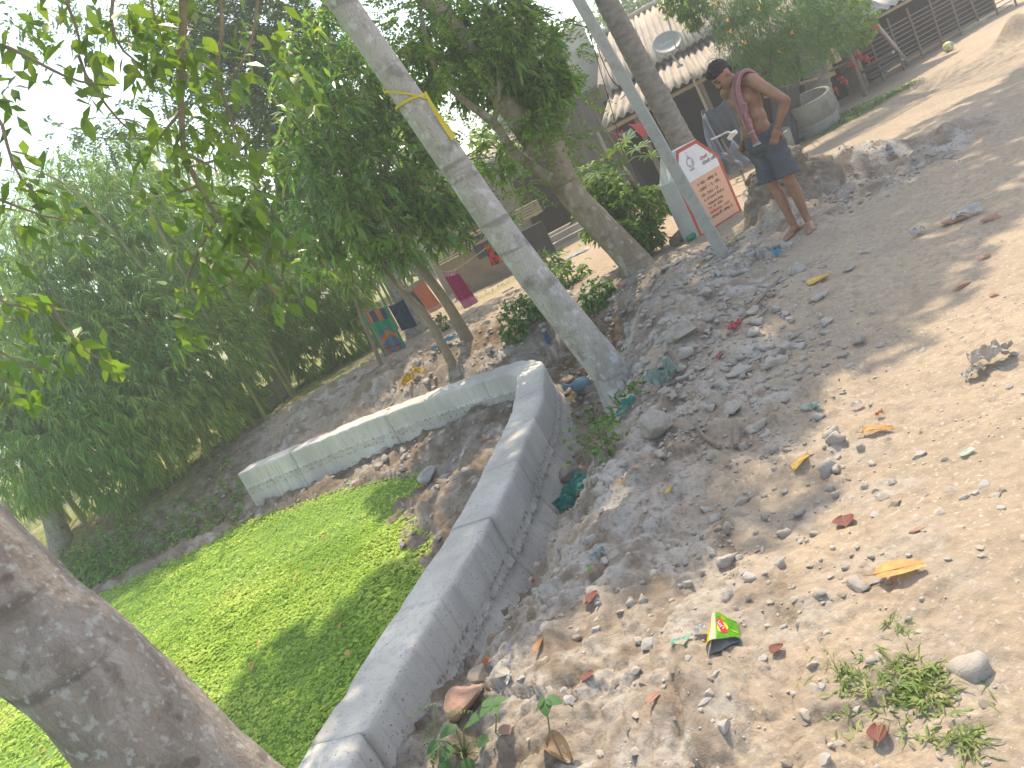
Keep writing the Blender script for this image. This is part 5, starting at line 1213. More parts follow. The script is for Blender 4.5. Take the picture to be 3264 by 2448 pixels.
def f_sari(N, L, u, v, uv):
    wv = nmath(N, L, 'ADD', v, nmath(N, L, 'MULTIPLY', nmath(N, L, 'ABSOLUTE', nmath(N, L, 'SUBTRACT', u, 0.6)), -0.45))
    wv = nmath(N, L, 'ADD', wv, nmath(N, L, 'MULTIPLY', nnoise(N, L, uv, 14, 2, 0.2, 0.8), 0.05))
    c = nmix(N, L, band(N, L, v, 0.0, 0.24), (0.03,0.42,0.25), (0.10,0.14,0.25))
    for lo, hi in ((0.18,0.30), (0.52,0.70)): c = nmix(N, L, nmath(N, L, 'MULTIPLY', band(N, L, u, lo, hi), band(N, L, v, 0.0, 0.24)), c, (0.72,0.30,0.10))
    c = nmix(N, L, band(N, L, wv, 0.40, 0.9), c, (0.18,0.30,0.46))
    c = nmix(N, L, band(N, L, wv, 0.47, 0.58), c, (0.74,0.32,0.10))
    c = nmix(N, L, band(N, L, v, 0.80, 0.84), c, (0.50,0.16,0.06))
    low = band(N, L, v, 0.86, 1.1)
    c = nmix(N, L, low, c, (0.18,0.30,0.46))
    for lo, hi in ((0.2,0.35), (0.6,0.75)): c = nmix(N, L, nmath(N, L, 'MULTIPLY', low, band(N, L, u, lo, hi)), c, (0.72,0.30,0.10))
    c = nmix(N, L, band(N, L, u, 0.90, 1.1), c, (0.03,0.42,0.25)); c = nmix(N, L, band(N, L, u, -0.1, 0.10), c, (0.03,0.42,0.25))
    return nmix(N, L, band(N, L, u, 0.10, 0.15), c, (0.72,0.30,0.10))
def checks(c0, c1, n_, m_, wdt=0.35, hem=None):
    def f(N, L, u, v, uv):
        a_ = nmath(N, L, 'LESS_THAN', nmath(N, L, 'FRACT', nmath(N, L, 'MULTIPLY', u, n_)), wdt); b_ = nmath(N, L, 'LESS_THAN', nmath(N, L, 'FRACT', nmath(N, L, 'MULTIPLY', v, m_)), wdt)
        c = nmix(N, L, nmath(N, L, 'MAXIMUM', a_, b_), c0, c1)
        if hem: c = nmix(N, L, nmath(N, L, 'MULTIPLY', nmath(N, L, 'GREATER_THAN', v, 0.86), nmath(N, L, 'LESS_THAN', nmath(N, L, 'FRACT', nmath(N, L, 'MULTIPLY', u, 14)), 0.6)), c, hem)
        return c
    return f
def f_maroon(N, L, u, v, uv):
    vo = N.new('ShaderNodeTexVoronoi'); vo.inputs['Scale'].default_value = 9; L.new(uv, vo.inputs['Vector'])
    c = nmix(N, L, nmath(N, L, 'LESS_THAN', vo.outputs['Distance'], 0.16), (0.42,0.02,0.14), (0.55,0.30,0.36))
    st = nmath(N, L, 'LESS_THAN', nmath(N, L, 'FRACT', nmath(N, L, 'MULTIPLY', u, 10)), 0.35)
    c = nmix(N, L, nmath(N, L, 'MULTIPLY', nmath(N, L, 'GREATER_THAN', v, 0.76), 0.8), c, (0.52,0.12,0.30))
    c = nmix(N, L, nmath(N, L, 'MULTIPLY', st, nmath(N, L, 'GREATER_THAN', v, 0.80)), c, (0.72,0.50,0.60))
    return nmix(N, L, nmath(N, L, 'MULTIPLY', nmath(N, L, 'LESS_THAN', v, 0.10), nnoise(N, L, uv, 20, 2)), c, (0.65,0.55,0.58))
def f_navy(N, L, u, v, uv): return nmix(N, L, nnoise(N, L, uv, 5, 4, 0.35, 0.65), (0.035,0.08,0.14), (0.06,0.13,0.19))
def f_pink(N, L, u, v, uv): return nmix(N, L, nnoise(N, L, uv, 3.2, 1, 0.50, 0.55), (0.55,0.05,0.08), (0.05,0.10,0.045))
DL = 11.9
def hang(name, px4, dep, fn, label, cat, wr=0.018, fr=2.5, seed=1, nu=14):
    return sheet(name, [at(x, y, dep) for x, y in px4], cloth_mat(name+'_cloth', fn), label, cat, nu, 18, 0.012, seed, wr, fr)
hang('sari', [(779,676), (834,662), (882,757), (832,772)], 11.9, f_sari, 'green, blue and orange patterned cloth at the left end of the washing line', 'cloth', 0.03, 2.5, 3)
hang('shorts', [(838,661), (871,646), (902,704), (868,714)], 11.8, f_navy, 'dark blue garment hanging beside the patterned green cloth', 'garment', 0.02, 1.5, 5)
hang('checked_cloth', [(872,634), (893,626), (932,684), (920,694)], 11.75, checks((0.42,0.42,0.45), (0.035,0.04,0.075), 9, 26), 'narrow grey and navy checked cloth behind the slim mango trunk', 'cloth', 0.012, 1.2, 6)
hang('towel', [(889,624), (914,605), (956,663), (929,677)], 11.7, checks((0.76,0.24,0.12), (0.70,0.36,0.25), 11, 22, 0.25, (0.75,0.55,0.45)), 'orange checked towel with pale fringed end on the washing line', 'towel', 0.014, 1.5, 7)
hang('scarf', [(956,590), (986,583), (1033,652), (1003,668)], 11.6, f_maroon, 'maroon dotted scarf with pink striped ends on the washing line', 'scarf', 0.02, 1.8, 8)
hang('cloth', [(1046,530), (1072,520), (1088,565), (1062,575)], 13.5, f_pink, 'pink and dark green printed cloth seen left of the pale trunk', 'cloth', 0.02, 1.5, 9)
mb = MB(); P_ = catmull(np.array([tuple(at(x, y, d)) for x, y, d in [(776,672,11.95), (836,660,11.9), (872,633,11.8), (915,603,11.75), (957,588,11.65), (990,580,11.6), (1075,518,13.4)]]), 6); mb.tube([tuple(p+np.array([0,0.01,0.006])) for p in P_], 0.005, 5)
tag(mb.obj('washing_line', bam_m), 'thin line holding the row of coloured cloths between the young mango trees', 'washing line')
# ---- rubber hose and plank by the bank, boundary board panel, pale wall post
mb = MB(); P_ = [gp(x, y)+Vector((0,0,0.03)) for x, y in [(675,820), (645,842), (610,870), (585,892)]]; mb.tube(P_, 0.022, 8); tag(mb.obj('hose', mat('hose_grey', [(0.10,0.12,0.13), (0.14,0.16,0.17)], 5, 0.5)), 'dark grey hose lying on the far bank above the wall', 'hose')
g_ = gp(620, 905); bd = empty('plank_panel', g_, 0, 'weathered panel of broad grey planks standing under the bamboo', 'panel')
pm2 = mat('grey_plank', [(0.24,0.22,0.18), (0.33,0.30,0.25)], 6, 0.85, 0.4, 40, stretch=(1, 1, 6))
pa, pb_ = at(562,925,13.6), at(640,885,13.9)
for k in range(3):
    z0 = -0.02+0.20*k; mb = MB(); A_, B_ = Vector((pa.x,pa.y,pa.z+z0)), Vector((pb_.x,pb_.y,pa.z+z0+0.02)); dd = (B_-A_).normalized(); nn = Vector((-dd.y, dd.x, 0))*0.03
    u_ = Vector((0,0,0.19)); mb.add([A_, B_, B_+u_, A_+u_, A_+nn, B_+nn, B_+u_+nn, A_+u_+nn], [(0,1,2,3), (5,4,7,6), (4,0,3,7), (1,5,6,2), (3,2,6,7), (4,5,1,0)]); mb.obj('plank', pm2, bd)
for e_ in (pa, pb_):
    mb = MB(); mb.tube([Vector((e_.x,e_.y+0.06,pa.z-0.2)), Vector((e_.x,e_.y+0.06,pa.z+0.68))], 0.03, 7); mb.obj('stake', wood, bd)
# log by the foundation stone
mb = MB(); mb.tube([gp(1460,532)+Vector((0,0,0.05)), gp(1482,510)+Vector((0.02,0,0.07))], [0.065,0.06], 12); tag(mb.obj('log', wood), 'short cut log lying against the foot of the painted stone', 'log')
# ================================================================== the man
def ellips(mb, c, r, rot=None, n=16, m=10):
    vs = []; c = Vector(c)
    for i in range(1, m):
        a = math.pi*i/m
        for k in range(n):
            b = 2*math.pi*k/n; v = Vector((r[0]*math.sin(a)*math.cos(b), r[1]*math.sin(a)*math.sin(b), r[2]*math.cos(a)))
            vs.append(c+(rot @ v if rot is not None else v))
    top = Vector((0, 0, r[2])); bot = Vector((0, 0, -r[2]))
    vs += [c+(rot @ top if rot is not None else top), c+(rot @ bot if rot is not None else bot)]
    fs = [(i*n+k, (i+1)*n+k, (i+1)*n+(k+1) % n, i*n+(k+1) % n) for i in range(m-2) for k in range(n)]
    fs += [(len(vs)-2, k, (k+1) % n) for k in range(n)] + [(len(vs)-1, (m-2)*n+(k+1) % n, (m-2)*n+k) for k in range(n)]
    mb.add(vs, fs)
def caps(mb, pts, rads, n=12):
    """a tapered limb through the points with rounded ends"""
    pts = [Vector(p) for p in pts]
    d0 = (pts[0]-pts[1]).normalized(); d1 = (pts[-1]-pts[-2]).normalized(); P, Q = [], []
    for a in (1.0, 0.85, 0.5): P.append(pts[0]+d0*rads[0]*a); Q.append(rads[0]*math.sqrt(max(0.002, 1-a*a)))
    for p, r_ in zip(pts, rads): P.append(p); Q.append(r_)
    for a in (0.5, 0.85, 1.0): P.append(pts[-1]+d1*rads[-1]*a); Q.append(rads[-1]*math.sqrt(max(0.002, 1-a*a)))
    mb.tube(P, Q, n)
def fuse(mb, name, mt, parent, voxel, smooth_it=4, disp=None):
    me = mb.mesh(name, mt); o = bpy.data.objects.new(name, me); COL.objects.link(o)
    r_ = o.modifiers.new('r', 'REMESH'); r_.mode = 'VOXEL'; r_.voxel_size = voxel; r_.use_smooth_shade = True
    s = o.modifiers.new('s', 'SMOOTH'); s.iterations = smooth_it; s.factor = 0.5
    dg = bpy.context.evaluated_depsgraph_get(); m2 = bpy.data.meshes.new_from_object(o.evaluated_get(dg))
    bpy.data.objects.remove(o); m2.name = name
    if not m2.materials: m2.materials.append(mt)
    if disp is not None:
        n = len(m2.vertices); co = np.empty(n*3, np.float32); no = np.empty(n*3, np.float32)
        m2.vertices.foreach_get('co', co); m2.vertices.foreach_get('normal', no)
        co = co.reshape(-1, 3); no = no.reshape(-1, 3); co = co+no*disp(co)[:, None]
        m2.vertices.foreach_set('co', co.astype(np.float32).ravel())
    m2.polygons.foreach_set('use_smooth', [True]*len(m2.polygons))
    return link(bpy.data.objects.new(name, m2), parent)
feet = on(1724, 512, 0.03); fz = gz(feet.x, feet.y)
man = empty('person', (feet.x+0.06, feet.y, fz-0.01), math.atan2(-0.25, -0.97), 'bare-chested man in grey shorts, pink checked towel on his shoulder, looking down', 'person')
# body frame: x forward, y to his left, z up
skin = mat('skin', [(0.20,0.095,0.055), (0.29,0.15,0.092), (0.37,0.20,0.13)], 7, 0.5, 0.08, 60, spec=0.35)
hair_m = mat('hair', [(0.012,0.010,0.009), (0.03,0.026,0.023)], 40, 0.5, 0.5, 120)
mb = MB()
# trunk of the body
ellips(mb, (-0.065,0,1.22), (0.100,0.150,0.17)); ellips(mb, (-0.045,0,1.08), (0.098,0.138,0.15)); ellips(mb, (-0.03,0,0.98), (0.100,0.140,0.12)); ellips(mb, (-0.06,0,0.88), (0.100,0.150,0.12))
ellips(mb, (-0.01,0.065,1.25), (0.055,0.075,0.065)); ellips(mb, (-0.01,-0.065,1.25), (0.055,0.075,0.065))
caps(mb, [(-0.085,0.165,1.355), (-0.075,0.06,1.385), (-0.075,-0.06,1.385), (-0.06,-0.165,1.355)], [0.058,0.062,0.062,0.058])
caps(mb, [(-0.06,0,1.36), (-0.03,0,1.43), (-0.005,0,1.465)], [0.064,0.052,0.052])
# head, bent forward and turned to his right
hq = Matrix.Rotation(R(-8), 3, 'Z') @ Matrix.Rotation(R(34), 3, 'Y'); hc = Vector((0.035,0.0,1.505))
def H(x, y, z): return hc+hq @ Vector((x, y, z))
ellips(mb, H(-0.005,0,0.018), (0.096,0.074,0.096), hq); ellips(mb, H(0.025,0,-0.045), (0.068,0.058,0.072), hq); ellips(mb, H(0.055,0,-0.082), (0.034,0.036,0.030), hq)
ellips(mb, H(0.072,0,0.02), (0.024,0.056,0.020), hq); ellips(mb, H(0.100,0,-0.018), (0.017,0.013,0.024), hq); ellips(mb, H(0.092,0,0.002), (0.010,0.010,0.022), hq)
ellips(mb, H(0.085,0,-0.052), (0.016,0.026,0.009), hq); ellips(mb, H(0.082,0,-0.066), (0.014,0.022,0.008), hq)
for s_ in (-1, 1):
    ellips(mb, H(-0.008,s_*0.076,-0.012), (0.018,0.009,0.031), hq); ellips(mb, H(0.056,s_*0.035,-0.030), (0.028,0.026,0.028), hq)
# arms
ShL, ElL, WrL = Vector((-0.085,0.170,1.340)), Vector((-0.150,0.330,1.095)), Vector((-0.060,0.205,0.925))
ShR, ElR, WrR = Vector((-0.06,-0.175,1.345)), Vector((-0.20,-0.27,1.12)), Vector((-0.01,-0.185,0.93))
for sh_, el_, wr_ in ((ShL, ElL, WrL), (ShR, ElR, WrR)):
    caps(mb, [sh_, sh_.lerp(el_, 0.35), sh_.lerp(el_, 0.75), el_], [0.056,0.050,0.042,0.038]); caps(mb, [el_, el_.lerp(wr_, 0.3), el_.lerp(wr_, 0.8), wr_], [0.038,0.041,0.029,0.025])
def hand(mb, wr_, d, palm_n, side):
    """palm along d, fingers bent round the hip, thumb leaving the side of the palm"""
    d = d.normalized(); sd = d.cross(palm_n).normalized()*side; pn = palm_n.normalized()
    pc = wr_+d*0.048; rot = Matrix((d, sd, pn)).transposed(); ellips(mb, pc, (0.052,0.041,0.017), rot)
    for k, (ln, off) in enumerate(((0.068,-0.031), (0.076,-0.010), (0.072,0.011), (0.056,0.030))):
        b_ = pc+d*0.040+sd*off; m1 = b_+d*ln*0.45+pn*0.006; m2 = m1+(d*0.75-pn*0.65).normalized()*ln*0.33; m3 = m2+(d*0.35-pn*0.9).normalized()*ln*0.24
        caps(mb, [b_, m1, m2, m3], [0.0095,0.0090,0.0082,0.0072], 8)
    tb = pc-d*0.012-sd*0.034; t1_ = tb-sd*0.030+d*0.020; t2_ = t1_+d*0.030-sd*0.006-pn*0.006
    caps(mb, [tb, t1_, t2_], [0.013,0.0115,0.009], 8)
hand(mb, WrL, Vector((0.52,-0.30,-0.80)), Vector((0.35,0.92,-0.10)), 1)
hand(mb, WrR, Vector((0.70,0.10,-0.70)), Vector((0.2,-0.95,0.05)), -1)
# legs and feet
for s_, hx, kx, kz, axx, ay, toe in ((1, -0.06, -0.035, 0.475, -0.030, 0.070, 0.85), (-1, -0.05, 0.010, 0.475, 0.020, -0.060, 0.10)):
    hip_ = Vector((hx, s_*0.082, 0.86)); kn = Vector((kx, s_*0.080, kz)); an = Vector((axx, ay, 0.085))
    caps(mb, [hip_, hip_.lerp(kn, 0.5), kn], [0.086,0.071,0.052]); caps(mb, [kn, kn.lerp(an, 0.28)+Vector((-0.014,0,0)), kn.lerp(an, 0.75), an], [0.050,0.053,0.035,0.032])
    ellips(mb, kn+Vector((0.022,0,0.005)), (0.035,0.036,0.042))
    tq_ = Matrix.Rotation(toe, 3, 'Z')
    def Ft(x, y, z): return Vector((an.x, an.y, 0))+tq_ @ Vector((x, y, z))
    ellips(mb, Ft(-0.035,0,0.034), (0.036,0.030,0.036)); caps(mb, [Ft(0.0,0,0.060), Ft(0.06,0,0.042), Ft(0.12,0.004*s_,0.026)], [0.034,0.034,0.026])
    ellips(mb, Ft(0.105,0,0.020), (0.055,0.042,0.020))
    for k, (yy, ln, rr_) in enumerate(((-0.030,0.052,0.0125), (-0.011,0.050,0.0095), (0.006,0.045,0.0088), (0.021,0.038,0.0082), (0.034,0.030,0.0080))):
        caps(mb, [Ft(0.135-0.012*k,yy*s_,0.016), Ft(0.135-0.012*k+ln*0.6,yy*s_*1.06,0.015), Ft(0.135-0.012*k+ln,yy*s_*1.08,0.010)], [rr_*1.05,rr_,rr_*0.85], 8)
body = fuse(mb, 'body', skin, man, 0.0070, 3)
# hair
mb = MB(); ellips(mb, H(-0.016,0,0.046), (0.100,0.080,0.080), hq, 22, 14); ellips(mb, H(0.042,0,0.086), (0.044,0.056,0.036), hq); ellips(mb, H(-0.062,0,0.0), (0.046,0.064,0.066), hq)
fuse(mb, 'hair', hair_m, man, 0.006, 2, lambda co: 0.006*fbm(co[:, 0]*45, co[:, 1]*45, co[:, 2]*45, o=3, seed=3))
eye_m = mat('eye_dark', [(0.02,0.015,0.012), (0.04,0.03,0.025)], 30, 0.3)
for s_ in (-1, 1):
    mb = MB(); ellips(mb, H(0.080,s_*0.030,0.000), (0.011,0.014,0.006), hq, 10, 6); mb.obj('eye', eye_m, man, True, world=False)
    mb = MB(); caps(mb, [H(0.090,s_*0.014,0.024), H(0.089,s_*0.034,0.028), H(0.074,s_*0.052,0.024)], [0.005,0.006,0.003], 7); mb.obj('eyebrow', hair_m, man, True, world=False)
mb = MB(); caps(mb, [H(0.080,-0.028,-0.046), H(0.099,-0.008,-0.042), H(0.099,0.008,-0.042), H(0.080,0.028,-0.046)], [0.004,0.007,0.007,0.004], 7); mb.obj('moustache', hair_m, man, True, world=False)
# shorts
sh_m = mat('shorts_grey', [(0.065,0.072,0.082), (0.095,0.103,0.115)], 8, 0.9, 0.3, 90)
mb = MB(); ellips(mb, (-0.055,0,0.87), (0.122,0.170,0.105), None, 24, 12); ellips(mb, (-0.050,0,0.80), (0.118,0.165,0.09), None, 24, 12)
mb.tube([(-0.055,0,0.80), (-0.05,0,0.90), (-0.045,0,0.955)], [0.150,0.150,0.132], 28)
for s_, kx in ((1, -0.045), (-1, 0.0)):
    mb.tube([(-0.055,s_*0.080,0.86), (-0.055+(kx+0.055)*0.4,s_*0.090,0.70), (kx,s_*0.094,0.545), (kx+0.004,s_*0.095,0.515)], [0.098,0.098,0.098,0.100], 24)
def sh_disp(co): return 0.006*np.sin(co[:, 2]*38+6*co[:, 1]+3*vnoise(co[:, 0]*9, co[:, 1]*9, co[:, 2]*9, seed=4))*sstep(0.5, 0.62, co[:, 2])+0.007*vnoise(co[:, 0]*16, co[:, 1]*16, co[:, 2]*9, seed=8)
fuse(mb, 'shorts', sh_m, man, 0.0085, 3, sh_disp)
# towel: gathered strip from the back over the left shoulder and down the chest
def f_towel(N, L, u, v, uv):
    a_ = nmath(N, L, 'LESS_THAN', nmath(N, L, 'FRACT', nmath(N, L, 'MULTIPLY', u, 15)), 0.3); b_ = nmath(N, L, 'LESS_THAN', nmath(N, L, 'FRACT', nmath(N, L, 'MULTIPLY', v, 95)), 0.3)
    c = nmix(N, L, nmath(N, L, 'MAXIMUM', a_, b_), (0.58,0.20,0.22), (0.62,0.42,0.42))
    c = nmix(N, L, nmath(N, L, 'MULTIPLY', nmath(N, L, 'LESS_THAN', nmath(N, L, 'FRACT', nmath(N, L, 'MULTIPLY', u, 5)), 0.07), 0.7), c, (0.30,0.06,0.08))
    e_ = nmath(N, L, 'MAXIMUM', nmath(N, L, 'GREATER_THAN', v, 0.965), nmath(N, L, 'LESS_THAN', v, 0.02))
    return nmix(N, L, e_, c, (0.68,0.62,0.60))
tow_m = cloth_mat('towel_pink', f_towel)
def towel(name, path, wid, seed, mt=tow_m):
    C = catmull(np.array(path), 9); k = len(C); T = norm(np.gradient(C, axis=0)); nu = 22
    s_ = np.linspace(0, 1, k); V, UV = [], []
    for i in range(k):
        side = np.array([0.18, 1.0, 0.0]); side = side-T[i]*(side@T[i]); side /= np.linalg.norm(side); nn = np.cross(side, T[i])
        if i == 0: pass
        for j in range(nu+1):
            u = j/nu-0.5; w_ = np.interp(s_[i], np.linspace(0, 1, len(wid)), wid)
            f_ = 0.014*math.sin(u*26+seed+1.5*math.sin(3*s_[i]+seed))+0.006*math.sin(u*55+9*s_[i])
            V.append(C[i]+side*u*w_+nn*f_+side*0.004*math.sin(30*s_[i]+seed)); UV.append((j/nu, s_[i]))
    V = np.array(V); n1 = nu+1; F = np.array([(i*n1+j, i*n1+j+1, (i+1)*n1+j+1, (i+1)*n1+j) for i in range(k-1) for j in range(nu)])
    me = np_mesh(name, V, F, mt, True); o = link(bpy.data.objects.new(name, me), man); o.modifiers.new('th', 'SOLIDIFY').thickness = 0.005
    uvl = me.uv_layers.new(name='UVMap'); UV = np.array(UV, np.float32)
    idx = np.empty(len(me.loops), np.int32); me.loops.foreach_get('vertex_index', idx); uvl.data.foreach_set('uv', UV[idx].ravel()); return o
towel('towel', [(-0.235,0.075,1.16), (-0.215,0.085,1.26), (-0.175,0.095,1.36), (-0.105,0.105,1.438), (-0.035,0.105,1.435), (0.035,0.095,1.36), (0.062,0.085,1.25), (0.072,0.080,1.13), (0.088,0.085,1.02), (0.095,0.095,0.92), (0.100,0.10,0.865)], [0.17,0.15,0.135,0.13,0.11,0.095,0.10,0.085,0.12], 1.0)
towel('towel_end', [(0.050,0.125,1.22), (0.088,0.120,1.14), (0.100,0.112,1.06), (0.112,0.120,0.98)], [0.05,0.085,0.10], 2.2)

# he leans forward a little from the ankles
for ch in man.children:
    me = ch.data; n_ = len(me.vertices); co = np.empty(n_*3, np.float32); me.vertices.foreach_get('co', co); co = co.reshape(-1, 3)
    co[:, 0] += 0.088*np.maximum(co[:, 2]-0.06, 0); me.vertices.foreach_set('co', co.ravel()); me.update()
man.scale = (0.94, 0.94, 0.94)
# ================================================================== stones, clods, litter, small plants
stone_m = [mat('stone_pale', [(0.45,0.385,0.31), (0.52,0.455,0.38)], 9, 0.92, 0.5, 60), mat('stone_grey', [(0.40,0.37,0.33), (0.48,0.45,0.41)], 9, 0.92, 0.5, 60), mat('stone_clay', [(0.39,0.315,0.245), (0.46,0.38,0.30)], 7, 0.95, 0.6, 50)]
brick_m = mat('brick_red', [(0.40,0.21,0.14), (0.46,0.29,0.21), (0.36,0.17,0.11)], 9, 0.95, 0.5, 60)
def rock(seed, rough=0.35, flat=0.65, sub=2):
    bm = bmesh.new(); bmesh.ops.create_icosphere(bm, subdivisions=sub, radius=1.0); rs = np.random.default_rng(seed)
    pl = [(Vector(rs.normal(size=3)).normalized(), rs.uniform(0.38, 0.78)) for _ in range(10)]
    for v in bm.verts:
        for n_, d_ in pl:
            k = v.co.dot(n_)
            if k > d_: v.co -= n_*(k-d_)
        v.co *= 1+rough*0.25*float(vnoise(np.array([v.co.x*1.7+seed]), np.array([v.co.y*1.7]), np.array([v.co.z*1.7]))[0])
        v.co.z *= flat
    me = bpy.data.meshes.new('stone'); bm.to_mesh(me); bm.free(); return me
rocks = []
for i in range(12):
    me = rock(100+i, flat=0.45+0.03*i, sub=1 if i < 6 else 2); me.materials.append(stone_m[i % 3]); rocks.append(me)
def in_view(x, y, z):
    dx, dy, dz = x-EYE.x, y-EYE.y, z-EYE.z
    zc = dx*fwd.x+dy*fwd.y+dz*fwd.z; u = (dx*im_r.x+dy*im_r.y+dz*im_r.z)/zc*FPX+1632; v = 1224-(dx*im_u.x+dy*im_u.y+dz*im_u.z)/zc*FPX
    return (zc > 0.2) & (u > -60) & (u < 3324) & (v > -60) & (v < 2508)
n = 6000
sx_ = rng.uniform(-1.2, 4.2, n); sy_ = 1.25+rng.random(n)**1.6*6.0
hh_, dg_ = terrain(sx_, sy_); pnd_ = in_pond(sx_, sy_); dl_, _ = line_dist(sx_, sy_)
den = sstep(-0.25, 0.45, vnoise(sx_*1.3, sy_*1.3, seed=91))*sstep(3.0, 1.2, np.abs(sx_-0.7)+0.15*sy_)
ok = (~pnd_) & (dl_ > 0.35) & in_view(sx_, sy_, hh_) & (rng.random(n) < den+0.08)
idx = np.where(ok)[0]
size = np.exp(rng.normal(math.log(0.0115), 0.5, n)); size = np.clip(size, 0.006, 0.030)
appar = size/np.hypot(sx_, sy_); big = idx[np.argsort(-appar[idx])[:170]]
SL = ['small pale angular stone lying loose on the bare sandy ground', 'small grey angular stone lying loose on the bare sandy ground', 'brownish lump of stone lying loose on the bare sandy ground']
for i in big:
    k = int(rng.integers(0, 12)); o = bpy.data.objects.new('stone', rocks[k]); s_ = size[i]
    o.location = (sx_[i], sy_[i], hh_[i]-s_*0.05); o.scale = (s_*rng.uniform(0.9, 1.5), s_*rng.uniform(0.7, 1.1), s_*rng.uniform(0.8, 1.1)); o.rotation_euler = (rng.uniform(-0.3, 0.3), rng.uniform(-0.3, 0.3), rng.uniform(0, 6.28))
    link(o); tag(o, SL[k % 3], 'stone', ['pale loose stones', 'grey loose stones', 'brown loose stones'][k % 3])
def scatter_rocks(name, x, y, z, s, mt, kind='stuff', meshes=None, sink=0.2):
    VV, FF, b = [], [], 0
    base = []
    for me in meshes:
        v = np.empty(len(me.vertices)*3, np.float32); me.vertices.foreach_get('co', v); me.calc_loop_triangles()
        f = np.empty(len(me.loop_triangles)*3, np.int32); me.loop_triangles.foreach_get('vertices', f); base.append((v.reshape(-1, 3), f.reshape(-1, 3)))
    for i in range(len(x)):
        v, f = base[i % len(base)]; a = rng.uniform(0, 6.28); ca, sa = math.cos(a), math.sin(a)
        w_ = v*np.array([rng.uniform(0.8, 1.4), rng.uniform(0.7, 1.1), rng.uniform(0.7, 1.2)])*s[i]
        w_ = np.stack([w_[:, 0]*ca-w_[:, 1]*sa+x[i], w_[:, 0]*sa+w_[:, 1]*ca+y[i], w_[:, 2]+z[i]+s[i]*sink], 1)
        VV.append(w_); FF.append(f+b); b += len(v)
    o = np_obj(name, np.vstack(VV), np.vstack(FF), mt); o['kind'] = kind; return o
# crumbled soil: uncountable clods on the dug slope and finer grit on the sand
n = 17000; cx_ = rng.uniform(-1.6, 4.6, n); cy_ = 1.3+rng.random(n)**1.3*9.5; ch_, cd_ = terrain(cx_, cy_); dl_, _ = line_dist(cx_, cy_)
ok = (~in_pond(cx_, cy_)) & (dl_ > 0.24) & in_view(cx_, cy_, ch_) & (rng.random(n) < sstep(0.15, 0.55, cd_)*sstep(-0.4, 0.4, vnoise(cx_*1.1, cy_*1.1, seed=95)))
cs_ = np.clip(np.exp(rng.normal(math.log(0.0105), 0.6, n)), 0.004, 0.055)
cm_ = mat('clod_soil', [(0.31,0.26,0.21), (0.39,0.345,0.295), (0.43,0.40,0.365)], 2.4, 0.97, 0.6, 45)
sm_k = ok & (cs_ < 0.016); bg_k = ok & (cs_ >= 0.016)
scatter_rocks('soil_crumbs', cx_[sm_k], cy_[sm_k], ch_[sm_k], cs_[sm_k], cm_, meshes=[rock(310+i, 1.6, 0.7, 1) for i in range(6)])
scatter_rocks('soil_clods', cx_[bg_k], cy_[bg_k], ch_[bg_k], cs_[bg_k], cm_, meshes=[rock(300+i, 1.8, 0.7, 2) for i in range(5)])
n = 5000; cx_ = rng.uniform(-0.8, 4.5, n); cy_ = 1.25+rng.random(n)**1.8*5.5; ch_, cd_ = terrain(cx_, cy_)
ok = (~in_pond(cx_, cy_)) & in_view(cx_, cy_, ch_) & (rng.random(n) < 0.25+sstep(-0.3, 0.5, vnoise(cx_*1.5, cy_*1.5, seed=97)))
scatter_rocks('grit', cx_[ok], cy_[ok], ch_[ok], np.clip(np.exp(rng.normal(math.log(0.0048), 0.4, n)), 0.002, 0.011)[ok], stone_m[0], meshes=[rock(400+i, 0.5, 0.6, 1) for i in range(4)])
n = 1300; cx_ = rng.uniform(-4.5, 1.2, n); cy_ = rng.uniform(5.0, 12.6, n); ch_, cd_ = terrain(cx_, cy_); pd_ = in_pond(cx_, cy_); dl_, _ = line_dist(cx_, cy_)
ok = (ch_ > ZP+0.02) & (dl_ > 0.2) & (rng.random(n) < 0.9)
scatter_rocks('soil_clods', cx_[ok], cy_[ok], ch_[ok], np.clip(np.exp(rng.normal(math.log(0.026), 0.5, n)), 0.01, 0.08)[ok], MATS['clod_soil'], meshes=[rock(320+i, 0.8, 0.7, 2) for i in range(4)])
n = 2600; cx_ = rng.uniform(0.5, 3.0, n); cy_ = rng.uniform(3.6, 8.6, n); ch_, cd_ = terrain(cx_, cy_); dl_, _ = line_dist(cx_, cy_)
ok = (dl_ > 0.3) & (dl_ < 2.1+0.5*rng.random(n)) & in_view(cx_, cy_, ch_) & (np.hypot(cx_-2.75, cy_-6.45) > 0.35) & (rng.random(n) < sstep(-0.35, 0.3, vnoise(cx_*1.4, cy_*1.4, seed=99))+0.15)
scatter_rocks('soil_clods', cx_[ok], cy_[ok], ch_[ok], np.clip(np.exp(rng.normal(math.log(0.020), 0.55, n)), 0.007, 0.07)[ok], cm_, meshes=[rock(340+i, 2.0, 0.65, 2) for i in range(5)])
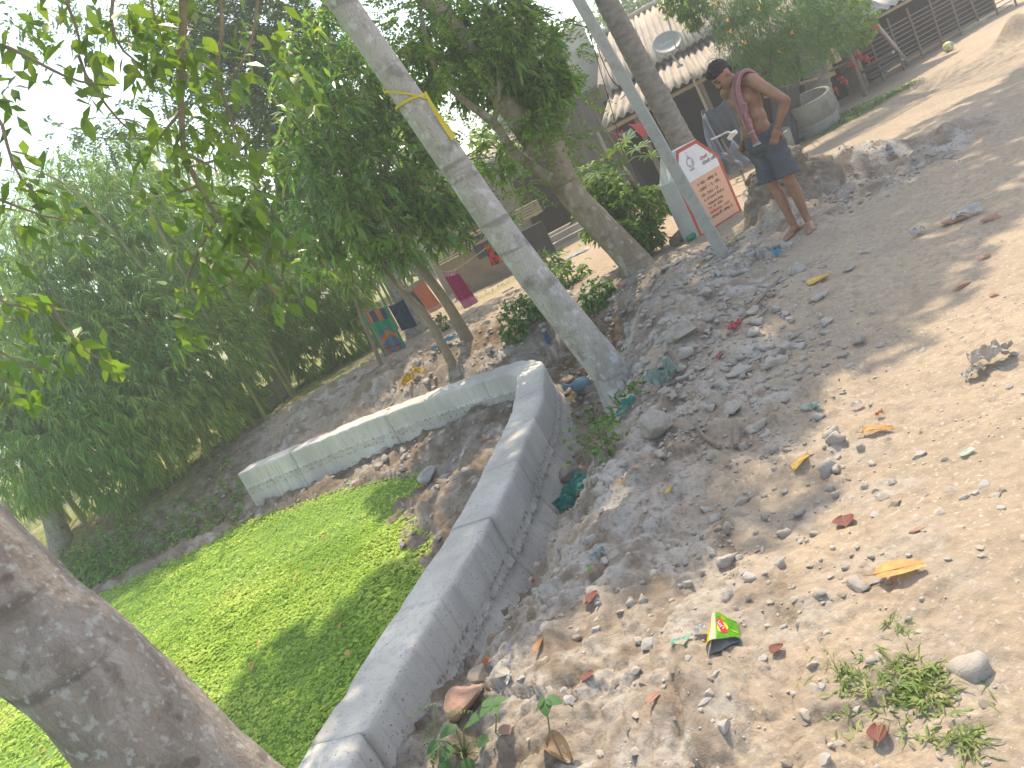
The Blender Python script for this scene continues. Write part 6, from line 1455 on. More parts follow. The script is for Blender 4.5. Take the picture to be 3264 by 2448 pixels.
# bigger rubble in the trench by the wall: lumps that can be picked out
for px, py, s_, mt, lab in [(1020,1520,0.085,brick_m,'large worn red-brown masonry lump at the foot of the wall near the camera'), (1035,1465,0.05,stone_m[2],'dark angular stone wedged under the wall beside the striped wrapper'), (1090,1465,0.030,stone_m[0],'rounded pale stone beside the white scrap of packet'), (1480,730,0.10,MATS['clod_soil'],'big clay lump on the slope right of the tall trunk'), (1430,930,0.11,MATS['clod_soil'],'square block of clay at the edge of the trench'),
        (1235,1040,0.12,MATS['clod_soil'],'rounded grey clay boulder in the trench by the wall'), (1240,955,0.09,MATS['clod_soil'],'smaller clay lump above the grey boulder in the trench'), (1265,850,0.10,earth_w,'brown lump below the blue bag'), (1225,830,0.09,earth_w,'brown lump against the wall near the blue bag'),
        (930,1035,0.11,stone_m[1],'dark mossy stone by the soil inside the wall corner'), (560,1065,0.06,stone_m[2],'brown stone at the end of the far wall arm'), (1345,620,0.06,brick_m,'brick fragment on the bank under the brown tree')]:
    p = gp(px, py); me = rock(int(px+py), 0.7, 0.7, 3); me.materials.append(mt); o = bpy.data.objects.new('rubble_lump', me); o.location = p+Vector((0, 0, s_*0.35)); o.scale = (s_*1.2, s_*0.9, s_); o.rotation_euler = (0.2, 0.1, px*0.7)
    me.polygons.foreach_set('use_smooth', [False]*len(me.polygons)); link(o); tag(o, lab, 'rubble')
for px, py, s_, lab in [(1372,1013,0.022,'small red brick chip beside the clay block'), (2145,475,0.05,'flat red brick fragment lit by sun at the right edge'), (2060,482,0.06,'broken red tile piece on the ridge of dug soil'), (1770,400,0.05,'reddish tile piece on the mound behind the man'), (2150,640,0.03,'orange-red brick bit near the right edge'), (1270,1300,0.025,'orange brick bit under the dark fallen leaf'), (2080,620,0.05,'dusty pink brick piece near the right edge'), (1105,1590,0.03,'orange brick chip among the foreground plants'), (1985,1150,0.02,'small orange brick pebble on the sand')]:
    p = gp(px, py); me = rock(int(px*2+py), 0.3, 0.4, 2); me.materials.append(brick_m); o = bpy.data.objects.new('brick_piece', me); o.location = p+Vector((0, 0, s_*0.25)); o.scale = (s_*1.4, s_*0.8, s_); o.rotation_euler = (0, 0, px); link(o); tag(o, lab, 'brick piece')

# ---- heap of dug earth by the man
hp = empty('soil_heap', (3.2, 7.55, 0.0), 0, 'dark brown crumbly heap of dug earth between the painted stone and the man', 'soil heap')
hq_, hr_ = np.meshgrid(np.linspace(0, 2*math.pi, 120, endpoint=False), np.linspace(0, 1, 60))
hx_ = 3.22+0.52*hr_*np.cos(hq_)*(1+0.18*np.sin(2*hq_+1)); hy_ = 7.60+0.36*hr_*np.sin(hq_)
hz_ = 0.50*np.cos(hr_*math.pi/2)**0.8
nx_ = fbm(hx_*6, hy_*6, hz_*6, o=5, seed=71, gain=0.62)
d1_, d2_, iv_ = worley(hx_*15, hy_*15+hz_*9, 77); cl_ = np.sqrt(np.clip(1-(d1_/0.62)**2, 0, 1))*iv_
rk_ = (0.07*nx_+0.05*cl_)*np.sin(hr_*math.pi*0.9+0.25)
gz_ = terrain(hx_.ravel(), hy_.ravel(), False)[0].reshape(hx_.shape)
V = np.stack([hx_+rk_*np.cos(hq_)*0.9, hy_+rk_*np.sin(hq_)*0.9, gz_*0.6-0.03+hz_+rk_*0.9*(1-hr_)], -1).reshape(-1, 3); q_, r_ = np.meshgrid(np.arange(59), np.arange(120), indexing='ij'); r2_ = (r_+1) % 120
np_obj('earth', V, np.stack([q_*120+r_, q_*120+r2_, (q_+1)*120+r2_, (q_+1)*120+r_], -1).reshape(-1, 4), mat('dug_earth', [(0.15,0.11,0.08), (0.23,0.18,0.135), (0.33,0.285,0.235)], 4, 0.97, 0.8, 40), hp, smooth=True)
# ---- fallen leaves
def fallen(px, py, L_, rz, cols, lab, wd=0.26, curl=0.2, name='fallen_leaf', cat='leaf'):
    p = gp(px, py); nm = 'leaf_fall_%d' % len(MATS)
    mt = mat(nm, cols, 28, 0.6, 0.15, 60, island=0.0, spec=0.3, transl=0.2)
    st = np.linspace(0, 1, 11); vs, fs = [], []
    for s_ in st:
        w_ = wd*math.sin(math.pi*min(1, s_**0.8))**0.75 if 0 < s_ < 1 else 0.006
        for q in (-1, -0.5, 0, 0.5, 1): vs.append((s_-0.5, q*w_, curl*w_*(q*q)+0.10*curl*math.sin(6*s_+q)))
    for i in range(10):
        for j in range(4): fs.append((i*5+j, (i+1)*5+j, (i+1)*5+j+1, i*5+j+1))
    t = empty(name, p+Vector((0, 0, 0.012)), rz, lab, cat)
    mb = MB(); mb.add([Vector(v)*L_ for v in vs], fs); o = mb.obj('blade', mt, t, True, world=False)
    mb = MB(); mb.tube([Vector((-0.72,0.03,0.02))*L_, Vector((-0.5,0,0.01))*L_, Vector((0,0,0.022))*L_, Vector((0.48,0,0.01))*L_], [0.010*L_,0.012*L_,0.009*L_,0.003*L_], 5); mb.obj('midrib', mat('leaf_rib', [(0.35,0.16,0.06), (0.4,0.2,0.08)], 20, 0.7), t, world=False)
OR = [(0.52,0.22,0.07), (0.60,0.30,0.11), (0.66,0.45,0.12)]; YE = [(0.62,0.40,0.08), (0.66,0.46,0.10), (0.45,0.18,0.07)]; DR = [(0.16,0.05,0.04), (0.24,0.09,0.07)]; BR = [(0.32,0.17,0.08), (0.42,0.24,0.12)]
fallen(1945, 1238, 0.135, R(-25), OR, 'largest fallen orange leaf, yellow at its tip, lying on the sunlit sand', 0.29)
fallen(1898, 935, 0.115, R(-40), OR, 'orange fallen leaf with a yellow edge and long stalk, upper right on the sand', 0.20, 0.5)
fallen(1735, 1008, 0.125, R(35), YE, 'narrow yellow and brown mottled fallen leaf pointing up right', 0.17, 0.35)
fallen(1770, 608, 0.15, R(10), YE, 'round golden-brown fallen leaf below the man\'s feet', 0.42, 0.2)
fallen(1450, 1063, 0.075, R(48), [(0.55,0.36,0.04), (0.62,0.44,0.06)], 'small yellow fallen leaf on the grey clods', 0.15)
fallen(1168, 1400, 0.085, R(62), BR, 'long brown fallen leaf near the foot of the wall', 0.2, 0.4)
fallen(1828, 1137, 0.075, R(70), DR, 'crumpled dark maroon fallen leaf on the stony sand', 0.48, 0.35)
fallen(1285, 1297, 0.07, R(50), DR, 'curled dark brown leaf on the slope by the wall', 0.34, 0.4)
fallen(1275, 1470, 0.05, R(30), DR, 'small torn dark leaf on the lower slope', 0.34, 0.35)
fallen(1685, 1415, 0.045, R(15), DR, 'ragged dark brown leaf right of the snack packet', 0.42, 0.4)
fallen(1415, 1515, 0.05, R(20), [(0.34,0.17,0.13), (0.4,0.22,0.17)], 'dusty pink-brown leaf left of the sunny patch', 0.3, 0.2)
fallen(1215, 1640, 0.12, R(-60), [(0.24,0.16,0.10), (0.34,0.24,0.15)], 'large curled dry brown leaf standing among stones at the bottom edge', 0.3, 1.2)
fallen(2130, 560, 0.06, R(10), [(0.50,0.28,0.21), (0.55,0.33,0.26)], 'pale pink crumpled leaf near the right edge', 0.4, 0.5)
fallen(1905, 1600, 0.06, R(60), DR, 'dark shrivelled leaf below the grass tufts', 0.38, 0.4)
# ---- snack packet
F_L, F_R, B_R, B_L = gp(1531,1421), gp(1608,1396), gp(1598,1357), gp(1546,1374)
pk = empty('snack_packet', F_L.lerp(B_R, 0.5), 0, 'open green snack packet with a red and yellow logo lying on the sand', 'packet')
def pk_pt(u, v, lift=0.0):
    """u across the mouth (left to right), v from the mouth to the closed end"""
    a_ = F_L.lerp(F_R, u); b_ = B_L.lerp(B_R, u); p = a_.lerp(b_, v)
    hgt = 0.056*(max(0, math.sin(math.pi*min(1, u**0.62)))**0.8)*(0.66+0.36*v)*(1-0.35*max(0, u-0.55))+0.004*math.sin(9*u+4*v)
    return p+Vector((0, 0, 0.008+hgt+lift))
def f_pack(N, L, u, v, uv):
    c = nmix(N, L, nnoise(N, L, uv, 5, 3, 0.35, 0.65), (0.12,0.42,0.03), (0.26,0.60,0.08))
    c = nmix(N, L, band(N, L, u, 0.0, 0.07), c, (0.06,0.36,0.10)); c = nmix(N, L, band(N, L, u, 0.07, 0.20), c, (0.72,0.50,0.02)); c = nmix(N, L, band(N, L, u, 0.20, 0.40), c, (0.68,0.70,0.50))
    c = nmix(N, L, nmath(N, L, 'MULTIPLY', band(N, L, u, 0.58, 0.68), band(N, L, v, 0.74, 0.90)), c, (0.72,0.60,0.02))
    return nmix(N, L, nmath(N, L, 'MULTIPLY', band(N, L, u, 0.84, 0.96), band(N, L, v, 0.30, 0.42)), c, (0.60,0.72,0.05))
pack_m = cloth_mat('packet_print', f_pack); foil = mat('foil', [(0.42,0.43,0.44), (0.55,0.56,0.57)], 6, 0.3, metal=0.7)
nu, nv = 24, 10; V = np.array([tuple(pk_pt(i/nu, j/nv)) for j in range(nv+1) for i in range(nu+1)]); n1 = nu+1
F = np.array([(j*n1+i, j*n1+i+1, (j+1)*n1+i+1, (j+1)*n1+i) for j in range(nv) for i in range(nu)])
o = np_obj('front_panel', V, F, pack_m, pk, True); uvl = o.data.uv_layers.new(name='UVMap'); ix = np.array([l.vertex_index for l in o.data.loops]); UV = np.array([(i/nu, j/nv) for j in range(nv+1) for i in range(nu+1)], np.float32); uvl.data.foreach_set('uv', UV[ix].ravel())
V = np.array([tuple(pk_pt(i/nu, j/nv, -0.0016)) for j in range(nv+1) for i in range(nu+1)]); np_obj('foil_lining', V, F[:, ::-1], foil, pk, True)
V = np.array([tuple(F_L.lerp(F_R, i/nu).lerp(B_L.lerp(B_R, i/nu), j/nv)+Vector((0, 0, 0.004+0.002*math.sin(12*i/nu)+0.045*(j/nv)**1.5*math.sin(math.pi*min(1, (i/nu)**0.62))))) for j in range(nv+1) for i in range(nu+1)]); np_obj('back_panel', V, F, foil, pk, True)
def decal(name, P2, mt, lift):
    """a flat print laid on the packet: fan of points given in (u, v)"""
    mb = MB(); cu = (sum(p[0] for p in P2)/len(P2), sum(p[1] for p in P2)/len(P2))
    rings_ = 4; n_ = len(P2); vs = []
    for r_ in range(1, rings_+1):
        for p in P2: q = r_/rings_; vs.append(pk_pt(cu[0]+(p[0]-cu[0])*q, cu[1]+(p[1]-cu[1])*q, lift))
    vs.append(pk_pt(*cu, lift)); fs = [(len(vs)-1, k, (k+1) % n_) for k in range(n_)]
    for r_ in range(rings_-1):
        for k in range(n_): fs.append((r_*n_+k, (r_+1)*n_+k, (r_+1)*n_+(k+1) % n_, r_*n_+(k+1) % n_))
    mb.add(vs, fs); return mb.obj(name, mt, pk)
decal('logo_disc', [(0.60+0.155*math.cos(a), 0.42+0.20*math.sin(a)) for a in np.linspace(0, 6.283, 25)[:-1]], mat('logo_yellow', [(0.80,0.52,0.02), (0.82,0.60,0.06)], 5, 0.4), 0.0010)
decal('logo_ribbon', [(0.42,0.70), (0.50,0.71), (0.60,0.68), (0.68,0.40), (0.74,0.20), (0.66,0.17), (0.56,0.19), (0.50,0.40)], mat('logo_red', [(0.62,0.02,0.03), (0.66,0.03,0.04)], 5, 0.4), 0.0018)
cu = bpy.data.curves.new('t', 'FONT'); cu.body = "Lay's"; cu.size = 1.0; cu.resolution_u = 2; to = bpy.data.objects.new('t', cu); COL.objects.link(to)
me = bpy.data.meshes.new_from_object(to.evaluated_get(bpy.context.evaluated_depsgraph_get())); bpy.data.objects.remove(to)
bm = bmesh.new(); bm.from_mesh(me)
for v in bm.verts:
    tx_, ty_ = v.co.x/2.3, v.co.y/0.9
    u_ = 0.47+tx_*0.19+ty_*0.085; v_ = 0.56-tx_*0.33+ty_*0.10
    v.co = pk_pt(u_, v_, 0.0026)-pk.location
bm.to_mesh(me); bm.free(); me.materials.clear(); me.materials.append(mat('logo_white', [(0.82,0.82,0.82), (0.80,0.80,0.80)], 5, 0.4)); link(bpy.data.objects.new('logo_lettering', me), pk)
# ---- plastic scraps and bags
def scrap(px, py, size_, rz, col, lab, name='plastic_scrap', cat='litter', crumple=0.35, n_=9, transl=0.3, wrap=(1.0, 0.6), gloss=0.4, lift=0.0):
    p = gp(px, py); mt = mat('plastic_%02d' % len(MATS), [col, tuple(c*0.7 for c in col)], 18, gloss, 0.3, 40, transl=transl, spec=0.4)
    sd = int(px*7+py); mb = MB(); vs = []
    for j in range(n_+1):
        for i in range(n_+1):
            u, v = i/n_-0.5, j/n_-0.5; ed = 1+0.25*float(vnoise(np.array([u*5+sd]), np.array([v*5]))[0])
            z = crumple*abs(float(vnoise(np.array([u*4.5]), np.array([v*4.5]), np.array([sd*1.0]), seed=2)[0]))+crumple*0.4*abs(float(vnoise(np.array([u*11]), np.array([v*11]), np.array([sd*1.0]), seed=5)[0]))
            vs.append(Vector((u*wrap[0]*ed*size_, v*wrap[1]*ed*size_, z*size_)))
    mb.add(vs, [(j*(n_+1)+i, j*(n_+1)+i+1, (j+1)*(n_+1)+i+1, (j+1)*(n_+1)+i) for j in range(n_) for i in range(n_)])
    o = mb.obj(name, mt, None, False); 
    nrm_e = 0.06; hx = gz(p.x+nrm_e, p.y)-gz(p.x-nrm_e, p.y); hy = gz(p.x, p.y+nrm_e)-gz(p.x, p.y-nrm_e)
    nv_ = Vector((-hx/(2*nrm_e), -hy/(2*nrm_e), 1)).normalized(); o.rotation_mode = 'QUATERNION'; o.rotation_quaternion = nv_.to_track_quat('Z', 'Y') @ Quaternion((0, 0, 1), rz)
    o.location = p+Vector((0, 0, 0.012+lift)); tag(o, lab, cat); return o
TEAL = (0.06,0.36,0.32)
scrap(1245,1075,0.30,R(55),(0.05,0.36,0.31),'large crumpled teal plastic bag in the trench beside the wall','plastic_bag','bag',0.30,14,wrap=(1.0,0.55))
scrap(1440,825,0.20,R(40),(0.24,0.33,0.28),'dusty grey-green plastic bag on the slope right of the tall trunk','plastic_bag','bag',0.45,12)
scrap(1360,885,0.15,R(70),(0.08,0.36,0.31),'teal net bag twisted at the foot of the tall trunk','net_bag','bag',0.35,10,wrap=(1.0,0.4))
scrap(1475,1392,0.06,R(30),(0.25,0.58,0.42),'pale green plastic scrap left of the snack packet',crumple=0.2,wrap=(1.0,0.35))
scrap(1518,1375,0.035,R(60),(0.72,0.72,0.74),'white plastic cup half left of the snack packet',crumple=0.5)
scrap(1590,712,0.09,R(15),(0.55,0.10,0.12),'red and white wrapper on the dug slope below the stick',crumple=0.4)
scrap(1557,772,0.06,R(80),(0.48,0.14,0.20),'dusty magenta wrapper pressed in the clay',crumple=0.2,wrap=(1,0.5))
scrap(1680,553,0.13,R(35),(0.07,0.30,0.46),'torn blue plastic strip on the ground left of the man\'s feet',crumple=0.3,wrap=(1,0.45))
scrap(1640,560,0.14,R(50),(0.42,0.41,0.40),'pale grey crushed plastic packet left of the blue strip',crumple=0.5)
scrap(1590,575,0.06,R(10),(0.60,0.60,0.60),'small white scrap on the dug edge by the grey post',crumple=0.4)
scrap(1870,548,0.10,R(15),(0.52,0.54,0.54),'flat pale plastic piece on the shaded clay',crumple=0.12,wrap=(1,0.4))
scrap(1985,510,0.10,R(40),(0.55,0.52,0.50),'small white rag on the clay right of the man',crumple=0.4)
scrap(2090,470,0.16,R(10),(0.56,0.55,0.53),'pale crumpled sheet lying on the soil ridge',crumple=0.3)
scrap(2145,785,0.13,R(20),(0.46,0.40,0.33),'sand-coloured twisted cloth rag on the sunny ground','cloth_rag','rag',0.5,12,0.0,gloss=0.9,wrap=(1.1,0.6))
scrap(2110,815,0.08,R(40),(0.48,0.42,0.35),'small sandy cloth end beside the twisted rag','cloth_rag','rag',0.4,8,0.0,gloss=0.9)
scrap(1765,885,0.07,R(20),(0.28,0.45,0.40),'pale teal plastic strip at the edge of the shade',crumple=0.2,wrap=(1,0.3))
scrap(1855,885,0.045,R(25),(0.66,0.62,0.58),'white and orange sweet wrapper on the sunny sand',crumple=0.5,wrap=(1,0.5))
scrap(1905,905,0.03,R(60),(0.62,0.22,0.10),'small orange wrapper twist on the sunny sand',crumple=0.5)
scrap(2092,985,0.05,R(30),(0.45,0.58,0.46),'flat pale green plastic piece on the right sand',crumple=0.05,wrap=(1,0.5))
scrap(1300,1210,0.06,R(20),(0.30,0.40,0.38),'grey-green crushed wrapper on the slope',crumple=0.4)
scrap(1283,1248,0.022,R(0),(0.22,0.55,0.05),'tiny bright green wrapper on the slope',crumple=0.6)
scrap(1055,1437,0.045,R(50),(0.50,0.17,0.06),'orange and yellow striped wrapper wedged at the wall foot',crumple=0.3)
scrap(1103,1470,0.04,R(80),(0.70,0.70,0.68),'white packet scrap with a blue mark beside the rounded stone',crumple=0.15)
scrap(1108,1415,0.022,R(10),(0.42,0.38,0.62),'small lilac paper scrap near the wall foot',crumple=0.5)
scrap(1160,1265,0.03,R(30),(0.60,0.12,0.12),'small red wrapper in the trench below the wall',crumple=0.4)
scrap(895,820,0.30,R(75),(0.52,0.32,0.05),'mustard yellow cloth dropped on the bank behind the far wall arm','cloth','cloth',0.30,12,0.1,gloss=0.9,wrap=(1,0.6))
scrap(965,745,0.30,R(20),(0.10,0.26,0.36),'blue plastic sheet lying by the path under the washing','plastic_sheet','plastic sheet',0.2,10,wrap=(1.2,0.4))
scrap(1183,735,0.14,R(85),(0.05,0.16,0.30),'dark blue cloth strip hanging on the root bank','cloth_strip','cloth',0.3,8,0.1,wrap=(1.2,0.35))
scrap(1250,550,0.34,R(10),(0.24,0.44,0.55),'light blue sheet lying on the step before the plastered house','plastic_sheet','plastic sheet',0.08,8,wrap=(1.1,0.5))
scrap(737,1327,0.12,R(15),(0.62,0.63,0.60),'white plastic tray floating on the shaded weed','floating_tray','litter',0.15,8,wrap=(1,0.35))
scrap(905,785,0.08,R(30),(0.55,0.53,0.5),'pale scrap beside the mustard cloth',crumple=0.3)
scrap(535,1520,0.08,R(60),(0.58,0.60,0.60),'white crumpled plastic on the weed at the near end of the pond',crumple=0.4)
for px, py in [(752,1412), (735,1352), (560,1390), (545,1440), (725,1330), (640,1245), (960,1190), (700,1160), (90,1625), (610,1360), (690,1230), (250,1240)]:
    p = on(px, py, ZP+0.045); mb = MB(); a_ = rng.uniform(0, 3.1); d_ = Vector((math.cos(a_), math.sin(a_), 0)); s_ = Vector((-d_.y, d_.x, 0)); L_ = rng.uniform(0.04, 0.08)
    mb.add([p-d_*L_, p+s_*L_*0.3+Vector((0,0,0.008)), p+d_*L_, p-s_*L_*0.3+Vector((0,0,0.012))], [(0,1,2,3)]); o = mb.obj('floating_leaf', mat('leaf_dry', [(0.40,0.20,0.08), (0.52,0.34,0.12)], 9, 0.7, transl=0.2)); tag(o, 'dry orange-brown leaf floating on the green weed', 'leaf', 'dry leaves floating on the weed')
# tied blue bag by the trunk
p = gp(1262, 845); bg = empty('tied_bag', p, 0, 'knotted pale blue plastic bag dumped between wall and tall trunk', 'bag')
blue_b = mat('bag_blue', [(0.16,0.34,0.42), (0.28,0.48,0.56)], 7, 0.35, 0.4, 25, transl=0.3, spec=0.5, stretch=(1, 1, 4))
mb = MB(); ellips(mb, p+Vector((0,0,0.07)), (0.10,0.09,0.075), None, 24, 14)
for i, v in enumerate(mb.v):
    k = 1+0.07*math.sin(9*math.atan2(v[1]-p.y, v[0]-p.x)); mb.v[i] = (p.x+(v[0]-p.x)*k, p.y+(v[1]-p.y)*k, v[2])
mb.obj('bag_body', blue_b, bg, True); mb = MB(); mb.tube([p+Vector((-0.08,0,0.10)), p+Vector((-0.11,0,0.12)), p+Vector((-0.17,-0.01,0.13))], [0.025,0.012,0.045], 10); mb.obj('bag_neck', blue_b, bg, True)
# bottles near the brown tree
for px, py, col, lab in [(1408,545,(0.55,0.52,0.35),'cream plastic bottle lying beside the brown tree foot'), (1420,528,(0.25,0.42,0.55),'clear blue-labelled bottle lying by the brown tree'), (1500,515,(0.05,0.38,0.22),'green bottle cap end by the corner of the painted stone')]:
    p = gp(px, py); d_ = Vector((0.8,0.3,0)).normalized(); mb = MB(); b_ = p+Vector((0,0,0.035)); mb.tube([b_-d_*0.09, b_-d_*0.085, b_+d_*0.04, b_+d_*0.07, b_+d_*0.075, b_+d_*0.095], [0.02,0.034,0.034,0.015,0.013,0.013], 14); tag(mb.obj('plastic_bottle', mat('bottle_%d' % px, [col, tuple(c*0.8 for c in col)], 6, 0.3, transl=0.2), None, True), lab, 'bottle')
# sticks
for pts_, r_, lab in [([(1505,925), (1525,950), (1560,975)], 0.010, 'bent bare stick lying on the grey clay'), ([(1592,920), (1594,950), (1596,975)], 0.014, 'short pale stick lying upright on the slope'), ([(1585,715), (1640,660), (1690,605)], 0.012, 'long stick slanting up the soil heap left of the man'), ([(1180,770), (1145,720), (1180,690)], 0.014, 'bare root curling out of the cut bank above the wall corner'), ([(1640,690), (1660,670)], 0.006, 'thin twig on the clay slope'), ([(1140,735), (1270,640), (1330,600)], 0.010, 'long bare branch lying along the shady cut bank')]:
    P_ = [gp(x, y)+Vector((0, 0, r_*1.3)) for x, y in pts_]; mb = MB(); mb.tube([tuple(q) for q in catmull(np.array([tuple(q) for q in P_]), 4)], r_, 6); tag(mb.obj('stick', wood), lab, 'stick')

# ---- grasses and small plants
def tuft(px, py, n_, L_, W_, lab, name='grass_tuft', mt=None, spread=0.05, up=0.8, cat='grass', group=None):
    n_ = int(n_*1.2); p = gp(px, py); c = np.array(p)+np.concatenate([rng.normal(0, spread, (n_, 2)), np.zeros((n_, 1))], 1); c[:, 2] = terrain(c[:, 0], c[:, 1])[0]
    D = norm(np.concatenate([rng.normal(0, 1, (n_, 2)), np.full((n_, 1), up)], 1)); V, F = leaves(c-np.array(p), D, L_*rng.uniform(0.5, 1.2, n_), W_, 0.3, 0.55)
    o = empty(name, p, 0, lab, cat, group); crown('blades', V+np.array(p), F, mt or grass_m, o); return o
grass_m = mat('leaf_grass', [(0.11,0.19,0.045), (0.19,0.27,0.08), (0.30,0.32,0.14)], 8, 0.6, transl=0.3, island=0.3)
weed_g = mat('leaf_weedy', [(0.06,0.15,0.03), (0.12,0.24,0.05)], 4, 0.5, transl=0.3, island=0.3)
tuft(1990,1500,260,0.075,0.0032,'largest green grass tuft on the sand at the lower right',spread=0.045)
tuft(1950,1450,70,0.06,0.003,'grass blades just above the largest tuft',spread=0.03)
tuft(1850,1485,60,0.06,0.003,'small grass tuft left of the largest tuft',spread=0.025)
tuft(2085,1605,80,0.055,0.003,'low grass tuft by itself at the bottom right corner',spread=0.018)
tuft(2005,1610,18,0.05,0.003,'tiny grass tuft left of the corner tuft',spread=0.012)
tuft(1855,1560,24,0.06,0.003,'sparse grass runner below the small tuft',spread=0.035)
tuft(1840,1450,20,0.05,0.003,'thin grass above the small tuft',spread=0.025)
tuft(1765,1440,14,0.06,0.0025,'dry straggling grass between stones near the packet',spread=0.03)
tuft(1925,1355,18,0.045,0.0025,'tiny sprig of grass beside pale stones',spread=0.015)
tuft(1955,1370,16,0.045,0.0025,'second tiny sprig of grass among the pale stones',spread=0.015)
tuft(1325,900,70,0.20,0.006,'long green grass at the foot of the tall trunk',mt=weed_g,spread=0.09,up=1.2)
tuft(1370,845,16,0.22,0.010,'broad grass blades against the right side of the tall trunk',mt=weed_g,spread=0.04,up=1.4)
tuft(1585,525,50,0.12,0.004,'grass growing at the foot of the grey post',mt=grass_m,spread=0.06,up=1.5)
for k, (px, py, n_, s_) in enumerate([(1310,945,60,0.10), (1300,970,50,0.10), (1285,910,40,0.08), (1320,990,30,0.06)]):
    p = gp(px, py); c = np.array(p)+rng.normal(0, s_, (n_, 3))*np.array([1, 1, 0.5])+np.array([0, 0, 0.07]); V, F = leaves(c-np.array(p), rnd_dir(n_)*np.array([1, 1, 0.4]), 0.045, 0.014, 0.2, 0.2)
    o = empty('creeping_weed', p); V = V+np.array(p); crown('foliage', V, F, weed_g, o); mb = MB(); [mb.tube([p, p.lerp(Vector(c[q]), 0.5)+Vector((0,0,0.02)), Vector(c[q])], [0.004,0.003,0.002], 4) for q in range(0, n_, 5)]; mb.obj('stem', bark_thin, o); tag(o, ['leafy weed in the trench below the tall trunk', 'lower leafy weed by the purple scrap in the trench', 'weed beside the wall near the blue bag', 'small weed at the trench lip below the grass'][k], 'weed')
# shrubby growth on the cut bank behind the wall corner
for k, (px, py, r_, n_, lab) in enumerate([(1130,690,55,160,'green scrub on top of the cut bank behind the wall corner'), (1230,600,45,110,'shady scrub hanging on the bank below the brown tree'), (1290,640,40,90,'dark undergrowth on the bank between the two leaning trunks'), (1180,660,40,90,'bushy scrub left of the tall trunk'), (1180,575,35,70,'mango seedling sprouting before the doorway step'), (950,700,18,30,'small weeds beside the blue sheet')]):
    dd = gp(px, py+20).y; p, o_ = blob_px(px, py, dd, r_, n_, (1, 0.6, 0.8)); base_ = gp(px, py+25)
    V, F = whorls(p, o_, 5, 0.08 if k != 4 else 0.16, 0.018, 0.3); t = empty('scrub', base_, 0, lab, 'scrub'); crown('foliage', V, F, leaf_far if k % 2 else weed_g, t)
    mb = MB(); 
    for q in range(4): e_ = Vector(p[q*3]); mb.tube([base_, base_.lerp(e_, 0.5)+Vector((0,0,0.05)), e_], [0.012,0.008,0.004], 5)
    mb.obj('stem', bark_thin, t)
# leafy plant at the bottom, near the camera
p = gp(1010, 1640); pl = empty('broadleaf_plant', p, 0, 'broad-leaved green plant growing against the wall at the bottom edge', 'plant')
stm = mat('green_stem', [(0.14,0.22,0.07), (0.2,0.28,0.1)], 9, 0.6)
wlf = mat('leaf_round', [(0.065,0.15,0.055), (0.10,0.20,0.075)], 9, 0.55, 0.2, 60, transl=0.3)
def round_leaf(c, d, up, L_, parent, nm='leaf'):
    d = d.normalized(); s_ = d.cross(up).normalized(); u_ = s_.cross(d); vs, fs = [], []
    for i, (a_, w_) in enumerate(((0,0.03), (0.12,0.30), (0.32,0.44), (0.55,0.40), (0.8,0.22), (1,0.0))):
        for q in (-1, -0.5, 0, 0.5, 1): vs.append(c+d*a_*L_+s_*q*w_*L_+u_*L_*(0.10*abs(q)*w_-0.22*a_*a_))
    for i in range(5):
        for j in range(4): fs.append((i*5+j, (i+1)*5+j, (i+1)*5+j+1, i*5+j+1))
    mb = MB(); mb.add(vs, fs); return mb.obj(nm, wlf, parent, True)
for px, py, L_, dx, dz in [(985,1565,0.075,-0.7,0.3), (1010,1560,0.07,0.6,0.4), (975,1610,0.07,-0.8,-0.1), (1030,1600,0.065,0.9,0.0), (950,1600,0.06,-1,0.1), (1000,1640,0.075,0.1,-0.4), (965,1640,0.07,-0.5,-0.4), (1045,1635,0.06,0.7,-0.3)]:
    c = at(px, py, p.y-0.05); d_ = Vector((dx, -0.6, dz)); mb = MB(); mb.tube([p, p.lerp(c, 0.6)+Vector((0,0,0.02)), c], [0.004,0.003,0.002], 5); mb.obj('stem', stm, pl)
    round_leaf(c, d_, Vector((0,-0.2,1)), L_*0.9, pl)
p = gp(1075, 1590); pl2 = empty('broadleaf_plant', p, 0, 'four-leaved seedling above the broad plant near the wall', 'plant')
c = at(1062, 1522, p.y-0.02); mb = MB(); mb.tube([p, p.lerp(c, 0.5)+Vector((0.01,0,0)), c], [0.003,0.0025,0.002], 5); mb.obj('stem', stm, pl2)
for a_ in (0.3, 1.9, 3.5, 5.0): round_leaf(c, Vector((math.cos(a_), math.sin(a_)*0.8-0.2, 0.1)), Vector((0,0,1)), 0.052, pl2)
p = gp(1200, 1610); pl3 = empty('broadleaf_plant', p, 0, 'drooping pale green seedling on a thin stalk at the bottom', 'plant')
c = at(1178, 1510, p.y-0.02); mb = MB(); mb.tube([p, p.lerp(c, 0.5), c], [0.003,0.0025,0.002], 5); mb.obj('stem', stm, pl3)
for a_ in (-0.4, 2.6, 4.4): round_leaf(c, Vector((math.cos(a_), math.sin(a_)*0.8-0.2, -0.3)), Vector((0,0,1)), 0.050, pl3)
p = gp(935, 1650); pl4 = empty('feathery_weed', p, 0, 'feathery-leaved weed at the wall beside the broad plant', 'plant')
P_ = np.array([tuple(at(x, y, p.y-0.03)) for x, y in [(930,1560), (945,1600), (925,1640), (960,1545), (940,1520)]]); V, F = feather(P_, rnd_dir(5)*np.array([1,0.5,0.3])+np.array([0.2,-0.3,0.1]), 0.09, 9, 0.004, 0.014, 0.3); crown('foliage', V, F, weed_g, pl4)
mb = MB(); mb.tube([p, at(940,1590,p.y-0.03), at(940,1520,p.y-0.03)], 0.003, 5); mb.obj('stem', stm, pl4)
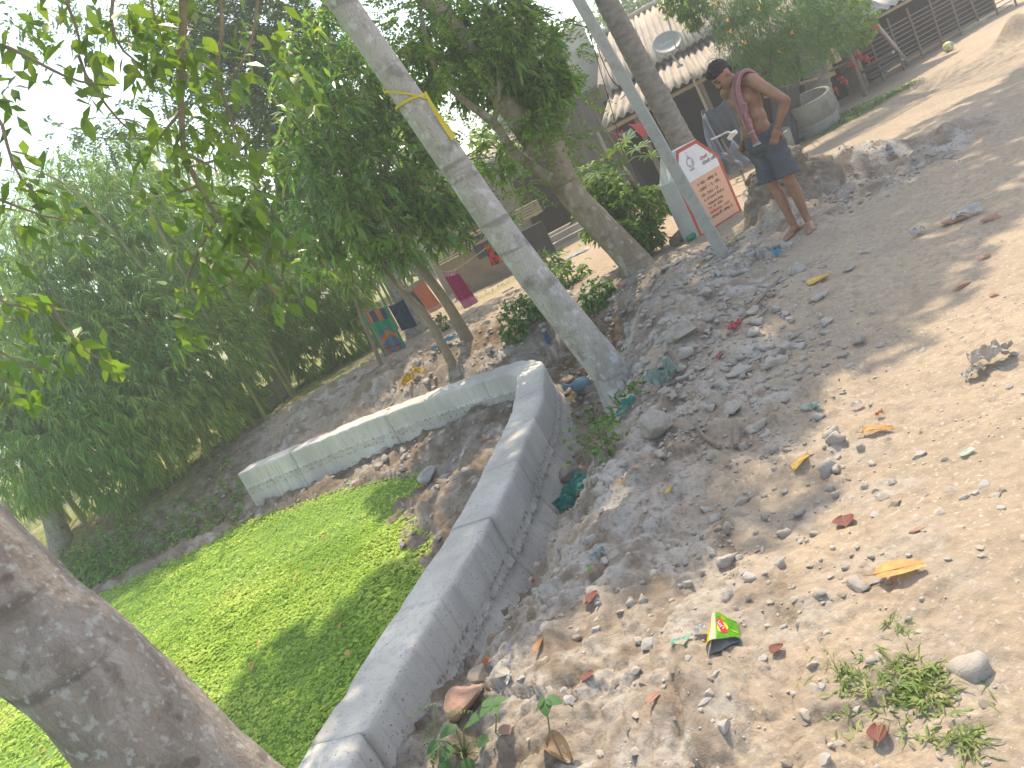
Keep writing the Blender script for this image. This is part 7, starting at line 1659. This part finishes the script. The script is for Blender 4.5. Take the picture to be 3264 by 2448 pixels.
# grass of the field beyond, and creepers along the far bank
n = 9000; gx_ = rng.uniform(-9, 3, n); gy_ = rng.uniform(11.0, 18, n); gh_, gd_ = terrain(gx_, gy_)
keep = (~in_pond(gx_, gy_)) & (((gy_ > 13.0) & (gx_ < -1.2)) | ((gx_ < -4.2) & (gy_ > 11.6)) | ((np.abs(gy_-13.9) < 0.3) & (gx_ > -0.5))) & (rng.random(n) < 0.8)
c = np.stack([gx_, gy_, gh_], 1)[keep]; V, F = leaves(c, norm(np.concatenate([rng.normal(0, 1, (len(c), 2)), np.full((len(c), 1), 1.2)], 1)), 0.11*rng.uniform(0.5, 1.3, len(c)), 0.006, 0.3, 0.4)
tag(np_obj('field_grass', V, F, grass_m), 'short sunny grass on the ground beyond the bank', 'grass', kind='stuff')
n = 4500; gx_ = rng.uniform(5.6, 8.2, n); gy_ = rng.uniform(11.9, 13.8, n); keep = (np.hypot((gx_-6.9)/0.9, (gy_-12.75)/0.55) < 1+0.3*rng.random(n)) & (np.hypot(gx_-6.15, gy_-12.95) > 0.43); c = np.stack([gx_, gy_, terrain(gx_, gy_)[0]], 1)[keep]
V, F = leaves(c, norm(np.concatenate([rng.normal(0, 1, (len(c), 2)), np.full((len(c), 1), 1.2)], 1)), 0.10*rng.uniform(0.5, 1.3, len(c)), 0.006, 0.3, 0.4); tag(np_obj('verge_grass', V, F, weed_g), 'green grass round the well ring beside the road', 'grass', kind='stuff')
n = 2600; t_ = rng.random(n); gx_ = -3.9-6.0*t_; gy_ = np.interp(-gx_, [3.9,5.4,6.6,8.2,10.5], [10.35,10.45,10.75,11.6,12.8])+np.abs(rng.normal(0, 0.45, n)); gh_, _ = terrain(gx_, gy_); c = np.stack([gx_, gy_, gh_+0.05*rng.random(n)], 1)
c = c[(gx_ < -5.6) | (rng.random(n) < 0.25)]; V, F = whorls(c, np.tile([0, 0, 1.0], (len(c), 1)), 5, 0.07, 0.02, 0.2); tag(np_obj('bank_creeper', V, F, leaf_bamboo), 'tangled creeper covering the shaded far bank', 'creeper', kind='stuff')
n = 2400; gx_ = rng.uniform(-7.5, -3.8, n); gy_ = np.interp(-gx_, [3.9,5.4,6.6,8.2], [10.4,10.5,10.8,11.6])+rng.uniform(0.1, 1.7, n); gh_, _ = terrain(gx_, gy_); c = np.stack([gx_, gy_, gh_+0.01], 1); V, F = leaves(c, norm(np.concatenate([rng.normal(0, 1, (n, 2)), np.full((n, 1), 0.15)], 1)), 0.14*rng.uniform(0.6, 1.2, n), 0.008, 0.2, 0.1)
tag(np_obj('leaf_litter', V, F, mat('leaf_litter', [(0.22,0.16,0.10), (0.34,0.27,0.17)], 6, 0.9, island=0.3)), 'fallen dry bamboo leaves on the far bank', 'leaf litter', kind='stuff')

# ================================================================== haze: volume added to lift the blacks, standing in for veiling lens glare
hz = bpy.data.materials.new('haze_veil'); hz.use_nodes = True; N = hz.node_tree.nodes; N.remove(N['Principled BSDF'])
pv = N.new('ShaderNodeVolumePrincipled'); pv.inputs['Color'].default_value = (0.93, 0.97, 1.0, 1); pv.inputs['Density'].default_value = 0.0055; pv.inputs['Anisotropy'].default_value = 0.3
hz.node_tree.links.new(pv.outputs[0], N['Material Output'].inputs['Volume'])
mb = MB(); mb.box((0, 0, 4.2), (290, 290, 13.4)); tag(mb.obj('haze', hz), kind='stuff')
